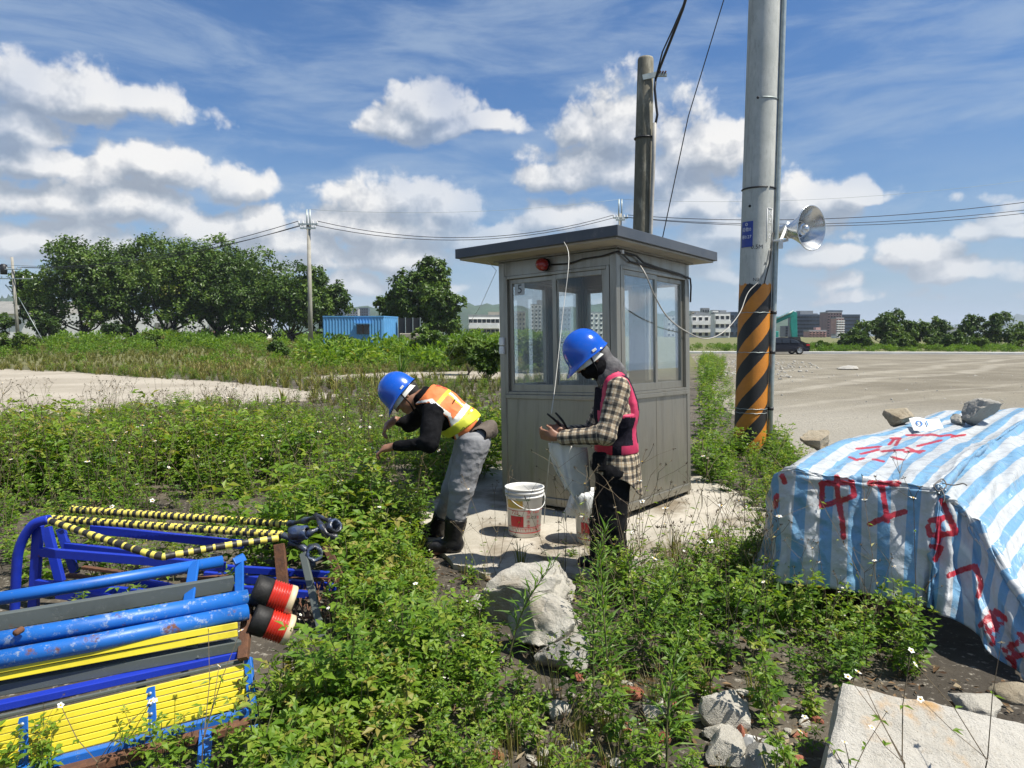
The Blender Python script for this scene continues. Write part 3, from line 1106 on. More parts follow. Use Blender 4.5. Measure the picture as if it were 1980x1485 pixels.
def build_old_pole():
    d = 11.5
    b, t = at(1233, 860, d), at(1248.5, 112, d)
    ax = (t - b)
    L_ = ax.length
    ax.normalize()
    root = empty('utility_pole', b, 'short weathered concrete pole standing behind the booth', 'utility pole')
    mb = MB()
    mb.tube([b + ax * z for z in (-0.3, 1, 2, 3, 4, 5, L_ - 0.03, L_)], [0.17, 0.165, 0.158, 0.15, 0.142, 0.135, 0.124, 0.113], 28)
    mb.build('shaft', M['old_pole'], root)
    mb = MB()
    p = at(1252, 152, d)
    mb.bar(p + Vector((-0.10, -0.13, -0.03)), p + Vector((0.17, -0.13, 0.03)), 0.03, 0.08)
    mb.bar(p + Vector((0.13, -0.15, 0.0)), p + Vector((0.27, -0.15, 0.0)), 0.05, 0.04)
    mb.build('cable_bracket', M['galv'], root)
    for k in range(3):
        mb = MB()
        q = p + Vector((0.16 + 0.04 * k, -0.16, 0.03))
        mb.tube([q - Vector((0, 0.06, 0)), q + Vector((0, 0.03, 0))], 0.014, 8)
        mb.build('bolt', M['rust'], root)
    mb = MB()
    z = L_ - (at(1248, 268, d).z - b.z)
    q = at(1246, 268, d)
    mb.tube([q + Vector((math.sin(a) * 0.15, -math.cos(a) * 0.15, 0.0)) for a in [2 * PI * i / 24 for i in range(24)]], 0.016, 6, closed=True)
    mb.build('band', M['wire_black'], root)
    mb = MB()
    mb.tube([at(1266, 238, d - 0.15), at(1264, 300, d - 0.15), at(1261, 380, d - 0.15), at(1258, 450, d - 0.15), at(1254, 640, d - 0.15), at(1250, 850, d - 0.15)], 0.03, 10)
    mb.build('conduit', M['wire_white'], root)
    # black cables: drop from the bracket into the conduit
    wire('drop_cable', [at(1268, 150, d - 0.17), at(1266, 172, d - 0.17), at(1269, 205, d - 0.17), at(1271, 222, d - 0.17), at(1267, 242, d - 0.15)], 0.020, M['wire_black'], 'thick black cable dropping from the bracket into the conduit of the short pole')
    wire('service_cable', [at(1268, 152, d - 0.18), at(1284, 110, d - 0.6), at(1303, 62, d - 1.0), at(1320, 18, d - 1.4), at(1333, -25, d - 1.8), at(1370, -140, d - 2.8)], 0.022, M['wire_black'], 'thick black service cable rising from the top bracket of the short pole')
    wire('service_cable', [at(1268, 150, d - 0.2), at(1281, 100, d - 0.6), at(1302, 54, d - 1.0), at(1321, 10, d - 1.4), at(1332, -25, d - 1.8), at(1368, -140, d - 2.8)], 0.012, M['wire_black'], 'thinner black cable twisted beside the thick service cable')


build_old_pole()
wire('guy_wire', [BM @ Vector((0.46, -0.18, 2.273)), at(1331, 225, 5.9), at(1400, -2, 5.8), at(1441, -140, 5.7)], 0.0042, M['wire_black'], 'thin dark wire running from the booth roof up past the poles')
p0 = BM @ Vector((0.30, -0.025, 2.08))
zc = (at(1464, 537, PD) - pb).length
pts = [p0, at(1248, 530, 5.75), at(1266, 572, 5.9), at(1290, 612, 6.2), at(1325, 640, 6.7), at(1365, 655, 7.4), at(1400, 641, 8.1), at(1430, 606, 8.7), at(1447, 565, 9.0), pp(zc, 0.1, 0.012), pp(zc + 0.35, 0.55, 0.012)]
# smooth the slack cable
def spline(P, k=6):
    P = [Vector(p) for p in P]
    out = []
    for i in range(len(P) - 1):
        a, b, c, d = P[max(i - 1, 0)], P[i], P[i + 1], P[min(i + 2, len(P) - 1)]
        for j in range(k):
            t = j / k
            out.append(0.5 * ((2 * b) + (c - a) * t + (2 * a - 5 * b + 4 * c - d) * t * t + (3 * b - a - 3 * c + d) * t ** 3))
    out.append(P[-1])
    return out


wire('slack_cable', spline(pts), 0.0058, M['wire_white'], 'pale slack cable sagging from the booth across to the striped pole')
wire('hanging_string', spline([BM @ Vector((-0.327, 0.28, 2.20)), at(1100, 500, 5.05), at(1088, 610, 4.9), at(1074, 740, 4.7), at(1066, 800, 4.55)], 5), 0.0022, M['string'], 'thin pale string hanging from the booth roof edge to the standing worker', 'string')
wire('guy_string', [BM @ Vector((-0.2, BA + 0.1, 2.273)) + Vector((0, 0, 0.002)), at(960, 523, 6.3), at(930, 590, 7.5), at(880, 670, 9.0), G(830, 745)], 0.0022, M['string'], 'thin pale string slanting from the booth roof down to the weeds behind', 'string')

# ------------------------------------------------------------------ far poles and lines
M['grey_pole'] = mat('grey_concrete_pole', (0.33, 0.31, 0.26), (0.25, 0.235, 0.2), rough=0.9, scale=2)


def far_pole(px, pytop, d, label, arms=(), rb=0.17, rt=0.11, prongs=False, transformer=False, lean=0.0):
    t = at(px, pytop, d)
    b = Vector((t.x + lean, t.y, gz(t.x, t.y) - 0.2))
    root = empty('power_pole', b, label, 'utility pole', 'far poles of the power line')
    mb = MB()
    if prongs:
        k = t.copy()
        k.z -= 1.0
        mb.tube([b, k], [rb, rt], 10)
        mb.build('shaft', M['grey_pole'], root)
        for s in (-1, 1):
            mb = MB()
            mb.tube([k + Vector((s * 0.10, 0, -0.3)), t + Vector((s * 0.10, 0, 0))], 0.05, 6)
            mb.build('top_spike', M['galv'], root)
    else:
        mb.tube([b, t], [rb, rt], 10)
        mb.build('shaft', M['grey_pole'], root)
    out = []
    for (py, half) in arms:
        c = at(px, py, d)
        c.x = b.x + (t.x - b.x) * (c.z - b.z) / (t.z - b.z)
        mb = MB()
        mb.bar(c + Vector((-half, -0.14, 0)), c + Vector((half, -0.14, 0)), 0.09, 0.09)
        mb.build('crossarm', M['galv'], root)
        for s in (-1, -0.55, 0.55, 1):
            mb = MB()
            q = c + Vector((s * half * 0.95, -0.14, 0.05))
            mb.lathe([(0.05, 0.0), (0.06, 0.06), (0.035, 0.09), (0.055, 0.13), (0.0, 0.18)], 8, Matrix.Translation(q))
            mb.build('insulator', M['white_paint'], root)
            out.append(q + Vector((0, 0, 0.15)))
    if transformer:
        c = at(px - 16, pytop + 24, d)
        mb = MB()
        mb.lathe([(0.0, -0.45), (0.28, -0.45), (0.3, 0.0), (0.3, 0.4), (0.15, 0.5), (0.0, 0.52)], 14, Matrix.Translation(c))
        mb.build('transformer', M['wire_black'], root)
        mb = MB()
        mb.bar(c + Vector((0, 0, 0.2)), c + Vector((0.9, 0, 0.2)), 0.1, 0.1)
        mb.bar(c + Vector((0.1, 0, -1.4)), c + Vector((0.75, 0, -2.2)), 0.08, 0.08)
        mb.build('brace', M['galv'], root)
    return root, out, t


_, armA, topA = far_pole(596, 405, 47, 'slender grey power pole with crossarms standing in the weedy field', ((434, 0.62), (442, 0.5)), prongs=True)
_, armB, topB = far_pole(23, 497, 66, 'power pole with a black transformer at the far left', ((521, 0.9), (539, 1.9)), transformer=True, lean=0.25)
_, armC, topC = far_pole(1199.5, 385, 50, 'twin pronged power pole top showing over the booth roof', ((422, 0.5), (426, 0.3)), prongs=True)
LG = 'power lines across the field'
R0 = [at(2050, 382, 43), at(2050, 398, 43), at(2050, 400.5, 43.2), at(2060, 338, 43)]
wire('power_line', catenary(armA[3], armC[0], 1.3), 0.022, M['wire_black'], 'upper black power line from the slender pole to the pole behind the booth', 'power line', LG)
wire('power_line', catenary(armA[7], armC[4], 1.25), 0.022, M['wire_black'], 'lower black power line from the slender pole to the pole behind the booth', 'power line', LG)
wire('power_line', catenary(topA, topC, 0.5), 0.009, M['galv'], 'faint topmost wire between the two far pronged poles', 'power line', LG)
wire('power_line', catenary(armC[3], R0[0], 0.75), 0.022, M['wire_black'], 'uppermost of three black power lines behind the striped pole', 'power line', LG)
wire('power_line', catenary(armC[7], R0[1], 0.75), 0.02, M['wire_black'], 'middle of three black power lines behind the striped pole', 'power line', LG)
wire('power_line', catenary(armC[6], R0[2] + Vector((0, 0, -0.12)), 0.8), 0.02, M['wire_black'], 'lowest of three black power lines behind the striped pole', 'power line', LG)
wire('power_line', catenary(topC, R0[3], 0.7), 0.009, M['galv'], 'faint high wire above the horn loudspeaker', 'power line', LG)
wire('power_line', catenary(armA[0], armB[3], 0.9), 0.022, M['wire_black'], 'upper black power line slanting from the slender pole towards the grove', 'power line', LG)
wire('power_line', catenary(armA[4], armB[2], 1.0), 0.022, M['wire_black'], 'lower black power line slanting from the slender pole towards the grove', 'power line', LG)
wire('power_line', catenary(armA[5], armB[1] + Vector((0, 0, 0.2)), 1.0), 0.018, M['wire_black'], 'thin middle line slanting from the slender pole towards the grove', 'power line', LG)
wire('guy_wire', [at(36, 575, 65.5), at(85, 662, 64)], 0.03, M['galv'], 'pale guy wire bracing the power pole at the far left')

# ------------------------------------------------------------------ far buildings
M['bw'] = mat('white_render', (0.78, 0.77, 0.74), (0.68, 0.67, 0.64), rough=0.85, scale=0.6)
M['bt'] = mat('tan_render', (0.42, 0.38, 0.30), (0.35, 0.32, 0.26), rough=0.85, scale=0.6)
M['bp'] = mat('pink_tile', (0.50, 0.30, 0.26), (0.43, 0.25, 0.22), rough=0.8, scale=0.6)
M['bm'] = mat('mauve_tile', (0.22, 0.15, 0.16), (0.27, 0.18, 0.18), rough=0.8, scale=0.6)
M['bg'] = mat('blue_grey_cladding', (0.05, 0.08, 0.125), (0.04, 0.065, 0.10), rough=0.35, scale=0.6)
M['bgrey'] = mat('grey_render', (0.30, 0.31, 0.32), (0.24, 0.25, 0.26), rough=0.85, scale=0.6)
M['roofgrey'] = mat('grey_sheet_roof', (0.24, 0.23, 0.205), (0.19, 0.185, 0.165), rough=0.7, scale=0.5)
M['dark_win'] = mat('dark_window', (0.015, 0.018, 0.022), (0.03, 0.034, 0.04), rough=0.12, scale=0.4)


def building(px0, px1, py0, d, depth, m, label, floors=3, bays=5, yaw=0.0, base=None, ledge=None, win=(0.55, 0.5), roofbits=(), name='building', extra=None):
    depth *= 0.35
    a, b = at(px0, py0, d), at(px1, py0, d)
    W, top = (b.x - a.x), a.z
    cx = (a.x + b.x) / 2
    z0 = (gz(cx, d) if base is None else base) - 0.3
    root = empty(name, (cx, d + depth / 2, z0), label, 'building')
    H = top - z0
    mb = MB()
    mb.box((cx, d + depth / 2, z0 + H / 2), (W, depth, H))
    mb.build('wall', m, root)
    mb = MB()
    mb.box((cx, d + depth / 2, top + 0.25), (W * 1.02, depth * 1.02, 0.48))
    mb.build('roof', M['bgrey'] if m is not M['bg'] else m, root)
    fh = H / floors
    bw = W / bays
    me = None
    for f in range(floors):
        for k in range(bays):
            x = cx - W / 2 + bw * (k + 0.5)
            z = z0 + fh * (f + 0.55)
            if me is None:
                wb = MB()
                ww, wh = bw * win[0], fh * win[1]
                # a recessed dark opening with a projecting lintel
                wb.box((0, 0, 0), (ww, 0.24, wh))
                wb.box((0, -0.1, wh / 2 + 0.1), (ww * 1.15, 0.5, 0.15), None, 1)
                o = wb.build('window', [M['dark_win'], m], None)
                me = o.data
            else:
                o = bpy.data.objects.new('window', me)
                COL.objects.link(o)
            o.parent = root
            o.location = Vector((x, d - 0.04, z)) - root.location
        if ledge and f:
            mb = MB()
            mb.box((cx, d - 0.5, z0 + fh * f), (W * 0.98, 0.96, ledge))
            mb.build('balcony', M['bw'], root)
    for (x0, x1, y0, mm) in roofbits:
        p, q = at(x0, y0, d + depth * 0.4), at(x1, y0, d + depth * 0.4)
        mb = MB()
        h = p.z - top - 0.5
        mb.box(((p.x + q.x) / 2, d + depth * 0.55, top + 0.5 + h / 2), (q.x - p.x, depth * 0.45, h))
        mb.build('roof_house', mm, root)
    return root


building(1337, 1384, 610, 225, 12, M['bw'], 'white three storey house left of the striped pole, nearer the booth', 3, 4, ledge=1.1, win=(0.5, 0.42), roofbits=((1345, 1362, 604, M['bgrey']),))
building(1382, 1412, 607, 215, 12, M['bw'], 'white balconied house beside the striped pole', 3, 3, ledge=1.1, win=(0.6, 0.42), roofbits=((1392, 1404, 600, M['bgrey']),))
building(1411, 1432, 606, 228, 12, M['bg'], 'narrow bluish house partly behind the striped pole', 3, 2, win=(0.5, 0.45))
building(1358, 1372, 597, 420, 14, M['bgrey'], 'grey tower house on the hillside above the white houses', 6, 3)
building(1378, 1390, 601, 430, 14, M['bw'], 'small white house on the hillside behind the balconied house', 4, 3)
building(1338, 1352, 603, 410, 14, M['bt'], 'tan house on the hillside close to the booth edge', 4, 3)
building(1541, 1589, 610, 330, 30, M['bg'], 'dark blue glass office block behind the excavator', 6, 8, win=(0.86, 0.35), roofbits=((1546, 1571, 601, M['bgrey']), (1571, 1580, 606, M['bgrey'])))
building(1519, 1541, 632, 345, 20, M['bg'], 'low dark glass annex left of the office block', 4, 5, win=(0.86, 0.35))
building(1628, 1663, 610, 330, 26, M['bg'], 'dark blue glass block right of the mauve tower', 6, 6, win=(0.86, 0.35))
building(1600, 1628, 605, 310, 22, M['bm'], 'mauve apartment tower with dark crown', 9, 5, win=(0.45, 0.5), roofbits=((1602, 1628, 600, M['bg']),))
building(1617, 1632, 616, 290, 14, M['bp'], 'pink apartment wing in front of the mauve tower', 8, 3, ledge=0.5, win=(0.5, 0.45))
building(1564, 1598, 641, 230, 12, M['bp'], 'low pink house in front of the glass office block', 3, 5, win=(0.5, 0.45), roofbits=((1577, 1586, 633, M['bp']),))
building(1616, 1633, 649, 200, 8, M['bw'], 'small white shed below the pink apartment wing', 2, 2)
building(1832, 1878, 643, 210, 16, M['bgrey'], 'low grey roofed building between the far right trees', 1, 6, roofbits=((1836, 1856, 633, M['bgrey']),))
building(906, 966, 612, 190, 14, M['bw'], 'long low white building left of the booth', 2, 7, ledge=1.0, win=(0.8, 0.35), roofbits=((944, 968, 603, M['bt']),))
building(990, 1016, 604, 260, 14, M['bt'], 'tan house seen through the first booth window', 5, 4, win=(0.45, 0.45))
building(1026, 1062, 590, 300, 16, M['bw'], 'tall pale apartment block seen through the booth windows', 8, 5, win=(0.4, 0.45), roofbits=((1038, 1054, 580, M['bgrey']),))
building(1074, 1104, 596, 290, 16, M['bgrey'], 'grey apartment block seen through the second booth window', 6, 4, win=(0.45, 0.45))
building(1140, 1185, 606, 260, 16, M['bw'], 'white low block seen past the curtain in the booth', 5, 5, win=(0.45, 0.45))
building(1290, 1330, 612, 260, 16, M['bw'], 'white block hidden mostly by the right end of the booth', 4, 5, win=(0.45, 0.45))
building(648, 664, 600, 520, 20, M['bg'], 'hazy left apartment tower beyond the blue container', 10, 4)
building(672, 692, 598, 540, 20, M['bgrey'], 'hazy middle apartment tower beyond the blue container', 10, 4)
building(694, 712, 596, 560, 20, M['bg'], 'hazy right apartment tower beyond the blue container', 10, 4)


def warehouse():
    d = 120
    a, b = at(-120, 607, d), at(432, 607, d)
    root = empty('warehouse', ((a.x + b.x) / 2, d + 12, gz(a.x, d)), 'long white walled warehouse with grey roof behind the grove', 'building')
    mb = MB()
    z0 = 0.5
    mb.box(((a.x + b.x) / 2, d + 12, (a.z + z0) / 2), (b.x - a.x, 24, a.z - z0))
    mb.build('wall', M['bw'], root)
    mb = MB()
    z1 = at(0, 583, d).z + 0.6
    c = at(58, 607, d).x
    P = [(a.x, d - 0.6, a.z + 0.02), (c, d - 0.6, a.z + 0.02), (c, d + 12, z1), (a.x, d + 12, z1), (c, d + 24.6, a.z + 0.02), (a.x, d + 24.6, a.z + 0.02)]
    mb.poly(P, [(0, 1, 2, 3), (3, 2, 4, 5), (1, 4, 2), (0, 3, 5), (0, 5, 4, 1)])
    mb.build('roof', M['roofgrey'], root)
    mb = MB()
    for x0, x1 in ((300, 345), (405, 432)):
        mb = MB()
        p, q = at(x0, 624, d), at(x1, 655, d)
        mb.box(((p.x + q.x) / 2, d - 0.05, (p.z + q.z) / 2), (q.x - p.x, 0.2, p.z - q.z))
        mb.build('shutter_door', M['roofgrey'], root)
    p, q = at(416, 642, d), at(428, 652, d)
    flat_text('房地', 1.1, (p + q) / 2 + Vector((-0.2, -0.32, 0)), (1, 0, 0), (0, 0, 1), M['red_ink'], root)


warehouse()
M['container_blue'] = mat('sky_blue_container', (0.10, 0.30, 0.56), (0.085, 0.26, 0.50), rough=0.5, scale=0.8, c3=(0.18, 0.16, 0.13), s3=1.4, t3=(0.70, 0.82))


def container():
    d = 58
    z0 = gz(-14, d) - 0.1
    a, b, c = at(624, 613, d), at(741, 613, d), at(769, 614, d + 2.4)
    root = empty('shipping_container', ((a.x + b.x) / 2, d + 1, z0), 'sky blue container cabin with a dark window beyond the weeds', 'container')
    H = a.z - z0
    mb = MB()
    # side wall: shallow corrugation; end wall: deeper corrugation
    def corr(p, q, dep, n):
        p, q = Vector(p), Vector(q)
        t = (q - p).normalized()
        nn = Vector((t.y, -t.x, 0))
        P = []
        for i in range(n * 4 + 1):
            s = i / (n * 4)
            off = dep if (i % 4) in (1, 2) else 0
            r = p.lerp(q, s) + nn * off
            P += [(r.x, r.y, z0), (r.x, r.y, z0 + H)]
        mb.poly(P, [(2 * i, 2 * i + 2, 2 * i + 3, 2 * i + 1) for i in range(n * 4)])
    e = Vector((c.x - b.x, c.y - b.y, 0))
    corr((a.x, a.y, 0), (b.x, b.y, 0), 0.03, 20)
    corr((b.x, b.y, 0), (c.x, c.y, 0), 0.07, 7)
    back = [(a.x + e.x, a.y + e.y), (c.x, c.y)]
    mb.poly([(a.x, a.y, z0), (back[0][0], back[0][1], z0), (back[0][0], back[0][1], z0 + H), (a.x, a.y, z0 + H)], [(0, 1, 2, 3)])
    mb.poly([(back[0][0], back[0][1], z0), (c.x, c.y, z0), (c.x, c.y, z0 + H), (back[0][0], back[0][1], z0 + H)], [(0, 1, 2, 3)])
    mb.build('wall', M['container_blue'], root)
    mb = MB()
    P = [(a.x, a.y - 0.06), (b.x + 0.05, b.y - 0.06), (c.x + 0.05, c.y), (back[0][0], back[0][1])]
    mb.poly([(x, y, z0 + H + dz) for dz in (0.0, 0.09) for x, y in P], [(0, 3, 2, 1), (4, 5, 6, 7), (0, 1, 5, 4), (1, 2, 6, 5), (2, 3, 7, 6), (3, 0, 4, 7)])
    mb.build('roof', M['container_blue'], root)
    p, q = at(690, 627, d), at(715, 646, d)
    mb = MB()
    mb.box(((p.x + q.x) / 2, d - 0.06, (p.z + q.z) / 2), (q.x - p.x, 0.1, p.z - q.z))
    mb.box(((p.x + q.x) / 2, d - 0.14, (p.z + q.z) / 2), (0.04, 0.05, p.z - q.z), None, 1)
    mb.build('window', [M['dark_win'], M['rust']], root)
    mb = MB()
    mb.box(((p.x + q.x) / 2, d - 0.3, p.z + 0.06), (q.x - p.x + 0.2, 0.5, 0.05))
    mb.build('window_awning', M['container_blue'], root)
    # dark screen beside it
    d2 = 60
    p, q = at(770, 615, d2), at(813, 644, d2)
    r2 = empty('dark_screen', ((p.x + q.x) / 2, d2, q.z), 'black site screen standing right of the blue container', 'screen')
    mb = MB()
    mb.box(((p.x + q.x) / 2, d2, (p.z + z0) / 2), (q.x - p.x, 0.06, p.z - z0))
    mb.build('sheet', M['wire_black'], r2)
    for k in range(4):
        mb = MB()
        x = p.x + (q.x - p.x) * k / 3
        mb.bar((x, d2 - 0.08, z0), (x, d2 - 0.08, p.z + 0.05), 0.06, 0.06, up=(0, 1, 0))
        mb.build('post', M['galv'], r2)
    mb = MB()
    p, q = at(772, 642, 56), at(818, 656, 56)
    mb.box(((p.x + q.x) / 2, 56.3, (p.z + q.z) / 2 - 0.1), (q.x - p.x, 0.5, p.z - q.z))
    tag(mb.build('low_wall', M['slab'], bevel=0.05), 'low tan block wall in front of the black screen', 'wall')


container()

# kerb at the far side of the lot
mb = MB()
a, b = at(1330, 681, 62), at(2200, 686, 57)
mb.bar((a.x, a.y + 2.5, 0.09), (b.x, b.y + 2.5, 0.09), 1.6, 0.18)
M['kerbwhite'] = mat('whitewashed_concrete', (0.66, 0.65, 0.62), (0.55, 0.54, 0.5), rough=0.85, scale=0.8)
tag(mb.build('kerb', M['kerbwhite']), 'low whitewashed kerb along the far edge of the gravel yard', 'kerb', kind='structure')

# ------------------------------------------------------------------ black car and excavator
M['car_black'] = mat('black_car_paint', (0.012, 0.012, 0.018), rough=0.3, spec=0.3)
M['car_glass'] = mat('car_glass', (0.02, 0.024, 0.03), rough=0.05)
M['tail_red'] = mat('tail_lamp_red', (0.40, 0.01, 0.015), rough=0.2)


def build_car():
    d = 60.0
    s = 1.0
    rear = at(1566, 667, d)
    ox = rear.x
    root = empty('parked_car', (ox - 2.3, d + 0.9, 0), 'black saloon car parked beyond the gravel yard behind the striped pole', 'car')
    # side profile, x from the tail (0) forwards (4.6)
    top = [(0.0, 0.62), (0.04, 0.92), (0.35, 0.99), (0.95, 1.28), (1.55, 1.45), (2.3, 1.47), (2.85, 1.38), (3.35, 1.05), (3.9, 0.93), (4.45, 0.78), (4.6, 0.55)]
    bot = [(0.0, 0.45), (0.1, 0.28), (4.5, 0.24), (4.6, 0.40)]
    def section(y, inset):
        P = []
        for x, z in top:
            k = max(0, (z - 0.95) / 0.5)
            P.append((x, y - math.copysign(0.22 * k, y), z))
        return P
    mb = MB()
    n = len(top)
    ysec = [-0.88, -0.80, 0.80, 0.88]
    V = []
    for y in ysec:
        for i, (x, z) in enumerate(top):
            k = max(0.0, (z - 0.93) / 0.5)
            yy = y - math.copysign(0.20 * k, y)
            zz = z - (0.03 if abs(y) > 0.85 else 0)
            V.append((ox - x, d + 0.9 + yy, zz))
        for (x, z) in reversed(bot):
            V.append((ox - x, d + 0.9 + y, z))
    m_ = n + len(bot)
    Fq = []
    for a in range(3):
        for i in range(m_):
            Fq.append((a * m_ + i, a * m_ + (i + 1) % m_, (a + 1) * m_ + (i + 1) % m_, (a + 1) * m_ + i))
    Fq.append(tuple(range(m_)))
    Fq.append(tuple(3 * m_ + i for i in reversed(range(m_))))
    mb.poly(V, Fq, 0, False)
    mb.build('body', M['car_black'], root, bevel=0.03)
    for (x0, x1, x2, x3) in ((0.75, 1.02, 1.62, 1.55), (1.66, 1.66, 2.3, 2.3), (2.36, 2.36, 2.72, 3.2)):
        mb = MB()
        yb = d + 0.9 - 0.885
        yt = d + 0.9 - 0.72
        zt0, zt1 = (1.2 if x0 < 1 else 1.37), 1.37 if x2 < 2.5 else 1.34
        P = [(ox - x0, yb, 0.98), (ox - x3, yb, 0.98), (ox - x2, yt - 0.03, zt1), (ox - x1, yt - 0.03, zt0)]
        P += [(x, y + 0.03, z) for x, y, z in P]
        mb.poly(P, [(0, 1, 2, 3), (4, 7, 6, 5), (0, 4, 5, 1), (1, 5, 6, 2), (2, 6, 7, 3), (3, 7, 4, 0)])
        mb.build('side_window', M['car_glass'], root)
    for x in (0.85, 3.7):
        for y in (-0.80, 0.80):
            T = Matrix.Translation((ox - x, d + 0.9 + y, 0.32)) @ Matrix.Rotation(PI / 2, 4, 'X')
            mb = MB()
            mb.lathe([(0.2, -0.11), (0.30, -0.11), (0.32, -0.08), (0.32, 0.08), (0.30, 0.11), (0.2, 0.11)], 22, T)
            w = mb.build('tyre', M['rubber'], root)
            mb = MB()
            mb.lathe([(0.21, 0.09), (0.2, 0.115), (0.17, 0.10)], 22, T)
            for k in range(7):
                an = 2 * PI * k / 7
                p, q = T @ Vector((0, 0, 0.105)), T @ Vector((0.19 * math.cos(an), 0.19 * math.sin(an), 0.105))
                mb.bar(p, q, 0.045, 0.02, up=(0, 1, 0))
            mb.build('rim', M['alu'], w)
    mb = MB()
    mb.box((ox - 0.14, d + 0.9 - 0.80, 0.80), (0.30, 0.18, 0.14))
    mb.build('tail_lamp', M['tail_red'], root, bevel=0.02)


build_car()
M['greydark'] = mat('dark_grey_iron', (0.03, 0.03, 0.032), rough=0.6)
M['teal'] = mat('teal_machine_paint', (0.02, 0.26, 0.22), (0.015, 0.21, 0.18), rough=0.4, scale=2)


def build_excavator():
    d = 90.0
    c = at(1512, 650, d)
    z0 = 0.0
    root = empty('excavator', (c.x, d, z0), 'teal excavator with raised arm behind the black car', 'excavator')
    A, B, C_ = at(1497, 622, d), at(1533, 604, d), at(1535, 643, d)
    low = at(1478, 628, d)
    mb = MB()
    pts = [at(1470, 655, d), at(1483, 628, d), at(1512, 615, d), at(1533, 606, d)]
    for a, b in zip(pts[:-1], pts[1:]):
        mb.bar(a, b, 0.45, 0.62, up=(0, 0, 1))
    mb.build('boom', M['teal'], root, bevel=0.05)
    mb = MB()
    P = [at(1530, 601, d), at(1540, 604, d), at(1541, 652, d), at(1530, 652, d), at(1527, 625, d)]
    Q = [p + Vector((0, -0.2, 0)) for p in P] + [p + Vector((0, 0.2, 0)) for p in P]
    mb.poly(Q, [(4, 3, 2, 1, 0), (5, 6, 7, 8, 9)] + [(i, (i + 1) % 5, 5 + (i + 1) % 5, 5 + i) for i in range(5)])
    mb.build('stick', M['teal'], root, bevel=0.04)
    mb = MB()
    mb.tube([at(1499, 618, d - 0.3), at(1532, 603, d - 0.3)], 0.09, 8)
    mb.tube([at(1515, 611, d - 0.35), at(1534, 601, d - 0.35)], 0.06, 8)
    mb.build('hydraulic_ram', M['galv'], root)
    mb = MB()
    mb.box(at(1474, 652, d + 0.5), (3.2, 2.6, 1.5))
    mb.build('cab', M['teal'], root, bevel=0.1)
    mb = MB()
    p = at(1476, 652, d + 0.5)
    mb.box((p.x, d + 0.5, 0.45), (4.2, 2.8, 0.9))
    mb.build('track', M['rubber'], root, bevel=0.3)
    mb = MB()
    p = at(1536, 656, d)
    mb.poly([p + Vector(v) for v in ((-0.6, -0.6, 0.3), (0.5, -0.6, 0.3), (0.7, -0.6, -0.7), (-0.3, -0.6, -0.9), (-0.6, 0.6, 0.3), (0.5, 0.6, 0.3), (0.7, 0.6, -0.7), (-0.3, 0.6, -0.9))],
            [(0, 1, 2, 3), (7, 6, 5, 4), (0, 4, 5, 1), (1, 5, 6, 2), (2, 6, 7, 3), (3, 7, 4, 0)])
    mb.build('bucket', M['greydark'], root)


build_excavator()

# ------------------------------------------------------------------ noise helpers
def cr_upsample(A, k):
    """Catmull-Rom refinement of a (rows, cols, c) array by k along both axes"""
    def ax0(B):
        n = B.shape[0]
        out = []
        idx = np.arange(n)
        p0, p1, p2, p3 = B[np.maximum(idx - 1, 0)], B, B[np.minimum(idx + 1, n - 1)], B[np.minimum(idx + 2, n - 1)]
        p0 = p0.copy()
        p0[0] = 2 * B[0] - B[1]
        for j in range(k):
            t = j / k
            out.append(0.5 * (2 * p1 + (p2 - p0) * t + (2 * p0 - 5 * p1 + 4 * p2 - p3) * t * t + (3 * p1 - p0 - 3 * p2 + p3) * t ** 3))
        S = np.stack(out, 1).reshape((n * k,) + B.shape[1:])
        return S[:(n - 1) * k + 1]
    A = np.asarray(A, float)
    return ax0(ax0(A).swapaxes(0, 1)).swapaxes(0, 1)


def grid_noise(shape, cell, rng):
    g = rng.normal(0, 1, (shape[0] // cell[0] + 3, shape[1] // cell[1] + 3))
    # bilinear with smoothstep weights
    y = np.arange(shape[0]) / cell[0]
    x = np.arange(shape[1]) / cell[1]
    yi, xi = y.astype(int), x.astype(int)
    fy, fx = y - yi, x - xi
    fy, fx = (fy * fy * (3 - 2 * fy))[:, None], (fx * fx * (3 - 2 * fx))[None]
    a, b = g[yi][:, xi], g[yi][:, xi + 1]
    c, d = g[yi + 1][:, xi], g[yi + 1][:, xi + 1]
    return (a * (1 - fx) + b * fx) * (1 - fy) + (c * (1 - fx) + d * fx) * fy


def grid_faces(R, C):
    i = np.arange(R - 1)[:, None] * C + np.arange(C - 1)[None]
    return np.stack([i, i + 1, i + C + 1, i + C], -1).reshape(-1, 4)


def vnoise(P, scale, seed=0):
    """smooth 3D noise in numpy, roughly -1..1"""
    Q = np.asarray(P, float) * scale
    Pi = np.floor(Q).astype(np.int64)
    Fq = Q - Pi
    W = Fq * Fq * (3 - 2 * Fq)

    def h(x, y, z):
        n = (x * 374761393 + y * 668265263 + z * 2147483647 + seed * 1274126177) & 0xffffffff
        n = ((n ^ (n >> 13)) * 1274126177) & 0xffffffff
        n = (n ^ (n >> 16)) & 0xffff
        return n / 32767.5 - 1

    r = 0
    for dx in (0, 1):
        for dy in (0, 1):
            for dz in (0, 1):
                w = (W[:, 0] if dx else 1 - W[:, 0]) * (W[:, 1] if dy else 1 - W[:, 1]) * (W[:, 2] if dz else 1 - W[:, 2])
                r = r + w * h(Pi[:, 0] + dx, Pi[:, 1] + dy, Pi[:, 2] + dz)
    return r


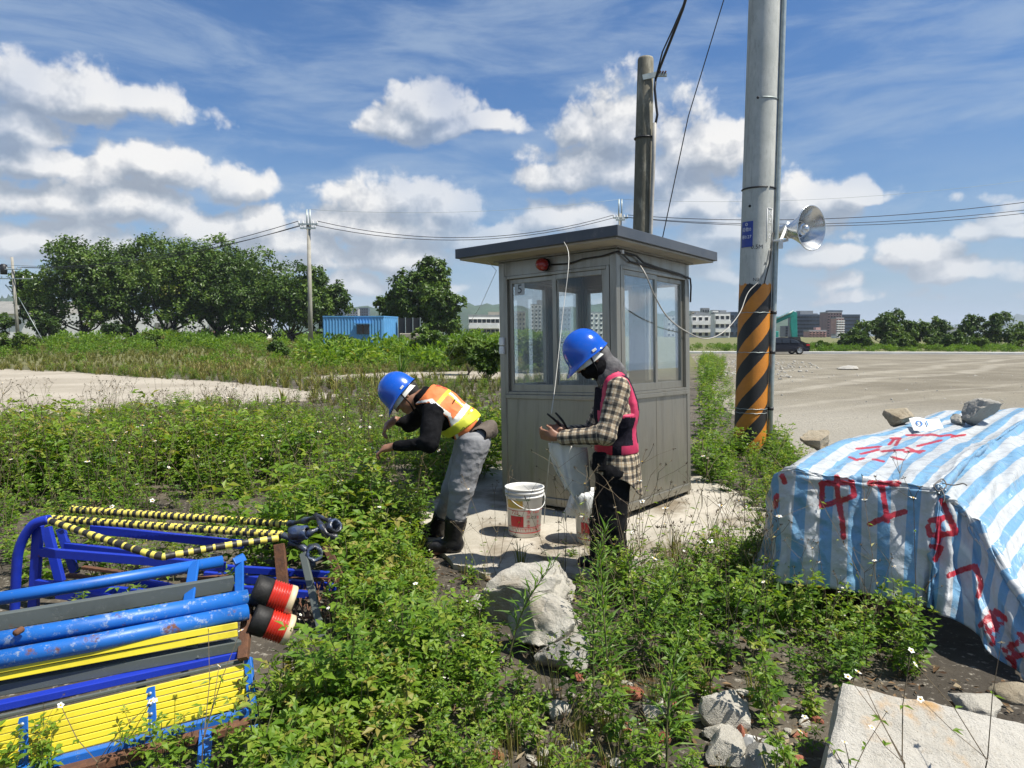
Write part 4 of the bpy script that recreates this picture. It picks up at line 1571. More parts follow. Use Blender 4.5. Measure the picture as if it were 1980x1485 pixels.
# ------------------------------------------------------------------ rocks
def _ico(sub):
    bm = bmesh.new()
    bmesh.ops.create_icosphere(bm, subdivisions=sub, radius=1)
    V = np.array([v.co[:] for v in bm.verts])
    T = np.array([[v.index for v in f.verts] for f in bm.faces])
    bm.free()
    return V, T


ICO = {s: _ico(s) for s in (2, 3, 4, 5)}


def rock_shape(size, seed, sub=4, cuts=16, rough=0.05):
    V, T = ICO[sub]
    V = V.copy()
    rng = np.random.default_rng(seed)
    for _ in range(cuts):
        n = rng.normal(0, 1, 3)
        n /= np.linalg.norm(n)
        o = rng.uniform(0.36, 0.78)
        s = V @ n - o
        V -= np.where(s > 0, s, 0)[:, None] * n[None] * 0.95
    r = vnoise(V, 2.6, seed) * rough * 1.5 + vnoise(V, 7, seed + 1) * rough * 1.2 + vnoise(V, 17, seed + 2) * rough * 0.6
    V *= (1 + r)[:, None]
    V -= (V.max(0) + V.min(0)) / 2
    V /= (V.max(0) - V.min(0)) / 2
    return V * np.array(size) / 2, T


M['rock'] = concrete('broken_concrete', (0.42, 0.39, 0.33), (0.52, 0.49, 0.42), (0.24, 0.21, 0.16), ((0.28, 0.23, 0.16), 2.2, 0.55, 0.72), scale=3.0, bump=0.9)
M['rock_brown'] = concrete('brown_stone', (0.36, 0.30, 0.21), (0.45, 0.39, 0.29), (0.22, 0.17, 0.11), ((0.24, 0.18, 0.11), 2.2, 0.5, 0.7), scale=4.0, bump=0.9)
M['rock_grey'] = concrete('grey_stone', (0.33, 0.315, 0.28), (0.42, 0.40, 0.355), (0.16, 0.15, 0.13), ((0.42, 0.39, 0.33), 2.2, 0.55, 0.72), scale=4.0, bump=0.9)
M['brick'] = concrete('red_brick', (0.26, 0.085, 0.05), (0.32, 0.13, 0.08), (0.18, 0.06, 0.04), None, scale=3.0, bump=0.7)


def rock(base, size, m, label, seed, rot=0.0, group=None, sub=4, sink=0.20, tilt=(0, 0), name='rock', rough=0.05, cat='rock'):
    V, T = rock_shape(size, seed, sub, rough=rough)
    R = np.array(Euler((tilt[0], tilt[1], rot)).to_matrix())
    V = V @ R.T
    V[:, 2] -= V[:, 2].min() + sink * size[2]
    o = np_object(name, V, T, m, smooth=True)
    o.data.set_sharp_from_angle(angle=math.radians(32))
    o.location = base
    tag(o, label, cat, group)
    return o


rock(G(1018, 1195), (0.62, 0.46, 0.34), M['rock'], 'largest pale broken boulder in the weeds before the buckets', 51, 0.3, sub=5, tilt=(0.3, -0.2), rough=0.075)
rock(G(1062, 1250), (0.42, 0.36, 0.30), M['rock'], 'pale rock leaning under the largest boulder', 52, 1.0, sub=5, tilt=(0.3, 0.3), rough=0.075)
rock(G(1092, 1292), (0.27, 0.26, 0.20), M['rock_grey'], 'greyer lower rock below the two pale boulders', 23, 0.5)
rock(G(937, 1178), (0.16, 0.14, 0.10), M['rock'], 'small pale rock left of the largest boulder', 14, 0.2)
rock(G(952, 1110), (0.30, 0.20, 0.06), M['rock_grey'], 'flat grey stone flake on the pad edge behind the largest boulder', 15, 0.1)
rock(G(634, 990), (0.32, 0.26, 0.20), M['rock'], 'pale concrete lump in the weeds behind the taped rails', 16, 0.7)
rock(G(655, 955), (0.22, 0.2, 0.14), M['rock'], 'smaller pale lump just behind the concrete lump in the weeds', 17, 0.2)
rock(G(1398, 1402), (0.215, 0.17, 0.15), M['rock'], 'pale angular rock left of the big slab, topmost of the rubble', 18, 0.2, tilt=(0.25, 0))
rock(G(1408, 1470), (0.18, 0.16, 0.12), M['rock'], 'pale rounded rock under the topmost angular rock', 19, 0.9)
rock(G(1385, 1425), (0.11, 0.09, 0.07), M['rock'], 'small pale rock wedged above the rounded rock', 20, 0.4)
rock(G(1478, 1490), (0.22, 0.18, 0.13), M['rock_grey'], 'grey veined stone beside the big slab corner', 21, 0.1)
rock(G(1452, 1440), (0.10, 0.07, 0.06), M['kerbwhite'], 'broken white tile piece above the grey veined stone', 31, 0.5, rough=0.02, name='tile_fragment', cat='tile piece')
rock(G(1433, 1425), (0.07, 0.05, 0.05), M['brick'], 'small red brick fragment between the pale rocks', 33, 0.9, name='brick_fragment', cat='brick')
rock(G(1895, 1385), (0.19, 0.15, 0.11), M['rock'], 'grey white rock beyond the back edge of the big slab', 24, 0.1)
rock(G(1968, 1350), (0.20, 0.15, 0.08), M['rock_brown'], 'flat rock under the red smeared tarp corner', 25, 0.1)
rock(G(938, 1452), (0.075, 0.06, 0.07), M['rock'], 'small white stone among the weeds at the bottom edge', 26, 0.1)
rock(G(958, 1475), (0.06, 0.06, 0.06), M['brick'], 'small red brick chunk beside the small white stone', 27, 0.4, name='brick_fragment', cat='brick')
rock(G(1078, 1385), (0.10, 0.09, 0.07), M['rock'], 'whitish stone below the horseweed stems', 28, 0.4)
rock(G(1222, 1352), (0.10, 0.08, 0.08), M['brick'], 'orange brown brick lump beside the horseweed stems', 29, 0.4, name='brick_fragment', cat='brick')
rock(G(1265, 1392), (0.13, 0.10, 0.08), M['rock'], 'pale stone right of the orange brown brick lump', 30, 1.4)
rock(G(1640, 715), (1.0, 0.6, 0.25), M['rock_grey'], 'dark debris lump on the gravel yard near the striped pole', 32, 0.2)

# the big slab at the lower right
def big_slab():
    A, B, D, C_ = at(1632, 1316, 2.56), at(2010, 1400, 2.44), at(2040, 1600, 2.06), at(1592, 1510, 2.2)
    n = 56
    ctrl = np.zeros((n, n, 3))
    for i in range(n):
        for j in range(n):
            s, t = j / (n - 1), i / (n - 1)
            p = A.lerp(B, s).lerp(C_.lerp(D, s), t)
            ctrl[i, j] = p
    rng = np.random.default_rng(5)
    nrm = (B - A).cross(A - C_).normalized()
    if nrm.z < 0:
        nrm = -nrm
    P = ctrl.reshape(-1, 3)
    h = vnoise(P, 5, 1) * 0.008 + vnoise(P, 16, 2) * 0.005 + vnoise(P, 40, 3) * 0.0025
    # edges crumble
    ij = np.stack(np.meshgrid(np.arange(n), np.arange(n), indexing='ij'), -1).reshape(-1, 2) / (n - 1)
    e = np.minimum(np.minimum(ij[:, 0], 1 - ij[:, 0]), np.minimum(ij[:, 1], 1 - ij[:, 1]))
    h -= np.clip(0.03 - e, 0, 1) * 0.5
    jit = (vnoise(P, 9, 7)[:, None] * 0.015 + vnoise(P, 25, 8)[:, None] * 0.006) * (e < 0.02)[:, None]
    top = P + np.array(nrm)[None] * h[:, None] + jit * np.array([1, 1, 0])
    bot = P - np.array(nrm)[None] * 0.13 + jit * np.array([1, 1, 0])
    F0 = grid_faces(n, n)
    k = n * n
    edge = [(i * n, (i + 1) * n) for i in range(n - 1)] + [((i + 1) * n + n - 1, i * n + n - 1) for i in range(n - 1)] + [(j + 1, j) for j in range(n - 1)] + [((n - 1) * n + j, (n - 1) * n + j + 1) for j in range(n - 1)]
    F1 = np.array([(a, b, b + k, a + k) for a, b in edge])
    o = np_object('concrete_slab_fragment', np.concatenate([top, bot]), np.concatenate([F0[:, ::-1], F0 + k, F1]), M['slabchunk'], smooth=True)
    bm = bmesh.new()
    bm.from_mesh(o.data)
    bmesh.ops.recalc_face_normals(bm, faces=bm.faces)
    bm.to_mesh(o.data)
    bm.free()
    o.data.set_sharp_from_angle(angle=math.radians(40))
    tag(o, 'large broken concrete slab with orange stains at the lower right', 'concrete slab')


M['slabchunk'] = concrete('broken_slab', (0.44, 0.41, 0.35), (0.52, 0.49, 0.43), (0.30, 0.26, 0.2), ((0.50, 0.30, 0.12), 3.2, 0.55, 0.68), scale=2.2, bump=0.9)
big_slab()

# ------------------------------------------------------------------ barricades at the lower left
def worn_paint(name, c, worn=(0.26, 0.34, 0.46), rust=(0.14, 0.055, 0.025), w=(0.60, 0.68), r=(0.66, 0.74), rough=0.44):
    m = bpy.data.materials.new(name)
    m.use_nodes = True
    n = NT(m.node_tree)
    b = n.n['Principled BSDF']
    tc = n.add('ShaderNodeTexCoord').outputs['Object']
    base = n.mix(n.noise(tc, 4, 6, 0.6), c, tuple(x * 0.72 for x in c))
    f1 = n.smooth(n.noise(tc, 30, 9, 0.78), *w)
    f2 = n.smooth(n.noise(n.v('ADD', tc, (3, 7, 2)), 9, 9, 0.72), *r)
    col = n.mix(f1, base, worn)
    col = n.mix(f2, col, rust)
    dirt = n.m('MAXIMUM', n.smooth(n.noise(tc, 30, 5, 0.7), 0.55, 0.8, 0, 0.45), n.smooth(n.noise(tc, 3.5, 7, 0.7), 0.5, 0.72, 0, 0.5))
    col = n.mix(dirt, col, tuple(x * 0.4 for x in c))
    n.put(b.inputs['Base Color'], col)
    n.put(b.inputs['Roughness'], n.m('ADD', rough, n.m('MULTIPLY', f2, 0.45)))
    bn = n.add('ShaderNodeBump', {'Strength': 0.3, 'Distance': 0.003, 'Height': n.m('SUBTRACT', 1.0, n.m('ADD', f1, f2))})
    n.put(b.inputs['Normal'], bn.outputs[0])
    return m


M['blue'] = worn_paint('worn_blue_paint', (0.012, 0.13, 0.50))
M['blue_worn'] = worn_paint('flaking_blue_paint', (0.014, 0.14, 0.50), worn=(0.34, 0.40, 0.48), w=(0.53, 0.66), r=(0.57, 0.66))
M['deepblue'] = worn_paint('deep_blue_paint', (0.01, 0.035, 0.42), w=(0.68, 0.76))
M['yellow'] = worn_paint('yellow_paint', (0.70, 0.58, 0.025), worn=(0.6, 0.52, 0.1), w=(0.66, 0.78), r=(0.72, 0.8))
M['greysteel'] = worn_paint('grey_steel_channel', (0.10, 0.115, 0.105), worn=(0.16, 0.17, 0.16), w=(0.55, 0.7), rough=0.5)
M['tape_y'] = mat('yellow_tape', (0.72, 0.60, 0.10), (0.60, 0.50, 0.09), rough=0.5, scale=25, c3=(0.35, 0.30, 0.14), s3=18)
M['tape_k'] = mat('black_tape', (0.015, 0.014, 0.013), (0.03, 0.027, 0.024), rough=0.5, scale=25)


def part_bar(name, p, q, w, h, m, parent, up=(0, 0, 1), bevel=0.003):
    mb = MB()
    mb.bar(p, q, w, h, up)
    return mb.build(name, m, parent, bevel=bevel)


def part_tube(name, pts, r, m, parent, n=14):
    mb = MB()
    mb.tube(pts, r, n)
    return mb.build(name, m, parent)


def taped(name, pts, r, seg, parent, slant=0.0, n=12):
    """a tube wound with yellow and black tape"""
    pts = spline(pts, 5) if len(pts) > 2 else [Vector(p) for p in pts]
    L_ = [0]
    for a, b in zip(pts[:-1], pts[1:]):
        L_.append(L_[-1] + (Vector(b) - Vector(a)).length)
    step = seg / 5
    N = int(L_[-1] / step)
    Q = []
    for i in range(N + 1):
        s = i * step
        k = max(j for j in range(len(L_)) if L_[j] <= s + 1e-9)
        k = min(k, len(pts) - 2)
        t = (s - L_[k]) / (L_[k + 1] - L_[k])
        Q.append(Vector(pts[k]).lerp(Vector(pts[k + 1]), t))
    mb = MB()
    rr = [r * (1 + 0.06 * math.sin(i * 2.1) + random.uniform(-0.03, 0.03)) for i in range(N + 1)]
    mb.tube(Q, rr, n)
    ph = random.random()
    jit = [random.uniform(-0.18, 0.18) for _ in range(400)]
    for f in range(N * n):
        i, j = divmod(f, n)
        s = i / 5.0 + ph + slant * math.cos(2 * PI * j / n)
        k = int(s)
        mb.m[f] = 1 if (s - k + jit[k % 400]) > 0.5 else 0
    return mb.build(name, [M['tape_y'], M['tape_k']], parent)


def build_barricades():
    # upper one: three thick tubes, grey channel, a strip of yellow louvres
    A = empty('barricade', G(300, 1300, 0.0), 'tipped blue steel barricade with three thick tubes, topmost in the front stack', 'barricade', 'blue steel barricades dumped in the weeds')
    part_tube('rail', [G(430, 1085, 0.55), G(180, 1128, 0.55), G(-80, 1170, 0.55)], 0.025, M['blue'], A)
    part_tube('rail', [G(479, 1155, 0.46), G(180, 1208, 0.46), G(-80, 1252, 0.46)], 0.033, M['blue_worn'], A)
    part_tube('rail', [G(479, 1183, 0.415), G(180, 1243, 0.415), G(-80, 1290, 0.415)], 0.033, M['blue_worn'], A)
    part_bar('bracket', G(376, 1087, 0.57), G(364, 1168, 0.47), 0.046, 0.012, M['blue'], A, up=(0, -1, 0.3))
    part_bar('bracket', G(463, 1074, 0.58), G(463, 1147, 0.48), 0.038, 0.012, M['blue'], A, up=(0, -1, 0.3))
    part_bar('bracket', G(452, 1086, 0.575), G(474, 1078, 0.575), 0.03, 0.01, M['blue'], A, up=(0, -1, 0.3))
    part_bar('channel', G(452, 1127, 0.50), G(-80, 1215, 0.50), 0.03, 0.062, M['greysteel'], A)
    for dy, z in ((0, 0.385), (15, 0.355)):
        p, q = G(462, 1206 + dy, z), G(-80, 1306 + dy, z)
        off = Vector((0.0, -0.015, 0))
        part_bar('slat', p + off, q + off, 0.012, 0.025, M['yellow'], A, up=(0, 0.35, 1), bevel=0.002)
    part_bar('channel', G(466, 1245, 0.30), G(-80, 1345, 0.30), 0.05, 0.042, M['greysteel'], A)
    part_bar('channel', G(430, 1222, 0.345) + Vector((0, 0.09, 0)), G(-80, 1322, 0.345) + Vector((0, 0.09, 0)), 0.02, 0.05, M['rust'], A)
    for (px, py, py2) in ((266, 1205, 1252), (41, 1243, 1300)):
        s = part_bar('strap', G(px, py, 0.40) + Vector((0, 0.035, 0)), G(px, py2, 0.33) + Vector((0, 0.035, 0)), 0.030, 0.006, M['blue'], A, up=(0, -1, 0.3))
    part_bar('stile', G(472, 1170, 0.43) + Vector((0, 0.05, 0)), G(470, 1275, 0.26), 0.04, 0.03, M['rust'], A, up=(0, -1, 0.3))
    part_bar('brace', G(364, 1200, 0.42) + Vector((0, 0.02, 0)), G(374, 1275, 0.28), 0.045, 0.012, M['greysteel'], A, up=(0, -1, 0.3))
    for px, py in ((37, 1312), (266, 1267), (372, 1246), (42, 1217)):
        mb = MB()
        c = G(px, py, 0.31 if py != 1217 else 0.5)
        mb.lathe([(0.0, 0.035), (0.011, 0.033), (0.012, 0.02), (0.012, 0.0)], 8, Matrix.Translation(c) @ Matrix.Rotation(PI / 2, 4, 'X'))
        mb.build('bolt', M['rust'], A)
    # lower one: a panel of yellow louvres in a blue frame
    B = empty('barricade', G(300, 1420, 0.0), 'blue framed barricade with a panel of seven yellow louvres, lowest in the front stack', 'barricade', 'blue steel barricades dumped in the weeds')
    part_bar('rail', G(470, 1262, 0.265), G(-80, 1382, 0.265), 0.04, 0.028, M['deepblue'], B)
    part_bar('rail', G(470, 1278, 0.238), G(-80, 1404, 0.238), 0.012, 0.014, M['greysteel'], B)
    SL = []
    for i in range(7):
        z = 0.222 - 0.0195 * i
        p, q = G(476 + i, 1288 + i * 11.7, z), G(-80, 1420 + i * 13.6, z)
        SL.append((p, q))
        part_bar('slat', p, q, 0.008, 0.0195, M['yellow'], B, up=(0, 0.35, 1), bevel=0.002)
    part_bar('rail', G(484, 1376, 0.085), G(-80, 1522, 0.085), 0.03, 0.03, M['blue'], B)
    part_bar('base_angle', G(484, 1398, 0.06), G(-80, 1548, 0.06), 0.05, 0.03, M['rust'], B)
    part_bar('stile', G(480, 1272, 0.25), G(490, 1392, 0.06), 0.03, 0.025, M['blue'], B, up=(0, -1, 0.5))
    for t_ in (0.37, 0.80):
        u0, u1 = SL[0][0].lerp(SL[0][1], t_), SL[6][0].lerp(SL[6][1], t_)
        u0, u1 = u0 + (u0 - u1) * 0.08 - Vector((0, 0.012, 0)), u1 + (u1 - u0) * 0.10 - Vector((0, 0.012, 0))
        st = part_bar('strap', u0, u1, 0.036, 0.005, M['blue'], B, up=(0, -1, 0.2))
        for k in range(4):
            mb = MB()
            t = (k + 0.6) / 4.4
            c = u0.lerp(u1, t) - Vector((0, 0.003, 0))
            mb.lathe([(0.0, 0.006), (0.006, 0.005), (0.007, 0.0)], 8, Matrix.Translation(c) @ Matrix.Rotation(PI / 2.4, 4, 'X'))
            mb.build('rivet', M['galv'], st)
    for k in range(4):
        mb = MB()
        c = SL[2][0].lerp(SL[2][1], 0.03).lerp(SL[6][0].lerp(SL[6][1], 0.03), k / 3) - Vector((0, 0.006, 0))
        mb.lathe([(0.0, 0.007), (0.007, 0.006), (0.008, 0.0)], 8, Matrix.Translation(c) @ Matrix.Rotation(PI / 2.4, 4, 'X'))
        mb.build('bolt', M['rust'], B)
    part_bar('leg', G(398, 1415, 0.07), G(391, 1530, 0.0), 0.045, 0.03, M['blue'], B)
    part_bar('leg', G(491, 1405, 0.07), G(496, 1470, 0.0), 0.04, 0.03, M['blue'], B)
    # rear one with an arched end frame and taped rails
    C_ = empty('barricade', at(300, 1190, 3.9), 'rear blue barricade with arched end tube and yellow and black taped rails', 'barricade', 'blue steel barricades dumped in the weeds')
    part_tube('arch_tube', spline([at(28, 1195, 3.95), at(32, 1100, 3.95), at(37, 1062, 3.95), at(50, 1032, 3.95), at(68, 1012, 3.95), at(96, 1004, 3.95)], 5), 0.026, M['deepblue'], C_)
    taped('taped_rail', [at(94, 1006, 3.95), at(200, 1042, 3.8), at(300, 1074, 3.7), at(335, 1073, 3.72), at(430, 1056, 3.85), at(542, 1040, 4.0)], 0.019, 0.062, C_)
    taped('taped_rail', [at(138, 985, 4.4), at(556, 1013, 4.35)], 0.024, 0.040, C_, slant=0.25)
    taped('taped_rail', [at(100, 1003, 4.2), at(548, 1034, 4.15)], 0.023, 0.043, C_, slant=0.3)
    for a, b, w in (((74, 1016, 4.0), (64, 1190, 3.97), 0.05), ((90, 1020, 4.15), (117, 1125, 4.1), 0.05), ((117, 1022, 4.3), (146, 1110, 4.25), 0.045)):
        part_bar('post', at(*a), at(*b), w, 0.035, M['deepblue'], C_, up=(0, -1, 0.2))
    rails = [((176, 1023, 4.25), (470, 1053, 4.2), 0.05), ((74, 1067, 3.98), (435, 1096, 3.92), 0.05), ((126, 1056, 4.2), (290, 1074, 4.15), 0.045), ((70, 1128, 3.94), (335, 1152, 3.9), 0.045),
             ((110, 1147, 3.86), (262, 1166, 3.8), 0.055), ((236, 1118, 4.0), (350, 1140, 3.96), 0.04), ((300, 1090, 4.1), (640, 1112, 4.1), 0.04), ((395, 1112, 4.0), (650, 1136, 4.0), 0.045), ((420, 1135, 3.9), (600, 1150, 3.9), 0.04)]
    for a, b, h in rails:
        part_bar('rail', at(*a), at(*b), 0.03, h, M['deepblue'], C_)
    for a, b in (((160, 1097, 4.05), (245, 1108, 4.0)), ((130, 1112, 4.0), (230, 1122, 3.98)), ((350, 1122, 3.95), (460, 1112, 3.98))):
        part_bar('slat', at(*a), at(*b), 0.03, 0.018, M['rust'], C_)
    part_bar('rail', at(540, 1052, 3.98), at(548, 1140, 3.9), 0.06, 0.03, M['rust'], C_, up=(0, -1, 0.2))
    part_bar('leg', at(586, 1070, 3.92), at(624, 1232, 3.55), 0.04, 0.02, M['greysteel'], C_, up=(0, -1, 0.2))
    part_bar('leg', at(630, 1055, 4.0), at(664, 1130, 3.9), 0.045, 0.02, M['rust'], C_, up=(0, -1, 0.2))
    # rusty mesh underneath
    mb = MB()
    a, b, c, d = at(560, 1118, 4.05), at(664, 1120, 4.0), at(560, 1196, 3.75), at(655, 1190, 3.72)
    for i in range(9):
        mb.bar(a.lerp(b, i / 8), c.lerp(d, min(1, i / 8 + 0.15)), 0.006, 0.006)
        mb.bar(a.lerp(b, i / 8), c.lerp(d, max(0, i / 8 - 0.3)), 0.006, 0.006)
    mb.bar(a, b, 0.012, 0.012)
    mb.bar(c, d, 0.012, 0.012)
    mb.bar(b, d, 0.012, 0.012)
    tag(mb.build('rust_mesh', M['rust'], C_), kind='stuff')
    # clamps wrapped in dark plastic at the end of the taped rails
    M['wrap'] = mat('dark_plastic_wrap', (0.03, 0.05, 0.12), (0.10, 0.12, 0.15), rough=0.3, scale=20, bump=0.6, bscale=30, c3=(0.02, 0.02, 0.022), s3=10, t3=(0.45, 0.6))
    for (px, py, d_, r, ax) in ((607, 1068, 3.95, 0.044, (0.35, -1, 0.1)), (640, 1022, 4.05, 0.042, (0.75, -0.5, 0.5)), (578, 1030, 4.0, 0.038, (1, -0.2, 0.1))):
        T = Matrix.Translation(at(px, py, d_)) @ Vector(ax).normalized().to_track_quat('Z', 'Y').to_matrix().to_4x4()
        mb = MB()
        mb.lathe([(r * 0.62, -0.05), (r * 0.98, -0.05), (r * 1.06, -0.02), (r, 0.01), (r * 1.08, 0.045), (r * 0.9, 0.055), (r * 0.68, 0.05), (r * 0.6, 0.0), (r * 0.62, -0.05)], 22, T)
        rs = random.Random(int(px))
        mb.v = [tuple(Vector(v) + Vector((rs.uniform(-1, 1), rs.uniform(-1, 1), rs.uniform(-1, 1))) * 0.004) for v in mb.v]
        mb.build('clamp', M['wrap'], C_)
    for i, pl in enumerate(([(556, 1013, 4.3), (585, 1008, 4.2), (612, 1000, 4.1), (640, 1008, 4.05)], [(548, 1035, 4.1), (575, 1045, 4.05), (600, 1030, 4.0), (622, 1020, 4.05)], [(560, 1050, 4.0), (590, 1062, 3.97), (606, 1098, 3.95)], [(610, 995, 4.1), (630, 1030, 4.0), (655, 1040, 4.0)])):
        part_tube('wrap_strip', spline([at(*q) for q in pl], 4), [0.016 + 0.006 * math.sin(j * 1.7 + i) for j in range((len(pl) - 1) * 4 + 1)], M['wrap'], C_, 8)


build_barricades()
M['lens_red'] = mat('red_lens', (0.46, 0.024, 0.012), (0.36, 0.018, 0.010), rough=0.35, coat=0.0, scale=20, c3=(0.40, 0.05, 0.03), s3=12, t3=(0.6, 0.8))
M['cream'] = mat('cream_cap', (0.55, 0.44, 0.28), (0.46, 0.36, 0.22), rough=0.5, scale=14)


def warning_light(a, b, r, label):
    a, b = Vector(a), Vector(b)
    ax = (b - a)
    L_ = ax.length
    root = empty('warning_light', a, label, 'warning light', 'red warning lights on the barricade')
    T = Matrix.Translation(a) @ ax.to_track_quat('Z', 'Y').to_matrix().to_4x4()
    mb = MB()
    mb.lathe([(0, 0), (r * 0.92, 0), (r * 1.0, 0.006), (r * 0.98, L_ * 0.38), (r * 0.9, L_ * 0.42), (0, L_ * 0.42)], 28, T)
    mb.build('base', M['rubber'], root)
    mb = MB()
    prof = [(r * 0.9, L_ * 0.39)]
    for i in range(7):
        z = L_ * (0.42 + 0.065 * i)
        prof += [(r * 0.90, z), (r * 0.985, z + L_ * 0.014), (r * 0.985, z + L_ * 0.04), (r * 0.90, z + L_ * 0.055)]
    mb.lathe(prof, 28, T)
    mb.build('lens', M['lens_red'], root)
    mb = MB()
    mb.lathe([(r * 0.9, L_ * 0.86), (r * 0.99, L_ * 0.87), (r * 0.98, L_ * 0.99), (r * 0.9, L_ * 1.02), (0, L_ * 1.03)], 28, T)
    mb.build('cap', M['cream'], root)


warning_light(at(490, 1139, 2.93), at(566, 1162, 2.97), 0.064, 'upper red ribbed warning lamp with black base on the barricade end')
warning_light(at(487, 1194, 2.88), at(561, 1219, 2.92), 0.064, 'lower red ribbed warning lamp with black base on the barricade end')

# ------------------------------------------------------------------ tarpaulin over the stacked steel
def tarp_mat():
    m = bpy.data.materials.new('striped_tarpaulin')
    m.use_nodes = True
    n = NT(m.node_tree)
    b = n.n['Principled BSDF']
    uv = n.add('ShaderNodeAttribute', attribute_name='cloth').outputs['Vector']
    pa = n.add('ShaderNodeAttribute', attribute_name='paint').outputs['Fac']
    sp = n.add('ShaderNodeSeparateXYZ', {0: uv})
    w = n.m('MULTIPLY', n.m('SUBTRACT', n.noise(uv, 6, 3), 0.5), 0.006)
    fr = n.m('FRACT', n.m('DIVIDE', n.m('ADD', n.m('ADD', sp.outputs[1], w), 5.0), 0.137))
    st = n.m('MULTIPLY', n.smooth(fr, 0.02, 0.05), n.smooth(fr, 0.50, 0.47))
    blue = n.mix(n.noise(uv, 5, 7, 0.65), (0.11, 0.31, 0.52), (0.21, 0.42, 0.61))
    white = n.mix(n.noise(uv, 4, 7, 0.65), (0.48, 0.50, 0.50), (0.60, 0.62, 0.63))
    c = n.mix(st, white, blue)
    c = n.mix(n.smooth(n.noise(uv, 9, 9, 0.7), 0.48, 0.72, 0, 0.55), c, (0.40, 0.385, 0.34))
    wv = n.add('ShaderNodeTexWave', {'Vector': uv, 'Scale': 60.0, 'Distortion': 2.0, 'Detail': 2.0})
    wv.bands_direction = 'Y'
    c = n.mix(n.m('MULTIPLY', wv.outputs['Fac'], 0.12), c, (0.8, 0.85, 0.88))
    pn = n.m('ADD', pa, n.m('MULTIPLY', n.m('SUBTRACT', n.noise(uv, 45, 6, 0.7), 0.5), 1.1))
    red = n.mix(n.noise(uv, 20, 5), (0.55, 0.015, 0.03), (0.40, 0.008, 0.02))
    c = n.mix(n.smooth(pn, 0.38, 0.62, 0, 0.94), c, red)
    n.put(b.inputs['Base Color'], c)
    n.put(b.inputs['Roughness'], n.smooth(n.noise(uv, 12, 5), 0.3, 0.7, 0.20, 0.42))
    cr = n.add('ShaderNodeTexVoronoi', {'Vector': n.v('ADD', uv, n.v('SCALE', n.add('ShaderNodeTexNoise', {'Vector': uv, 'Scale': 7.0, 'Detail': 4.0}).outputs['Color'], 0.10)), 'Scale': 9.0}, feature='DISTANCE_TO_EDGE')
    h = n.m('ADD', n.m('MULTIPLY', n.smooth(cr.outputs['Distance'], 0.0, 0.35), 1.1), n.m('ADD', n.m('MULTIPLY', n.noise(uv, 26, 6, 0.65), 0.8), n.m('MULTIPLY', wv.outputs['Fac'], 0.04)))
    bn = n.add('ShaderNodeBump', {'Strength': 0.75, 'Distance': 0.008, 'Height': h})
    n.put(b.inputs['Normal'], bn.outputs[0])
    tl = n.add('ShaderNodeBsdfTranslucent', {'Color': c})
    n.l.new(bn.outputs[0], tl.inputs['Normal'])
    mx = n.add('ShaderNodeMixShader', {0: 0.22, 1: b.outputs[0], 2: tl.outputs[0]})
    n.l.new(mx.outputs[0], n.n['Material Output'].inputs[0])
    return m


M['tarp'] = tarp_mat()
TR = [[(1466, 1120, 4.30), (1492, 1128, 3.87), (1598, 1136, 3.72), (1700, 1156, 3.60), (1797, 1174, 3.50), (1890, 1226, 3.34), (2000, 1338, 3.08)],
      [(1474, 1070, 4.40), (1503, 1005, 3.90), (1602, 1018, 3.77), (1704, 1038, 3.65), (1806, 1055, 3.53), (1882, 1120, 3.45), (2010, 1290, 3.05)],
      [(1482, 1040, 4.50), (1511, 916, 3.93), (1606, 926, 3.81), (1706, 937, 3.69), (1817, 949, 3.56), (1884, 1015, 3.54), (2030, 1235, 3.06)],
      [(1505, 1010, 5.00), (1562, 886, 4.50), (1650, 889, 4.40), (1750, 896, 4.30), (1856, 903, 4.15), (1936, 958, 3.98), (2070, 1130, 3.40)],
      [(1560, 960, 5.60), (1625, 858, 5.20), (1710, 858, 5.10), (1800, 862, 5.00), (1906, 864, 4.80), (1996, 910, 4.58), (2130, 1055, 3.85)],
      [(1640, 905, 6.30), (1720, 833, 6.00), (1790, 831, 5.90), (1862, 832, 5.80), (1955, 832, 5.60), (2060, 876, 5.25), (2210, 1000, 4.35)],
      [(1752, 850, 7.20), (1810, 800, 7.00), (1872, 796, 6.90), (1940, 793, 6.80), (2030, 794, 6.50), (2135, 828, 6.00), (2290, 930, 5.00)],
      [(1815, 845, 7.6), (1860, 815, 7.55), (1930, 812, 7.5), (2000, 812, 7.4), (2090, 815, 7.1), (2190, 840, 6.6), (2330, 920, 5.5)]]
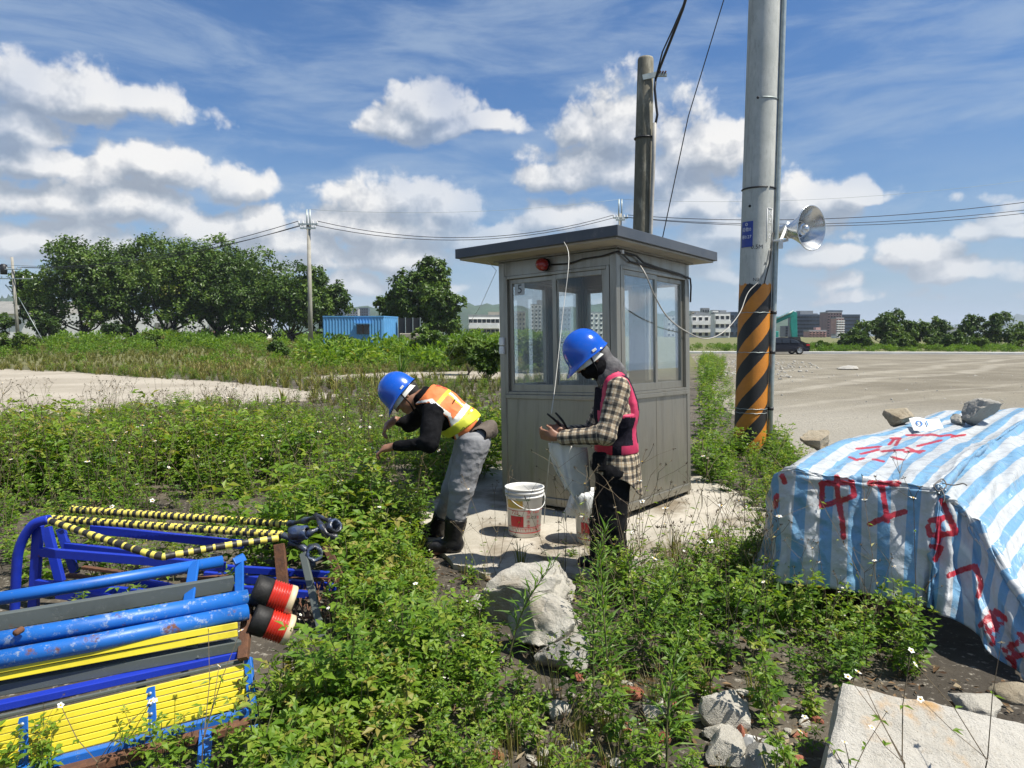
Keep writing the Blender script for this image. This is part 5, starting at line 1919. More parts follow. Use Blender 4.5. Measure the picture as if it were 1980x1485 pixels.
STROKES = [[(595, 580), (590, 690)], [(590, 582), (735, 575)], [(735, 575), (748, 640), (690, 662), (590, 688)], [(662, 550), (668, 640), (690, 760), (695, 840)],
           [(820, 580), (960, 582)], [(880, 600), (893, 680), (905, 760)], [(820, 775), (905, 742), (990, 715)],
           [(1165, 665), (1235, 810)], [(1110, 760), (1200, 740), (1230, 820), (1110, 830), (1100, 790)], [(1150, 750), (1150, 860)], [(1115, 880), (1162, 890), (1135, 945)],
           [(1200, 1022), (1250, 1000), (1325, 975)], [(1325, 975), (1355, 1060), (1340, 1120)],
           [(1350, 1260), (1420, 1190), (1470, 1230)], [(1380, 1290), (1450, 1250)], [(1400, 1200), (1430, 1300), (1405, 1350)],
           [(1460, 1380), (1559, 1330)], [(1480, 1420), (1560, 1400)], [(1500, 1350), (1512, 1460)], [(1530, 1300), (1565, 1320)],
           [(925, 365), (965, 365), (945, 398)], [(915, 395), (940, 365)], [(1050, 402), (1160, 375)], [(760, 415), (870, 405)], [(780, 440), (860, 420)], [(880, 427), (980, 420)],
           [(990, 430), (1080, 425)], [(1000, 410), (1060, 435)], [(725, 455), (760, 470), (790, 460)], [(840, 465), (890, 475)], [(930, 455), (985, 470)],
           [(1000, 350), (1100, 350)], [(1110, 345), (1160, 355)], [(1180, 352), (1210, 348)], [(1215, 358), (1275, 348)], [(400, 545), (415, 575)], [(375, 640), (370, 690)]]


def project(P):
    q = np.asarray(P) - np.array([0, 0, CAMZ])
    d = q @ np.array(_f)
    return np.stack([CW / 2 + FPX * q[:, 0] / d, CH / 2 - FPX * (q @ np.array(_u)) / d], -1)


def build_tarp():
    A = np.array([[at(*p)[:] for p in r] for r in TR])
    A = np.concatenate([A[:2], (A[1:2] * 0.08 + A[2:3] * 0.92), A[2:3], (A[2:3] * 0.94 + A[3:4] * 0.06), A[3:]])
    A = np.concatenate([A[:, :4], (A[:, 3:4] * 0.08 + A[:, 4:5] * 0.92), A[:, 4:5], (A[:, 4:5] * 0.92 + A[:, 5:6] * 0.08), A[:, 5:]], 1)
    K = 24
    P = cr_upsample(A, K)
    R, C = P.shape[:2]
    # cloth coordinates in metres
    v = np.concatenate([[0], np.cumsum(np.linalg.norm(np.diff(P[3 * K], axis=0), axis=1))])
    u = np.concatenate([[0], np.cumsum(np.linalg.norm(np.diff(P[:, 2 * K], axis=0), axis=1))])
    UV = np.zeros((R, C, 3))
    UV[..., 0] = u[:, None]
    UV[..., 1] = v[None]
    # normals
    du = np.gradient(P, axis=0)
    dv = np.gradient(P, axis=1)
    N = np.cross(dv, du)
    N /= np.linalg.norm(N, axis=2, keepdims=True) + 1e-9
    if N[6 * K, 2 * K, 2] < 0:
        N = -N
    rng = np.random.default_rng(3)
    row = np.arange(R)[:, None] / K
    colm = np.arange(C)[None] / K
    front = np.clip(3.0 - row, 0, 1)
    side = np.clip((colm - 5.2) / 0.6, 0, 1)
    n1 = grid_noise((R, C), (26, 17), rng)
    n2 = grid_noise((R, C), (13, 9), rng)
    n3 = grid_noise((R, C), (6, 5), rng)
    folds = grid_noise((R, C), (60, 8), rng)
    diag = np.sin((row * 7 + colm * 9) + 2.0 * n1)
    ridge = (1 - np.abs(n2)) * 0.009 + (1 - np.abs(n3)) * 0.004
    dis = n1 * 0.013 + ridge * 1.9 + folds * (0.012 * front + 0.012 * side + 0.002) + diag * 0.010 * side
    # the cloth sags between the things beneath
    P = P + N * dis[..., None]
    P[..., 2] = np.maximum(P[..., 2], 0.012)
    V = P.reshape(-1, 3)
    px = project(V)
    best = np.full(len(V), 1e9)
    for s in STROKES:
        q = np.array([(1350 + x / 2.4746, 700 + y / 2.4746) for x, y in s])
        for a, b in zip(q[:-1], q[1:]):
            ab = b - a
            t = np.clip(((px - a) @ ab) / (ab @ ab), 0, 1)
            dd = px - (a + t[:, None] * ab)
            fs = 1.0 if s[0][1] > 500 else 1.9          # strokes on the receding top are seen flattened
            dist = np.hypot(dd[:, 0], dd[:, 1] * fs)
            best = np.minimum(best, dist)
    wd = np.where(px[:, 1] > 900, 5.2, 3.8)
    paint = np.clip(1.15 - best / wd * 0.62, 0, 1)
    F0 = grid_faces(R, C)
    o = np_object('tarpaulin', V, F0, M['tarp'], smooth=True, attrs={'cloth': ('POINT', 'FLOAT_VECTOR', UV.reshape(-1, 3)), 'paint': ('POINT', 'FLOAT', paint)})
    so_ = o.modifiers.new('thickness', 'SOLIDIFY')
    so_.thickness = 0.002
    tag(o, 'blue and white striped tarpaulin with red sprayed characters over a stack', 'tarpaulin')
    return o, V, F0


tarp, TV, TF = build_tarp()
M['cord'] = mat('grey_cord', (0.16, 0.15, 0.14), rough=0.9)
for k, pl in enumerate(([(1808, 936, 3.53), (1822, 926, 3.6), (1830, 940, 3.55), (1814, 950, 3.5), (1806, 938, 3.5), (1819, 930, 3.55)], [(1822, 934, 3.53), (1843, 938, 3.52), (1862, 935, 3.5), (1870, 939, 3.49)], [(1818, 944, 3.5), (1826, 958, 3.47), (1824, 972, 3.46)])):
    mb = MB()
    mb.tube(spline([at(*q) for q in pl], 5), 0.0035, 6)
    mb.build('tie_cord', M['cord'], tarp)
TBVH = BVHTree.FromPolygons([tuple(v) for v in TV], [tuple(f) for f in TF])


def on_tarp(px, py):
    h = TBVH.ray_cast(Vector((0, 0, CAMZ)), ray(px, py).normalized())
    return h[0] if h[0] is not None else None


def top_at(x, y):
    h = TBVH.ray_cast(Vector((x, y, 3)), Vector((0, 0, -1)))
    return h[0]


for (px, d, size, m, lb, sd, rt) in ((1578, 4.62, (0.215, 0.16, 0.155), 'rock_brown', 'tan rock weighing down the near left corner of the tarp', 41, 0.2),
                                     (1737, 6.05, (0.24, 0.18, 0.17), 'rock_brown', 'brown rock on the tarp left of the white paper', 42, 0.6),
                                     (1776, 6.15, (0.13, 0.10, 0.06), 'rock_grey', 'small flat dark stone beside the brown rock on the tarp', 43, 0.2),
                                     (1850, 6.0, (0.15, 0.12, 0.09), 'rock_grey', 'small grey rock touching the biggest rock on the tarp', 44, 0.8),
                                     (1898, 5.95, (0.34, 0.26, 0.235), 'rock_grey', 'biggest grey rock on top of the tarp', 45, 0.4)):
    p = at(px, 840, d)
    h = top_at(p.x, p.y)
    rock(h if h is not None else Vector((p.x, p.y, 0.78)), size, M[m], lb, sd, rt, sub=5, sink=0.08)
# white paper with blue print
def paper():
    p = at(1797, 835, 5.75)
    h = top_at(p.x, p.y)
    o = h + Vector((0, 0, 0.004))
    mb = MB()
    ux, uy = Vector((1, -0.10, 0.0)).normalized(), Vector((0.18, 0.62, 0.30)).normalized()
    nz = ux.cross(uy)
    W, H_ = 0.24, 0.19
    n = 8
    P = []
    for j in range(n + 1):
        for i in range(n + 1):
            q = o + ux * W * (i / n - 0.5) + uy * H_ * (j / n) + nz * (0.012 * math.sin(i * 0.8) * (j / n))
            P.append(q)
    mb.poly(P, [(j * (n + 1) + i, j * (n + 1) + i + 1, (j + 1) * (n + 1) + i + 1, (j + 1) * (n + 1) + i) for j in range(n) for i in range(n)])
    mb.poly([q - nz * 0.002 for q in P], [((j + 1) * (n + 1) + i, (j + 1) * (n + 1) + i + 1, j * (n + 1) + i + 1, j * (n + 1) + i) for j in range(n) for i in range(n)])
    ob = mb.build('paper_sheet', M['white_paint'])
    tag(ob, 'white paper sheet with blue print between the rocks on the tarp', 'paper')
    flat_text('01', 0.12, o + uy * 0.09 - ux * 0.03 + nz * 0.014, ux, uy, M['blue_print'], ob)


M['blue_print'] = mat('blue_print', (0.02, 0.16, 0.5), rough=0.6)
paper()


def steel_stack():
    """rusty beams that hold the tarp up"""
    a, b = Vector((1.50, 3.98, 0)), Vector((4.0, 6.6, 0))
    ax = (b - a).normalized()
    sd = Vector((ax.y, -ax.x, 0))
    lab = ['lower rusty beam nearest the camera under the tarp', 'rusty beam in the middle of the bottom layer under the tarp', 'rusty beam at the yard side of the bottom layer under the tarp', 'upper rusty beam of the stack under the tarp']
    for i, (off, z, L0) in enumerate(((0.50, 0.14, 0.02), (0.28, 0.14, 0.06), (0.06, 0.14, 0.1), (0.28, 0.40, 0.15))):
        p = a + sd * off + ax * L0 + Vector((0, 0, z))
        q = p + ax * 3.2
        mb = MB()
        h = 0.24
        mb.bar(p + Vector((0, 0, h / 2)), q + Vector((0, 0, h / 2)), 0.18, 0.02)
        mb.bar(p - Vector((0, 0, h / 2)), q - Vector((0, 0, h / 2)), 0.18, 0.02)
        mb.bar(p, q, 0.02, h - 0.021)
        tag(mb.build('steel_beam', M['rust']), lab[i], 'steel beam', 'rusty beams under the tarp')


steel_stack()


# ------------------------------------------------------------------ paint buckets, rag, bag
M['bucket'] = mat('white_bucket_plastic', (0.70, 0.69, 0.66), (0.62, 0.61, 0.57), rough=0.38, scale=6, c3=(0.45, 0.40, 0.32), s3=5, t3=(0.62, 0.8))
M['label_red'] = mat('red_label', (0.52, 0.01, 0.02), (0.46, 0.01, 0.02), rough=0.4)
M['label_orange'] = mat('orange_label', (0.62, 0.32, 0.05), (0.5, 0.42, 0.12), rough=0.4, scale=30)
M['label_green'] = mat('pale_green_label', (0.40, 0.46, 0.30), (0.5, 0.52, 0.36), rough=0.4, scale=30)


def bucket(base, turn, label, hang):
    root = empty('bucket', base, label, 'bucket', 'white paint buckets by the booth')
    T = Matrix.Translation(base)
    R0, R1, H = 0.122, 0.146, 0.37

    def rad(z):
        return R0 + (R1 - R0) * z / H * 0.94

    mb = MB()
    prof = [(0, 0.004), (R0 - 0.012, 0.004), (R0 - 0.008, 0.0), (R0, 0.004), (rad(0.30), 0.30), (rad(0.30) + 0.007, 0.302), (rad(0.30) + 0.007, 0.312), (rad(0.32), 0.314), (rad(0.33) + 0.001, 0.332), (R1 + 0.005, 0.334), (R1 + 0.005, 0.344),
            (R1 - 0.001, 0.346), (R1 + 0.001, 0.360), (R1 + 0.006, 0.362), (R1 + 0.006, 0.370), (R1 - 0.004, 0.371), (R1 - 0.008, 0.34), (R0 - 0.004, 0.012), (0, 0.010)]
    mb.lathe(prof, 48, T)
    mb.build('shell', M['bucket'], root)

    def patch(a0, a1, z0, z1, m, name):
        P, n = [], max(3, int(abs(a1 - a0) / 0.12))
        for i in range(n + 1):
            a = a0 + (a1 - a0) * i / n + turn
            for z in (z0, z1):
                r = rad(z) + 0.0012
                P.append(Vector(base) + Vector((math.sin(a) * r, -math.cos(a) * r, z)))
        mm = MB()
        mm.poly(P, [(2 * i, 2 * i + 2, 2 * i + 3, 2 * i + 1) for i in range(n)], 0, True)
        mm.build(name, m, root)

    patch(-0.95, -0.12, 0.085, 0.165, M['label_red'], 'red_panel')
    patch(-1.2, -0.16, 0.225, 0.285, M['label_orange'], 'orange_panel')
    patch(-0.5, 0.25, 0.286, 0.298, M['label_green'], 'green_panel')
    patch(-1.3, 1.5, 0.036, 0.042, M['label_red'], 'red_line')
    patch(-1.3, 1.5, 0.078, 0.082, M['label_red'], 'red_line')
    patch(-1.3, 1.5, 0.206, 0.209, M['label_red'], 'red_line')

    def txt(body, size, z, a, m):
        wrap_text(body, size, Vector(base) + Vector((0, 0, z)), rad(z) , a + turn, m, root, lift=0.0022)
    txt('725', 0.042, 0.192, -0.62, M['red_ink'])
    txt('金', 0.034, 0.198, 0.18, M['red_ink'])
    txt('T333', 0.03, 0.198, 0.62, M['red_ink'])
    for i, ch in enumerate('防水漆'):
        txt(ch, 0.03, 0.16 - 0.036 * i, 0.16, M['red_ink'])
        txt(ch, 0.024, 0.15 - 0.032 * i, 0.80, M['red_ink'])
    txt('CLE', 0.028, 0.155, 0.5, M['black_ink'])
    txt('TTT TTTT', 0.028, 0.06, -0.45, M['red_ink'])
    txt('TTT TTTT', 0.028, 0.06, 0.45, M['red_ink'])
    # wire bail hanging at the side
    mb = MB()
    a0 = turn + hang
    e0 = Vector(base) + Vector((math.sin(a0) * (R1 + 0.01), -math.cos(a0) * (R1 + 0.01), 0.335))
    e1 = Vector(base) + Vector((math.sin(a0 + PI) * (R1 + 0.01), -math.cos(a0 + PI) * (R1 + 0.01), 0.335))
    side = Vector((math.cos(a0), math.sin(a0), 0))
    mid = (e0 + e1) / 2
    pts = []
    for i in range(25):
        t = PI * i / 24
        drop = math.sin(t)
        p = mid + (e0 - mid) * math.cos(t)
        p += -side * (R1 + 0.018) * drop * 1.0 + Vector((0, 0, -0.115 * drop))
        pts.append(p)
    mb.tube(pts, 0.0028, 6)
    bail = mb.build('bail', M['white_paint'], root)
    mb = MB()
    mb.tube(pts[10:15], 0.007, 8)
    mb.build('grip', M['white_paint'], bail)
    for e in (e0, e1):
        mb = MB()
        d = (e - Vector(base) - Vector((0, 0, 0.335))).normalized()
        mb.lathe([(0.0, 0.004), (0.012, 0.003), (0.013, -0.012)], 10, Matrix.Translation(e) @ d.to_track_quat('Z', 'Y').to_matrix().to_4x4())
        mb.build('ear', M['white_paint'], root)


bucket(G(1014, 1032, 0.036), 0.05, 'open white paint bucket with red print standing left of the standing worker', -1.15 + PI)
bucket(G(1147, 1046, 0.036), 0.10, 'white paint bucket with red print under the plastic bag by the black trousers', 1.1)
M['rag'] = mat('white_cloth', (0.62, 0.61, 0.57), (0.52, 0.51, 0.47), rough=0.9, scale=8, bump=0.4, bscale=40)
M['bag'] = mat('white_plastic_bag', (0.56, 0.57, 0.55), (0.48, 0.50, 0.49), rough=0.4, scale=8, bump=0.5, bscale=25)


def cloth_piece(name, ctrl, m, label, cat, seed, k=9, amp=0.012, ragged=True, parent=None):
    A = np.array([[at(*p)[:] for p in r] for r in ctrl])
    P = cr_upsample(A, k)
    R, C = P.shape[:2]
    rng = np.random.default_rng(seed)
    f = grid_noise((R, C), (k * 2, 3), rng)
    P[..., 1] += f * amp
    P[..., 0] += grid_noise((R, C), (k, 4), rng) * amp * 0.4
    if ragged:
        e = rng.normal(0, 1, C) * 0.018
        P[-1, :, 2] += e
        P[-2, :, 2] += e * 0.5
    o = np_object(name, P.reshape(-1, 3), grid_faces(R, C), m, smooth=True)
    so_ = o.modifiers.new('thickness', 'SOLIDIFY')
    so_.thickness = 0.004
    tag(o, label, cat)
    return o


cloth_piece('rag', [[(1061, 856, 4.42), (1085, 858, 4.36), (1112, 864, 4.40), (1136, 866, 4.46)],
                    [(1062, 885, 4.44), (1084, 890, 4.38), (1110, 896, 4.41), (1138, 895, 4.47)],
                    [(1074, 912, 4.46), (1092, 918, 4.40), (1112, 925, 4.43), (1140, 925, 4.48)],
                    [(1088, 935, 4.48), (1098, 946, 4.42), (1112, 958, 4.44), (1142, 952, 4.5)]], M['rag'], 'torn white rag hanging from the standing worker front below the hands', 'rag', 5)
cloth_piece('plastic_bag', [[(1108, 948, 4.98), (1120, 946, 4.93), (1134, 950, 4.93), (1150, 952, 4.98)],
                            [(1102, 962, 5.0), (1116, 962, 4.9), (1134, 964, 4.9), (1156, 964, 4.98)],
                            [(1094, 982, 5.05), (1112, 984, 4.92), (1134, 984, 4.92), (1160, 984, 5.0)],
                            [(1086, 996, 5.1), (1108, 998, 4.98), (1134, 1000, 4.98), (1162, 998, 5.04)]], M['bag'], 'crumpled white plastic bag draped over the second bucket', 'bag', 6, amp=0.01)

# ------------------------------------------------------------------ people: smooth bodies grown from limbs
class Field:
    """signed distance samples on a grid; limbs blend smoothly into one surface"""
    def __init__(s, lo, hi, h):
        s.lo = np.array(lo, float)
        s.h = h
        s.n = np.ceil((np.array(hi) - s.lo) / h).astype(int) + 1
        s.F = np.full(s.n, 1.0, np.float32)

    def sub(s, lo, hi):
        a = np.clip(np.floor((np.array(lo) - s.lo) / s.h).astype(int), 0, s.n)
        b = np.clip(np.ceil((np.array(hi) - s.lo) / s.h).astype(int) + 1, 0, s.n)
        sl_ = tuple(slice(i, j) for i, j in zip(a, b))
        g = [s.lo[k] + s.h * np.arange(a[k], b[k], dtype=np.float32) for k in range(3)]
        return sl_, g[0][:, None, None], g[1][None, :, None], g[2][None, None, :]

    def put(s, sl_, d, k):
        A = s.F[sl_]
        if k > 0:
            hh = np.clip(k - np.abs(A - d), 0, None) / k
            s.F[sl_] = np.minimum(A, d) - hh * hh * k * 0.25
        else:
            s.F[sl_] = np.minimum(A, d)

    def cap(s, a, b, ra, rb, k=0.03, flat=None):
        a, b = np.array(a, float), np.array(b, float)
        m = max(ra, rb) + k + 3 * s.h
        sl_, X, Y, Z = s.sub(np.minimum(a, b) - m, np.maximum(a, b) + m)
        ab = b - a
        L2 = max(ab @ ab, 1e-9)
        t = np.clip(((X - a[0]) * ab[0] + (Y - a[1]) * ab[1] + (Z - a[2]) * ab[2]) / L2, 0, 1)
        d = np.sqrt((X - a[0] - t * ab[0]) ** 2 + (Y - a[1] - t * ab[1]) ** 2 + (Z - a[2] - t * ab[2]) ** 2) - (ra + (rb - ra) * t)
        s.put(sl_, d, k)

    def ell(s, c, r, R=None, k=0.03):
        c, r = np.array(c, float), np.array(r, float)
        m = r.max() + k + 3 * s.h
        sl_, X, Y, Z = s.sub(c - m, c + m)
        R = np.eye(3) if R is None else np.array(R)
        P = [R[0, i] * (X - c[0]) + R[1, i] * (Y - c[1]) + R[2, i] * (Z - c[2]) for i in range(3)]
        k0 = np.sqrt(sum((P[i] / r[i]) ** 2 for i in range(3)))
        k1 = np.sqrt(sum((P[i] / r[i] ** 2) ** 2 for i in range(3)))
        s.put(sl_, k0 * (k0 - 1) / np.maximum(k1, 1e-6), k)

    def coords(s):
        g = [s.lo[k] + s.h * np.arange(s.n[k], dtype=np.float32) for k in range(3)]
        return g[0][:, None, None], g[1][None, :, None], g[2][None, None, :]

    def mesh(s):
        F = s.F
        S = F < 0
        nx, ny, nz = F.shape
        c = sum(S[i:nx - 1 + i, j:ny - 1 + j, k:nz - 1 + k].astype(np.int8) for i in (0, 1) for j in (0, 1) for k in (0, 1))
        act = (c > 0) & (c < 8)
        I = np.argwhere(act)
        idx = np.full(act.shape, -1, np.int32)
        idx[act] = np.arange(len(I))
        cor = np.array([(i, j, k) for i in (0, 1) for j in (0, 1) for k in (0, 1)])
        val = np.stack([F[I[:, 0] + a, I[:, 1] + b, I[:, 2] + d] for a, b, d in cor], 1)
        acc = np.zeros((len(I), 3))
        cnt = np.zeros(len(I))
        for p in range(8):
            for q in range(p + 1, 8):
                if np.abs(cor[p] - cor[q]).sum() == 1:
                    v0, v1 = val[:, p], val[:, q]
                    x = (v0 < 0) != (v1 < 0)
                    t = np.where(x, v0 / np.where(x, v0 - v1, 1), 0)
                    acc += np.where(x[:, None], cor[p] + (cor[q] - cor[p]) * t[:, None], 0)
                    cnt += x
        V = s.lo + (I + acc / np.maximum(cnt, 1)[:, None]) * s.h
        Q = []
        for ax in range(3):
            o1, o2 = [(1, 2), (2, 0), (0, 1)][ax]
            A = np.take(S, range(0, F.shape[ax] - 1), ax)
            B = np.take(S, range(1, F.shape[ax]), ax)
            E = np.argwhere(A != B)
            ok = (E[:, o1] > 0) & (E[:, o2] > 0) & (E[:, o1] < F.shape[o1] - 1) & (E[:, o2] < F.shape[o2] - 1)
            E = E[ok]
            u1 = np.zeros(3, int)
            u1[o1] = 1
            u2 = np.zeros(3, int)
            u2[o2] = 1
            q = np.stack([idx[tuple((E - u1 - u2).T)], idx[tuple((E - u2).T)], idx[tuple(E.T)], idx[tuple((E - u1).T)]], 1)
            fl = A[tuple(E.T)]
            q[~fl] = q[~fl][:, ::-1]
            Q.append(q)
        Q = np.concatenate(Q)
        Q = Q[(Q >= 0).all(1)]
        return V, Q


def relax(V, Q, it=2, w=0.5):
    for _ in range(it):
        A = np.zeros_like(V)
        C = np.zeros(len(V))
        for i in range(4):
            a, b = Q[:, i], Q[:, (i + 1) % 4]
            np.add.at(A, a, V[b])
            np.add.at(C, a, 1)
            np.add.at(A, b, V[a])
            np.add.at(C, b, 1)
        V = V * (1 - w) + w * A / np.maximum(C, 1)[:, None]
    return V


def vnormals(V, Q):
    n = np.cross(V[Q[:, 2]] - V[Q[:, 0]], V[Q[:, 3]] - V[Q[:, 1]])
    N = np.zeros_like(V)
    for i in range(4):
        np.add.at(N, Q[:, i], n)
    return N / (np.linalg.norm(N, axis=1, keepdims=True) + 1e-12)


def skin_to_object(name, fld, mats, parent, wrinkle=None, mi=None, attrs=None, it=2):
    V, Q = fld.mesh()
    V = relax(V, Q, it)
    if wrinkle is not None:
        V = V + vnormals(V, Q) * wrinkle(V)[:, None]
    cen = V[Q].mean(1)
    o = np_object(name, V, Q, mats, mi=None if mi is None else mi(cen), smooth=True, parent=parent,
                  attrs={k: (d, t, f(V)) for k, (d, t, f) in (attrs or {}).items()})
    return o, V, Q


def cloth_noise(scale, amp, seed, stretch=(1, 1, 1)):
    st = np.array(stretch)

    def f(V):
        n1 = vnoise(V * st, scale, seed)
        n2 = vnoise(V * st + n1[:, None] * 0.03, scale * 2.3, seed + 1)
        return amp * ((1 - np.abs(n1)) * 1.0 + (1 - np.abs(n2)) * 0.6 - 0.9)
    return f


def limb_uv(segs):
    """for each point: distance along and round the nearest limb segment, for woven patterns"""
    def f(V):
        best = np.full(len(V), 1e9)
        UV = np.zeros((len(V), 3))
        acc = 0
        for (a, b, r, ref) in segs:
            a, b = np.array(a, float), np.array(b, float)
            ab = b - a
            L_ = np.linalg.norm(ab)
            ax = ab / L_
            t = (V - a) @ ax
            tc = np.clip(t, 0, L_)
            d = V - a - tc[:, None] * ax
            dist = np.linalg.norm(d, axis=1) - r
            e1 = np.array(ref, float)
            e1 -= ax * (e1 @ ax)
            e1 /= np.linalg.norm(e1)
            e2 = np.cross(ax, e1)
            dd = V - a - t[:, None] * ax
            ang = np.arctan2(dd @ e2, dd @ e1)
            k = dist < best
            best = np.where(k, dist, best)
            UV[k, 0] = t[k] + acc
            UV[k, 1] = ang[k] * r
            acc += 0.0
        return UV
    return f


M['skin'] = mat('tanned_skin', (0.22, 0.105, 0.06), (0.27, 0.135, 0.08), rough=0.5, scale=30, c3=(0.18, 0.07, 0.04), s3=9)
M['black_cloth'] = mat('black_cotton', (0.006, 0.006, 0.007), (0.011, 0.011, 0.012), rough=0.95, spec=0.08, scale=20, bump=0.3, bscale=60)
M['trouser_black'] = mat('black_trousers', (0.006, 0.0062, 0.007), (0.012, 0.012, 0.0135), rough=0.85, spec=0.12, scale=8, bump=0.5, bscale=18)
M['trouser_grey'] = mat('grey_work_trousers', (0.19, 0.19, 0.20), (0.25, 0.25, 0.255), rough=0.85, scale=6, c3=(0.15, 0.14, 0.13), s3=5, bump=0.6, bscale=22)
M['boot'] = mat('black_rubber_boot', (0.008, 0.008, 0.009), (0.018, 0.017, 0.016), rough=0.4, spec=0.3, scale=9, c3=(0.16, 0.14, 0.11), s3=6, t3=(0.62, 0.8))
M['helmet'] = mat('blue_helmet_shell', (0.004, 0.075, 0.44), (0.005, 0.085, 0.48), rough=0.22, scale=5, coat=0.3, rvar=0.06)
M['magenta'] = mat('magenta_trim', (0.50, 0.030, 0.095), (0.42, 0.022, 0.075), rough=0.6, scale=30)
M['redbelt'] = mat('red_belt_webbing', (0.62, 0.02, 0.05), rough=0.6, scale=30)
M['mesh_black'] = mat('black_mesh_fabric', (0.008, 0.007, 0.012), (0.018, 0.016, 0.024), rough=0.9, spec=0.1, scale=90)
M['orange'] = mat('orange_vest', (0.70, 0.19, 0.05), (0.60, 0.15, 0.04), rough=0.7, scale=12, bump=0.3, bscale=40)
M['reflect'] = mat('reflective_band', (0.66, 0.66, 0.60), (0.58, 0.58, 0.53), rough=0.4, scale=30)
M['lime'] = mat('lime_yellow_belt', (0.56, 0.58, 0.03), (0.48, 0.50, 0.03), rough=0.6, scale=20)
M['pouch'] = mat('brown_pouch', (0.085, 0.065, 0.05), (0.12, 0.095, 0.075), rough=0.8, scale=14, bump=0.4)
M['scarf'] = mat('grey_scarf', (0.13, 0.125, 0.125), (0.07, 0.068, 0.07), rough=0.95, scale=24, bump=0.4)
M['hair'] = mat('black_hair', (0.012, 0.010, 0.009), rough=0.6)


def plaid_mat():
    m = bpy.data.materials.new('plaid_flannel')
    m.use_nodes = True
    n = NT(m.node_tree)
    b = n.n['Principled BSDF']
    uv = n.add('ShaderNodeAttribute', attribute_name='weave').outputs['Vector']
    sp = n.add('ShaderNodeSeparateXYZ', {0: uv})
    P = 0.052

    def band(s):
        fr = n.m('FRACT', n.m('DIVIDE', n.m('ADD', s, 5.0), P))
        wide = n.m('MULTIPLY', n.smooth(fr, 0.04, 0.07), n.smooth(fr, 0.48, 0.45))
        thin = n.m('MULTIPLY', n.smooth(fr, 0.70, 0.72), n.smooth(fr, 0.80, 0.78))
        return wide, thin
    wu, tu = band(sp.outputs[0])
    wv, tv = band(sp.outputs[1])
    tot = n.m('MULTIPLY', n.m('ADD', wu, wv), 0.5)
    c = n.ramp(tot, [(0.0, (0.50, 0.42, 0.30)), (0.5, (0.135, 0.11, 0.08)), (1.0, (0.014, 0.013, 0.012))])
    c = n.mix(n.m('MULTIPLY', n.m('MAXIMUM', tu, tv), 0.55), c, (0.30, 0.17, 0.07))
    c = n.mix(n.m('MULTIPLY', n.noise(uv, 60, 4), 0.3), c, (0.08, 0.07, 0.06))
    n.put(b.inputs['Base Color'], c)
    b.inputs['Roughness'].default_value = 0.9
    bn = n.add('ShaderNodeBump', {'Strength': 0.35, 'Distance': 0.006, 'Height': n.noise(uv, 24, 5, 0.6)})
    n.put(b.inputs['Normal'], bn.outputs[0])
    return m


M['plaid'] = plaid_mat()


def hand(fld, wrist, palm, dirf, curl, spread, thumb_dir, s=1.0):
    """palm, four unequal fingers bent at the knuckles, thumb from the side of the palm"""
    w, p = Vector(wrist), Vector(palm)
    d = Vector(dirf).normalized()
    sp = Vector(spread).normalized()
    sp = (sp - d * sp.dot(d)).normalized()
    cu = Vector(curl).normalized()
    cu = (cu - d * cu.dot(d) - sp * cu.dot(sp)).normalized()
    R = Matrix((d, sp, cu)).transposed()
    fld.cap(w, p, 0.026 * s, 0.028 * s, 0.02)
    fld.ell(p, (0.048 * s, 0.040 * s, 0.017 * s), R, 0.012)
    for i, ln in enumerate((0.070, 0.078, 0.073, 0.058)):
        o = p + d * 0.040 * s + sp * (0.0285 - 0.019 * i) * s
        a = o + (d * 0.86 + cu * 0.5).normalized() * ln * 0.48 * s
        b = a + (d * 0.35 + cu * 0.94).normalized() * ln * 0.30 * s
        c = b + (d * -0.25 + cu * 0.97).normalized() * ln * 0.24 * s
        fld.cap(o - d * 0.02 * s, a, 0.0098 * s, 0.009 * s, 0.006)
        fld.cap(a, b, 0.009 * s, 0.0084 * s, 0.004)
        fld.cap(b, c, 0.0084 * s, 0.0072 * s, 0.004)
    t0 = p + sp * 0.030 * s - d * 0.012 * s
    t1 = t0 + (Vector(thumb_dir).normalized() * 0.034 * s)
    t2 = t1 + ((Vector(thumb_dir).normalized() * 0.6 + d * 0.5 + cu * 0.4).normalized() * 0.028 * s)
    fld.cap(t0 - sp * 0.01, t1, 0.0125 * s, 0.0105 * s, 0.01)
    fld.cap(t1, t2, 0.0105 * s, 0.0085 * s, 0.005)


def head(fld, c, front, up, s=1.0):
    f, u = Vector(front).normalized(), Vector(up).normalized()
    u = (u - f * u.dot(f)).normalized()
    r = f.cross(u)
    R = Matrix((f, r, u)).transposed()
    c = Vector(c)

    def q(a, b, d):
        return c + f * a * s + r * b * s + u * d * s
    fld.ell(q(0, 0, 0.03), (0.098 * s, 0.078 * s, 0.095 * s), R, 0.02)
    fld.ell(q(0.025, 0, -0.05), (0.066 * s, 0.058 * s, 0.068 * s), R, 0.03)
    fld.ell(q(0.070, 0, -0.095), (0.022 * s, 0.024 * s, 0.018 * s), R, 0.025)
    fld.cap(q(0.088, 0, 0.005), q(0.112, 0, -0.034), 0.009 * s, 0.013 * s, 0.012)
    for sg in (-1, 1):
        fld.ell(q(0.082, 0.030 * sg, 0.016), (0.014, 0.022, 0.008), R, 0.014)
        fld.ell(q(0.074, 0.034 * sg, -0.03), (0.016, 0.018, 0.016), R, 0.02)
        fld.ell(q(-0.005, 0.080 * sg, -0.012), (0.018, 0.008, 0.032), R, 0.008)
    fld.ell(q(0.089, 0, -0.064), (0.010, 0.022, 0.006), R, 0.008)
    fld.ell(q(0.087, 0, -0.077), (0.010, 0.020, 0.007), R, 0.008)
    return q, R


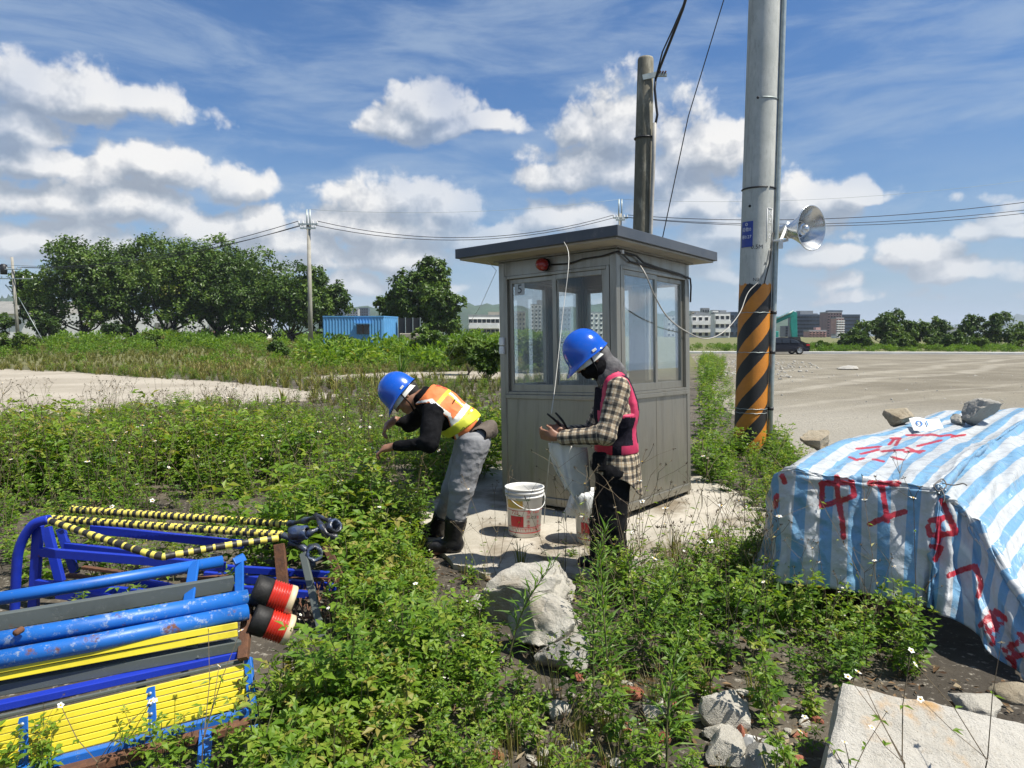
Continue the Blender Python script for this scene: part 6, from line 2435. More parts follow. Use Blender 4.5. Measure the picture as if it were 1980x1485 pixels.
def eyes(q, parent):
    for sg in (-1, 1):
        mb = MB()
        c = q(0.083, 0.031 * sg, 0.0)
        bm = bmesh.new()
        bmesh.ops.create_uvsphere(bm, u_segments=12, v_segments=8, radius=0.0125)
        mb.poly([c + v.co for v in bm.verts], [[v.index for v in f.verts] for f in bm.faces], 0, True)
        bm.free()
        e = mb.build('eye', M['white_paint'], parent)
        mb = MB()
        c2 = q(0.0935, 0.031 * sg, -0.001)
        bm = bmesh.new()
        bmesh.ops.create_uvsphere(bm, u_segments=8, v_segments=6, radius=0.005)
        mb.poly([c2 + v.co for v in bm.verts], [[v.index for v in f.verts] for f in bm.faces], 0, True)
        bm.free()
        mb.build('iris', M['black_ink'], e)


def helmet(c, front, up, parent, s=1.0):
    """hard hat with raised crown ridge, flared rim and visor"""
    f, u = Vector(front).normalized(), Vector(up).normalized()
    u = (u - f * u.dot(f)).normalized()
    r = f.cross(u)
    c = Vector(c)
    n, rows = 56, 18
    A, B, H = 0.138 * s, 0.116 * s, 0.148 * s
    P = []
    rings = []
    for i in range(rows):
        th = (PI / 2) * i / (rows - 1)
        rings.append((math.sin(th) ** 0.92, math.cos(th) ** 0.96 if i < rows - 1 else 0.0, 0))
    rings += [(1.015, -0.06, 0), (1.03, -0.13, 0), (1.045, -0.16, 0.35), (1.075, -0.175, 1.0), (1.075, -0.195, 1.0), (1.03, -0.185, 0.4), (0.99, -0.15, 0), (0.96, -0.05, 0)]
    for (k, z, fl) in rings:
        for j in range(n):
            a = 2 * PI * j / n
            ca, sa = math.cos(a), math.sin(a)
            vis = max(0, ca) ** 2.2
            rr = k + fl * 0.30 * vis
            zz = H * z - fl * 0.040 * vis * s * (1 - 0.3 * abs(sa))
            # crown ridge running front to back
            rid = 0.006 * s * math.exp(-((sa * k * B) / (0.020 * s)) ** 2) * (z > 0.15) * min(1, (z - 0.15) * 4)
            zz += rid
            P.append(c + f * (A * rr * ca) + r * (B * rr * sa) + u * zz)
    mb = MB()
    F_ = []
    R_ = len(rings)
    for i in range(R_ - 1):
        for j in range(n):
            F_.append((i * n + j, (i + 1) * n + j, (i + 1) * n + (j + 1) % n, i * n + (j + 1) % n))
    mb.poly(P, F_, 0, True)
    hm = mb.build('helmet', M['helmet'], parent)
    mb = MB()
    pts = []
    for j in range(40):
        a = 2 * PI * j / 40
        pts.append(c + f * (0.118 * s * math.cos(a)) + r * (0.098 * s * math.sin(a)) - u * 0.030 * s)
    nn = len(pts)
    Q = [p for p in pts] + [p - u * 0.035 * s for p in pts]
    mb.poly(Q, [(j, (j + 1) % nn, nn + (j + 1) % nn, nn + j) for j in range(nn)], 0, True)
    mb.build('headband', M['reflect'], hm)
    mb = MB()
    for sg in (-1, 1):
        mb.tube([c + r * sg * 0.105 * s - u * 0.03 * s + f * 0.01, c + r * sg * 0.085 * s - u * 0.12 * s + f * 0.02, c + f * 0.045 * s - u * 0.185 * s + r * sg * 0.015], 0.0055, 6)
    mb.build('chin_strap', M['black_cloth'], hm)
    # slots at the side of the shell
    for sg in (-1, 1):
        mb = MB()
        q = c + r * sg * B * 1.0 * s - u * 0.004 - f * 0.03
        mb.box(q, (0.03, 0.012, 0.016), Matrix((f, r, u)).transposed())
        mb.build('slot_cap', M['white_paint'], hm, bevel=0.002)
    return hm


def surf_bvh(V, Q):
    return BVHTree.FromPolygons([tuple(v) for v in V], [tuple(q) for q in Q])


def decal(body, size, p, ux, uy, bvh, m, parent, lift=0.003):
    """print on cloth: characters pressed onto the surface from outside"""
    me = text_mesh(body, size)
    bm = bmesh.new()
    bm.from_mesh(me)
    bmesh.ops.triangulate(bm, faces=bm.faces)
    bmesh.ops.subdivide_edges(bm, edges=[e for e in bm.edges if e.calc_length() > size * 0.3], cuts=1)
    bm.to_mesh(me)
    bm.free()
    ux, uy = Vector(ux).normalized(), Vector(uy).normalized()
    nz = ux.cross(uy)
    for v in me.vertices:
        q = Vector(p) + ux * v.co.x + uy * v.co.y
        h = bvh.ray_cast(q + nz * 0.25, -nz)
        v.co = (h[0] if h[0] is not None else q) + nz * lift
    me.materials.clear()
    me.materials.append(m)
    o = bpy.data.objects.new('lettering', me)
    COL.objects.link(o)
    o.parent = parent
    me.transform(Matrix.LocRotScale(parent.location, parent.rotation_euler, parent.scale).inverted())
    return o


def bounds(pts, m):
    A = np.array([p[:] for p in pts])
    return A.min(0) - m, A.max(0) + m


def standing_worker():
    D = 4.48
    J = lambda x, y, dd=0.0: at(x, y, D + dd)
    foot_z = 0.036
    root = empty('person', G(1178, 1132, foot_z), 'person in plaid shirt, pink trimmed black vest and blue helmet looking down at both hands', 'person', 'workers in blue helmets')
    pel, wai, che, nek = J(1189, 905), J(1192, 862), J(1192, 795), J(1177, 728)
    hd = J(1141, 690)
    fr, up = Vector((-0.80, -0.12, -0.58)), Vector((-0.58, -0.06, 0.80))
    sL, eL, wL, hL = J(1196, 752, -0.165), J(1172, 840, -0.235), J(1090, 846, -0.13), J(1068, 843, -0.11)
    sR, eR, wR, hR = J(1184, 752, 0.165), J(1143, 838, 0.20), J(1104, 836, 0.06), J(1083, 831, 0.02)
    kn = [(J(1190, 915, -0.09), J(1184, 1010, -0.09), J(1191, 1112, -0.08)), (J(1184, 915, 0.09), J(1166, 1012, 0.10), J(1164, 1104, 0.12))]
    lo, hi = bounds([hd, hL, hR, eL, eR, pel, kn[0][2], kn[1][2]], 0.24)
    body = Field(lo, hi, 0.007)
    q, R = head(body, hd, fr, up)
    body.cap(hd - Vector(up) * 0.05 + Vector((0.03, 0, 0)), nek, 0.058, 0.062, 0.03)
    body.ell(che, (0.105, 0.165, 0.19), None, 0.05)
    body.ell(wai, (0.100, 0.140, 0.14), None, 0.05)
    body.ell(pel, (0.105, 0.155, 0.11), None, 0.05)
    for a, b, c in ((sL, eL, wL), (sR, eR, wR)):
        body.cap(a, b, 0.047, 0.037, 0.03)
        body.cap(b, c, 0.036, 0.025, 0.02)
    hand(body, wL, hL, (-1, 0.1, 0.06), (0.25, 0.65, -0.7), (0.0, -0.35, 0.9), (-0.75, 0.15, 0.65))
    hand(body, wR, hR, (-1, -0.25, -0.06), (0.2, -0.7, -0.65), (0.0, 0.35, 0.9), (-0.7, -0.3, 0.65))
    for a, b, c in kn:
        body.cap(a, b, 0.078, 0.052, 0.03)
        body.cap(b, c, 0.050, 0.036, 0.02)
        body.cap(c, c + Vector((-0.13, -0.01, -0.045)), 0.036, 0.03, 0.02)
    skin_to_object('body', body, M['skin'], root, it=1)
    eyes(q, root)
    # trousers
    t = Field(*bounds([pel, kn[0][2], kn[1][2]], 0.2), 0.009)
    t.ell(pel, (0.128, 0.168, 0.12), None, 0.05)
    for a, b, c in kn:
        t.cap(a, b, 0.100, 0.080, 0.03)
        t.cap(b, c + Vector((0, 0, 0.01)), 0.080, 0.076, 0.03)
    skin_to_object('trousers', t, M['trouser_black'], root, (lambda V, f0=cloth_noise(8, 0.010, 3, (1, 1, 0.8)), f1=cloth_noise(21, 0.006, 4): f0(V) + f1(V)))
    for k, (a, b, c) in enumerate(kn):
        s = Field(*bounds([c, c + Vector((-0.2, 0, 0))], 0.1), 0.007)
        g = c.copy()
        g.z = foot_z + 0.045
        s.cap(g + Vector((0.03, 0, 0)), g + Vector((-0.13, -0.01, -0.012)), 0.046, 0.036, 0.02)
        s.cap(g + Vector((0.01, 0, 0)), c, 0.046, 0.045, 0.02)
        X, Y, Z = s.coords()
        s.F = np.maximum(s.F, (foot_z - Z) + 0 * X + 0 * Y)
        skin_to_object('boot', s, M['boot'], root)
    # shirt
    s = Field(*bounds([nek, hL, hR, eL, eR, pel], 0.2), 0.008)

    def torso(fl, g):
        fl.ell(che, (0.118 + g, 0.178 + g, 0.20 + g), None, 0.05)
        fl.ell(wai, (0.118 + g, 0.155 + g, 0.15 + g), None, 0.05)
        fl.cap(sL + Vector((0, 0.02, 0.0)), sR + Vector((0, -0.02, 0.0)), 0.060 + g, 0.060 + g, 0.05)
        fl.cap(nek, che, 0.072 + g, 0.10 + g, 0.05)
    torso(s, 0.0)
    for a, b, c in ((sL, eL, wL), (sR, eR, wR)):
        s.cap(a, b, 0.066, 0.058, 0.035)
        s.cap(b, c, 0.057, 0.040, 0.025)
        s.cap(c, c.lerp(b, 0.1), 0.041, 0.043, 0.01)
    X, Y, Z = s.coords()
    s.F = np.maximum(s.F, (pel.z + 0.02 - Z) + 0 * X + 0 * Y)
    # open neck
    s.F = np.maximum(s.F, Z - (nek.z + 0.035) + 0 * X + 0 * Y)
    segs = [(pel, nek, 0.14, (0, -1, 0)), (sL, eL, 0.06, (0, -1, 0)), (eL, wL, 0.048, (0, -1, 0)), (sR, eR, 0.06, (0, -1, 0)), (eR, wR, 0.048, (0, -1, 0))]
    cn0, cn1 = cloth_noise(9, 0.009, 8), cloth_noise(24, 0.005, 9)
    cn = lambda V: cn0(V) + cn1(V)
    sh, SV, SQ = skin_to_object('shirt', s, M['plaid'], root, cn, attrs={'weave': ('POINT', 'FLOAT_VECTOR', limb_uv(segs))})
    # loose shirt tails
    nA, nR = 60, 22
    P, UV = [], []
    for i in range(nR):
        tt = i / (nR - 1)
        for j in range(nA):
            a = 2 * PI * j / nA
            back = max(0, math.cos(a))
            drop = 0.10 + 0.19 * back ** 1.5 + 0.05 * math.sin(a) ** 2
            rx = 0.128 + 0.045 * tt ** 0.6 + 0.010 * math.sin(5 * a + 2) * tt
            ry = 0.160 + 0.036 * tt ** 0.6 + 0.012 * math.sin(4 * a) * tt
            p = Vector((pel.x + 0.008 + rx * math.cos(a) * (1 - 0.10 * (tt * back)), pel.y + ry * math.sin(a), wai.z - 0.028 - drop * tt))
            P.append(p[:])
            UV.append((0.3 - drop * tt, a * 0.16, 0))
    F_ = [(i * nA + j, i * nA + (j + 1) % nA, (i + 1) * nA + (j + 1) % nA, (i + 1) * nA + j) for i in range(nR - 1) for j in range(nA)]
    PV = np.array(P)
    Fa = np.array(F_)
    PV = PV + vnormals(PV, Fa) * (cn(PV) * 0.8)[:, None]
    o = np_object('shirt_tail', PV, Fa, M['plaid'], smooth=True, parent=root, attrs={'weave': ('POINT', 'FLOAT_VECTOR', np.array(UV))})
    so_ = o.modifiers.new('thickness', 'SOLIDIFY')
    so_.thickness = 0.003
    # vest with trim and belt
    v = Field(*bounds([nek, pel, sL, sR], 0.22), 0.006)
    torso(v, 0.018)
    X, Y, Z = v.coords()
    lat = np.abs(Y - che.y)
    za = che.z + 0.015
    side = np.minimum(0.148 - lat, 1) * -1          # outside of the shoulder straps
    v.F = np.maximum(v.F, np.where(Z > za - 0.02, lat - 0.148, -1) + 0 * X)
    zb = wai.z - 0.035
    v.F = np.maximum(v.F, (zb - Z) + 0 * X + 0 * Y)
    neckcut = np.sqrt((X - nek.x + 0.02) ** 2 + (Y - nek.y) ** 2) - 0.095
    v.F = np.maximum(v.F, np.where(Z > nek.z - 0.07, -neckcut, -1))

    def vm(C):
        la = np.abs(C[:, 1] - che.y)
        z = C[:, 2]
        m_ = np.zeros(len(C), int)
        m_[(la > 0.098) & (z > za - 0.03)] = 1
        fx = C[:, 0] - che.x
        m_[(z < za + 0.0) & (la > 0.070) & (la < 0.135)] = 1
        m_[(z < za) & (z > za - 0.035) & (la > 0.11)] = 1
        m_[z < zb + 0.062] = 1
        m_[(z < zb + 0.062) & (fx < -0.02)] = 2
        m_[(z < zb + 0.070) & (np.abs(fx + 0.02) < 0.028) & (C[:, 1] < che.y)] = 0
        r = np.sqrt((C[:, 0] - nek.x + 0.02) ** 2 + (C[:, 1] - nek.y) ** 2)
        m_[(r < 0.125) & (z > nek.z - 0.05)] = 1
        return m_
    skin_to_object('vest', v, [M['mesh_black'], M['magenta'], M['redbelt']], root, cloth_noise(9, 0.007, 21), mi=vm, it=1)
    # face mask, scarf under the helmet
    f = Field(*bounds([hd], 0.22), 0.006)
    fu, uu = Vector(fr).normalized(), Vector(up).normalized()
    f.ell(q(0.032, 0, -0.062), (0.078, 0.070, 0.062), R, 0.02)
    f.cap(q(-0.01, 0, -0.06), q(-0.02, 0, -0.13), 0.075, 0.072, 0.02)
    skin_to_object('face_mask', f, M['black_cloth'], root, cloth_noise(16, 0.006, 5))
    f = Field(*bounds([hd, nek, J(1200, 720)], 0.2), 0.007)
    f.ell(q(-0.03, 0, 0.005), (0.08, 0.088, 0.075), R, 0.03)
    f.cap(q(-0.065, 0, -0.02), J(1184, 712), 0.052, 0.045, 0.03)
    f.cap(J(1182, 708), J(1200, 724), 0.048, 0.040, 0.03)
    f.cap(J(1182, 718), nek, 0.070, 0.080, 0.03)
    skin_to_object('scarf', f, M['scarf'], root, cloth_noise(13, 0.014, 6, (1, 1, 0.6)))
    helmet(hd + uu * 0.040 + fu * 0.008, fr, up, root, 1.0)
    # black pouch on the hip
    mb = MB()
    mb.box(J(1159, 893, -0.19), (0.085, 0.045, 0.12), Euler((0, 0.05, 0.1)).to_matrix())
    mb.build('hip_pouch', M['black_cloth'], root, bevel=0.015)
    # pliers in the hands
    pr_ = empty('pliers', hR, 'dark pliers held open in the hands of the standing worker', 'pliers')
    for a, b in (((1094, 836, 0.02), (1058, 800, -0.02)), ((1098, 832, 0.03), (1074, 798, 0.02))):
        mb = MB()
        mb.tube(spline([J(*a), J((a[0] + b[0]) / 2 + 2, (a[1] + b[1]) / 2 - 1, 0.0), J(*b)], 4), [0.006, 0.006, 0.0065, 0.007, 0.0075, 0.0075, 0.007, 0.0065, 0.005], 8)
        mb.build('handle', M['rubber'], pr_)
    mb = MB()
    mb.bar(J(1094, 838, 0.02), J(1112, 846, 0.03), 0.016, 0.01)
    mb.build('jaw', M['greysteel'], pr_)
    # pale twine from the hands down to the buckets
    wire('twine', spline([J(1068, 850, -0.11), J(1062, 890, -0.08), at(1058, 930, 4.6), at(1054, 975, 4.9), at(1052, 1012, 5.1)], 5), 0.003, M['string'], 'pale frayed twine hanging from the hands towards the open bucket', 'string')


standing_worker()


def bending_worker():
    D = 5.02
    J = lambda x, y, dd=0.0: at(x, y, D + dd)
    fz = 0.036
    root = empty('person', G(868, 1072, fz), 'person in orange safety vest and blue helmet bending over the weeds in grey trousers', 'person', 'workers in blue helmets')
    pel, wai, che, nek = J(914, 848), J(894, 820), J(856, 792), J(817, 770)
    hd = J(781, 764)
    fr, up = Vector((-0.62, -0.22, -0.76)), Vector((-0.76, 0.0, 0.62))
    sL, eL, wL, hL = J(838, 800, -0.185), J(829, 858, -0.30), J(768, 862, -0.24), J(746, 867, -0.22)
    sR, eR, wR, hR = J(828, 786, 0.185), J(792, 818, 0.24), J(764, 812, 0.16), J(750, 822, 0.13)
    legs = [(J(913, 862, -0.09), J(893, 940, -0.11), J(874, 1052, -0.09)), (J(908, 862, 0.10), J(879, 945, 0.16), J(842, 1034, 0.32))]
    lo, hi = bounds([hd, hL, hR, eL, pel, legs[0][2], legs[1][2]], 0.24)
    ta = (pel - nek).normalized()                    # along the back, neck to hip
    dor = Vector((ta.z, 0, -ta.x))
    dor = dor if dor.z > 0 else -dor                 # towards the back
    RT = Matrix((ta, Vector((0, 1, 0)), dor)).transposed()
    body = Field(lo, hi, 0.007)
    q, R = head(body, hd, fr, up)
    body.cap(hd - Vector(up) * 0.06 + Vector((0.04, 0, 0.01)), nek, 0.056, 0.062, 0.03)
    body.ell(che, (0.19, 0.165, 0.105), RT, 0.05)
    body.ell(wai, (0.15, 0.14, 0.10), RT, 0.05)
    body.ell(pel, (0.12, 0.155, 0.105), RT, 0.05)
    for a, b, c in ((sL, eL, wL), (sR, eR, wR)):
        body.cap(a, b, 0.047, 0.037, 0.03)
        body.cap(b, c, 0.036, 0.025, 0.02)
    hand(body, wL, hL, (-0.9, 0.05, -0.35), (0.3, 0.3, -0.85), (0.1, 0.95, 0.1), (-0.5, 0.6, -0.5))
    hand(body, wR, hR, (-0.62, -0.1, -0.75), (0.75, 0.1, -0.55), (0.0, -0.95, 0.1), (-0.3, -0.6, -0.6))
    for a, b, c in legs:
        body.cap(a, b, 0.078, 0.052, 0.03)
        body.cap(b, c, 0.050, 0.036, 0.02)
        body.cap(c, c + Vector((-0.13, -0.02, -0.05)), 0.036, 0.03, 0.02)
    skin_to_object('body', body, M['skin'], root, it=1)
    eyes(q, root)
    h_ = Field(*bounds([hd], 0.2), 0.007)
    h_.ell(q(-0.022, 0, 0.022), (0.088, 0.084, 0.085), R, 0.02)
    h_.cap(q(-0.06, 0, -0.01), q(-0.055, 0, -0.06), 0.055, 0.045, 0.03)
    skin_to_object('hair', h_, M['hair'], root)
    # trousers
    t = Field(*bounds([pel, legs[0][2], legs[1][2]], 0.2), 0.009)
    t.ell(pel, (0.125, 0.170, 0.130), RT, 0.05)
    kn = []
    for a, b, c in legs:
        m_ = b.lerp(c, 0.50)
        t.cap(a, b, 0.112, 0.084, 0.04)
        t.cap(b, m_, 0.084, 0.066, 0.03)
    ZT = J(872, 1003).z
    X, Y, Z = t.coords()
    wr0, wr1 = cloth_noise(7, 0.009, 13, (1, 1, 1.6)), cloth_noise(19, 0.006, 14, (1, 1, 0.9))
    wr = lambda V: wr0(V) + wr1(V)
    skin_to_object('trousers', t, M['trouser_grey'], root, wr)
    for a, b, c in legs:
        s = Field(*bounds([c, c.lerp(b, 0.5), c + Vector((-0.22, 0, 0))], 0.12), 0.006)
        g = c.copy()
        g.z = fz + 0.05
        topb = c.lerp(b, 0.46)
        s.cap(topb.lerp(b, 0.12), c, 0.079, 0.060, 0.02)
        s.cap(c, g, 0.058, 0.055, 0.02)
        s.cap(g + Vector((0.03, 0, -0.005)), g + Vector((-0.15, -0.02, -0.014)), 0.052, 0.042, 0.03)
        X, Y, Z = s.coords()
        s.F = np.maximum(s.F, (fz - Z) + 0 * X + 0 * Y)
        ax = (topb - c).normalized()
        lv = (X - topb.x) * ax.x + (Y - topb.y) * ax.y + (Z - topb.z) * ax.z
        s.F = np.maximum(s.F, lv)
        s.F = s.F - 0.003 * np.clip(np.sin(lv * 260), 0, 1) * (lv > -0.06)
        skin_to_object('boot', s, M['boot'], root, cloth_noise(14, 0.006, 17), it=1)
    # black long sleeved shirt
    s = Field(*bounds([nek, hL, hR, eL, eR, pel], 0.2), 0.008)

    def torso(fl, g):
        fl.ell(che, (0.205 + g, 0.178 + g, 0.122 + g), RT, 0.05)
        fl.ell(wai, (0.155 + g, 0.155 + g, 0.118 + g), RT, 0.05)
        fl.cap(sL + Vector((0, 0.02, 0.005)), sR + Vector((0, -0.02, 0.015)), 0.062 + g, 0.062 + g, 0.05)
        fl.cap(nek, che, 0.074 + g, 0.10 + g, 0.05)
    torso(s, 0)
    for a, b, c in ((sL, eL, wL), (sR, eR, wR)):
        s.cap(a, b, 0.072, 0.066, 0.035)
        s.cap(b, b.lerp(c, 0.12), 0.058, 0.046, 0.02)
        s.cap(b, c, 0.044, 0.033, 0.015)
    X, Y, Z = s.coords()
    along = (X - nek.x) * ta.x + (Y - nek.y) * ta.y + (Z - nek.z) * ta.z
    Lt = (pel - nek).length
    s.F = np.maximum(s.F, along - (Lt + 0.02))
    s.F = np.maximum(s.F, -(along + 0.045))
    sh, SV, SQ = skin_to_object('shirt', s, M['black_cloth'], root, cloth_noise(10, 0.011, 14))
    # orange vest over the back, reflective bands at its edge
    v = Field(*bounds([nek, pel, sL, sR], 0.25), 0.006)
    torso(v, 0.015)
    X, Y, Z = v.coords()
    al = (X - nek.x) * ta.x + (Y - nek.y) * ta.y + (Z - nek.z) * ta.z
    do = (X - nek.x) * dor.x + (Y - nek.y) * dor.y + (Z - nek.z) * dor.z
    edge = 0.030 - 0.13 * np.clip((al - 0.22) / 0.2, 0, 1) - 0.10 * np.clip(0.06 - al, 0, 0.08) / 0.08
    v.F = np.maximum(v.F, edge - do)
    v.F = np.maximum(v.F, al - (Lt - 0.055))
    v.F = np.maximum(v.F, -(al + 0.005))

    def vm(C):
        Cn = C - np.array(nek[:])
        a = Cn @ np.array(ta[:])
        d = Cn @ np.array(dor[:])
        e = 0.030 - 0.13 * np.clip((a - 0.22) / 0.2, 0, 1) - 0.10 * np.clip(0.06 - a, 0, 0.08) / 0.08
        y = np.abs(Cn[:, 1])
        m_ = np.zeros(len(C), int)
        k = d - e
        m_[(k < 0.022)] = 0
        m_[(k >= 0.010) & (k < 0.036)] = 1
        m_[(k < 0.010)] = 3
        m_[(y > 0.05) & (y < 0.085) & (k > 0.04) & (a > 0.1)] = 1
        m_[(y > 0.085) & (y < 0.10) & (k > 0.04) & (a > 0.1)] = 2
        m_[(a > 0.10) & (a < 0.125) & (k > 0.036)] = 2
        m_[(a > 0.26) & (a < 0.30) & (k > 0.03)] = 1
        m_[(a > 0.30) & (a < 0.315) & (k > 0.03)] = 2
        return m_
    vo, VV, VQ = skin_to_object('vest', v, [M['orange'], M['reflect'], M['lime'], M['orange']], root, cloth_noise(9, 0.008, 22), mi=vm, it=1)
    bv = Field(*bounds([nek, pel], 0.25), 0.006)
    torso(bv, 0.021)
    X, Y, Z = bv.coords()
    tilt = 0.30
    c0 = J(902, 812)
    bn_ = (ta + Vector((0, 0, 0)) + dor * -tilt).normalized()
    sl_ = (X - c0.x) * bn_.x + (Y - c0.y) * bn_.y + (Z - c0.z) * bn_.z
    bv.F = np.maximum(bv.F, np.abs(sl_) - 0.033)
    bo, BV, BQ = skin_to_object('belt', bv, M['lime'], root, cloth_noise(9, 0.004, 23), it=1)
    bb = surf_bvh(BV, BQ)
    along_belt = (J(918, 795) - J(884, 840)).normalized()
    acr = Vector((0, -1, 0)).cross(along_belt)
    decal('TER', 0.045, J(896, 832, -0.1), along_belt, acr, bb, M['black_ink'], root)
    sb = surf_bvh(np.concatenate([SV, VV]), np.concatenate([SQ, VQ + len(SV)]))
    decal('CK', 0.04, J(840, 775, -0.15), (0.98, 0, 0.08), (-0.08, 0, 0.98), surf_bvh(SV, SQ), M['white_ink'], root)
    decal('$42', 0.05, J(871, 776, -0.15), (0.98, 0, -0.12), (0.12, 0, 0.98), surf_bvh(SV, SQ), M['white_ink'], root)
    decal('安全', 0.045, J(853, 752, 0.0), (0.96, 0.0, -0.25), (0.2, 0.6, 0.75), surf_bvh(VV, VQ), M['redbelt'], root)
    # dark waistband and brown pouch behind
    w = Field(*bounds([pel], 0.25), 0.008)
    w.ell(pel + ta * -0.03, (0.075, 0.176, 0.134), RT, 0.03)
    skin_to_object('waistband', w, M['black_cloth'], root, cloth_noise(10, 0.006, 31))
    p = Field(*bounds([J(936, 832)], 0.16), 0.006)
    p.cap(J(922, 842, -0.13), J(948, 826, -0.02), 0.050, 0.052, 0.03)
    p.cap(J(932, 838, -0.12), J(950, 832, 0.06), 0.048, 0.050, 0.03)
    skin_to_object('waist_pouch', p, M['pouch'], root, cloth_noise(12, 0.006, 33))
    helmet(hd + Vector(up).normalized() * 0.042 + Vector(fr).normalized() * 0.004, fr, up, root, 0.98)


bending_worker()

# ------------------------------------------------------------------ plants
def leaf_mat(name, stops, trans=0.38, rough=0.5, spec=0.35, tcol=1.25):
    m = bpy.data.materials.new(name)
    m.use_nodes = True
    n = NT(m.node_tree)
    b = n.n['Principled BSDF']
    a = n.add('ShaderNodeAttribute', attribute_name='tint').outputs['Fac']
    c = n.ramp(a, stops)
    n.put(b.inputs['Base Color'], c)
    b.inputs['Roughness'].default_value = rough
    b.inputs['Specular IOR Level'].default_value = spec
    t = n.add('ShaderNodeBsdfTranslucent', {'Color': n.mix(1.0, c, (tcol * 1.15, tcol * 1.1, tcol * 0.55), 'MULTIPLY')})
    mx = n.add('ShaderNodeMixShader', {0: trans, 1: b.outputs[0], 2: t.outputs[0]})
    n.l.new(mx.outputs[0], n.n['Material Output'].inputs[0])
    return m


M['leaf'] = leaf_mat('weed_leaf', [(0.0, (0.035, 0.080, 0.010)), (0.35, (0.088, 0.182, 0.016)), (0.70, (0.172, 0.280, 0.024)), (0.93, (0.26, 0.31, 0.045)), (1.0, (0.29, 0.25, 0.06))], trans=0.42)
M['grass'] = leaf_mat('grass_blade', [(0.0, (0.055, 0.090, 0.015)), (0.4, (0.120, 0.150, 0.025)), (0.75, (0.20, 0.19, 0.045)), (1.0, (0.31, 0.25, 0.10))], trans=0.3)
M['treeleaf'] = leaf_mat('tree_leaf', [(0.0, (0.022, 0.052, 0.008)), (0.5, (0.072, 0.132, 0.014)), (0.85, (0.135, 0.200, 0.022)), (1.0, (0.15, 0.13, 0.03))], trans=0.22, rough=0.45)
M['stem'] = mat('green_stem', (0.075, 0.085, 0.03), (0.11, 0.09, 0.04), rough=0.7, scale=20)
M['dry'] = mat('dry_stalk', (0.13, 0.10, 0.055), (0.07, 0.05, 0.03), rough=0.9, scale=20)
M['petal'] = mat('white_petal', (0.75, 0.75, 0.70), rough=0.6)
M['floret'] = mat('yellow_floret', (0.62, 0.36, 0.02), rough=0.7)
M['bark'] = mat('dark_bark', (0.075, 0.062, 0.048), (0.045, 0.038, 0.03), rough=0.95, scale=6, bump=0.6)
PLANT_MATS = [M['leaf'], M['stem'], M['petal'], M['floret'], M['dry'], M['grass']]


class Geo:
    """points, triangles, material numbers and tints gathered in numpy"""
    def __init__(s):
        s.V, s.T, s.m, s.t, s.n = [], [], [], [], 0

    def add(s, V, T, m, t):
        V = np.asarray(V, np.float32).reshape(-1, 3)
        T = np.asarray(T, np.int64).reshape(-1, 3)
        s.V.append(V)
        s.T.append(T + s.n)
        s.m.append(np.full(len(T), m))
        s.t.append(np.broadcast_to(np.asarray(t, np.float32), (len(V),)))
        s.n += len(V)

    def leaves(s, o, d, nrm, L, W, m, tint, fold=0.18, droop=0.15, simple=False, belly=0.42):
        o, d, nrm = (np.asarray(x, float).reshape(-1, 3) for x in (o, d, nrm))
        N = len(o)
        L = np.broadcast_to(L, (N,))[:, None]
        W = np.broadcast_to(W, (N,))[:, None]
        d = d / np.linalg.norm(d, axis=1, keepdims=True)
        sd = np.cross(d, nrm)
        sd /= np.linalg.norm(sd, axis=1, keepdims=True) + 1e-9
        up = np.cross(sd, d)
        a = o + d * L * belly + sd * W / 2 + up * W * fold
        b = o + d * L * belly - sd * W / 2 + up * W * fold
        tip = o + d * L - up * L * droop
        tint = np.broadcast_to(tint, (N,))
        i = np.arange(N)[:, None]
        if simple:
            s.add(np.stack([o, a, tip, b], 1), np.concatenate([i * 4 + [[0, 1, 2]], i * 4 + [[0, 2, 3]]]), m, np.repeat(tint, 4))
        else:
            mid = o + d * L * 0.5
            s.add(np.stack([o, a, tip, b, mid], 1), np.concatenate([i * 5 + [[0, 1, 4]], i * 5 + [[1, 2, 4]], i * 5 + [[4, 2, 3]], i * 5 + [[0, 4, 3]]]), m, np.repeat(tint, 5))

    def stick(s, pts, r0, r1, m, tint=0.5):
        pts = np.asarray(pts, float)
        k = len(pts)
        rr = np.linspace(r0, r1, k)
        ring = np.array([(1, 0, 0), (-0.5, 0.866, 0), (-0.5, -0.866, 0)])
        V = (pts[:, None] + ring[None] * rr[:, None, None]).reshape(-1, 3)
        T = []
        for i in range(k - 1):
            for j in range(3):
                a, b, c, e = i * 3 + j, i * 3 + (j + 1) % 3, (i + 1) * 3 + j, (i + 1) * 3 + (j + 1) % 3
                T += [(a, b, e), (a, e, c)]
        s.add(V, T, m, tint)

    def done(s):
        return np.concatenate(s.V), np.concatenate(s.T), np.concatenate(s.m), np.concatenate(s.t)


def unit(v):
    return v / (np.linalg.norm(v, axis=-1, keepdims=True) + 1e-9)


def daisy(g, c, nrm, r, rng):
    nrm = unit(np.asarray(nrm, float))
    e = unit(np.cross(nrm, [0.3, 0.9, 0.1]))
    f = np.cross(nrm, e)
    k = 5
    an = np.arange(k) * 2 * PI / k + rng.uniform(0, 6)
    d = np.cos(an)[:, None] * e + np.sin(an)[:, None] * f + nrm * 0.1
    g.leaves(np.repeat([c], k, 0), d, np.repeat([nrm], k, 0), r, r * 0.75, 2, 0.5, 0.0, 0.05, True, 0.6)
    n = 6
    an = np.arange(n) * 2 * PI / n
    V = [c + nrm * r * 0.32] + [c + (math.cos(a) * e + math.sin(a) * f) * r * 0.36 + nrm * r * 0.04 for a in an]
    g.add(V, [(0, 1 + i, 1 + (i + 1) % n) for i in range(n)], 3, 0.5)


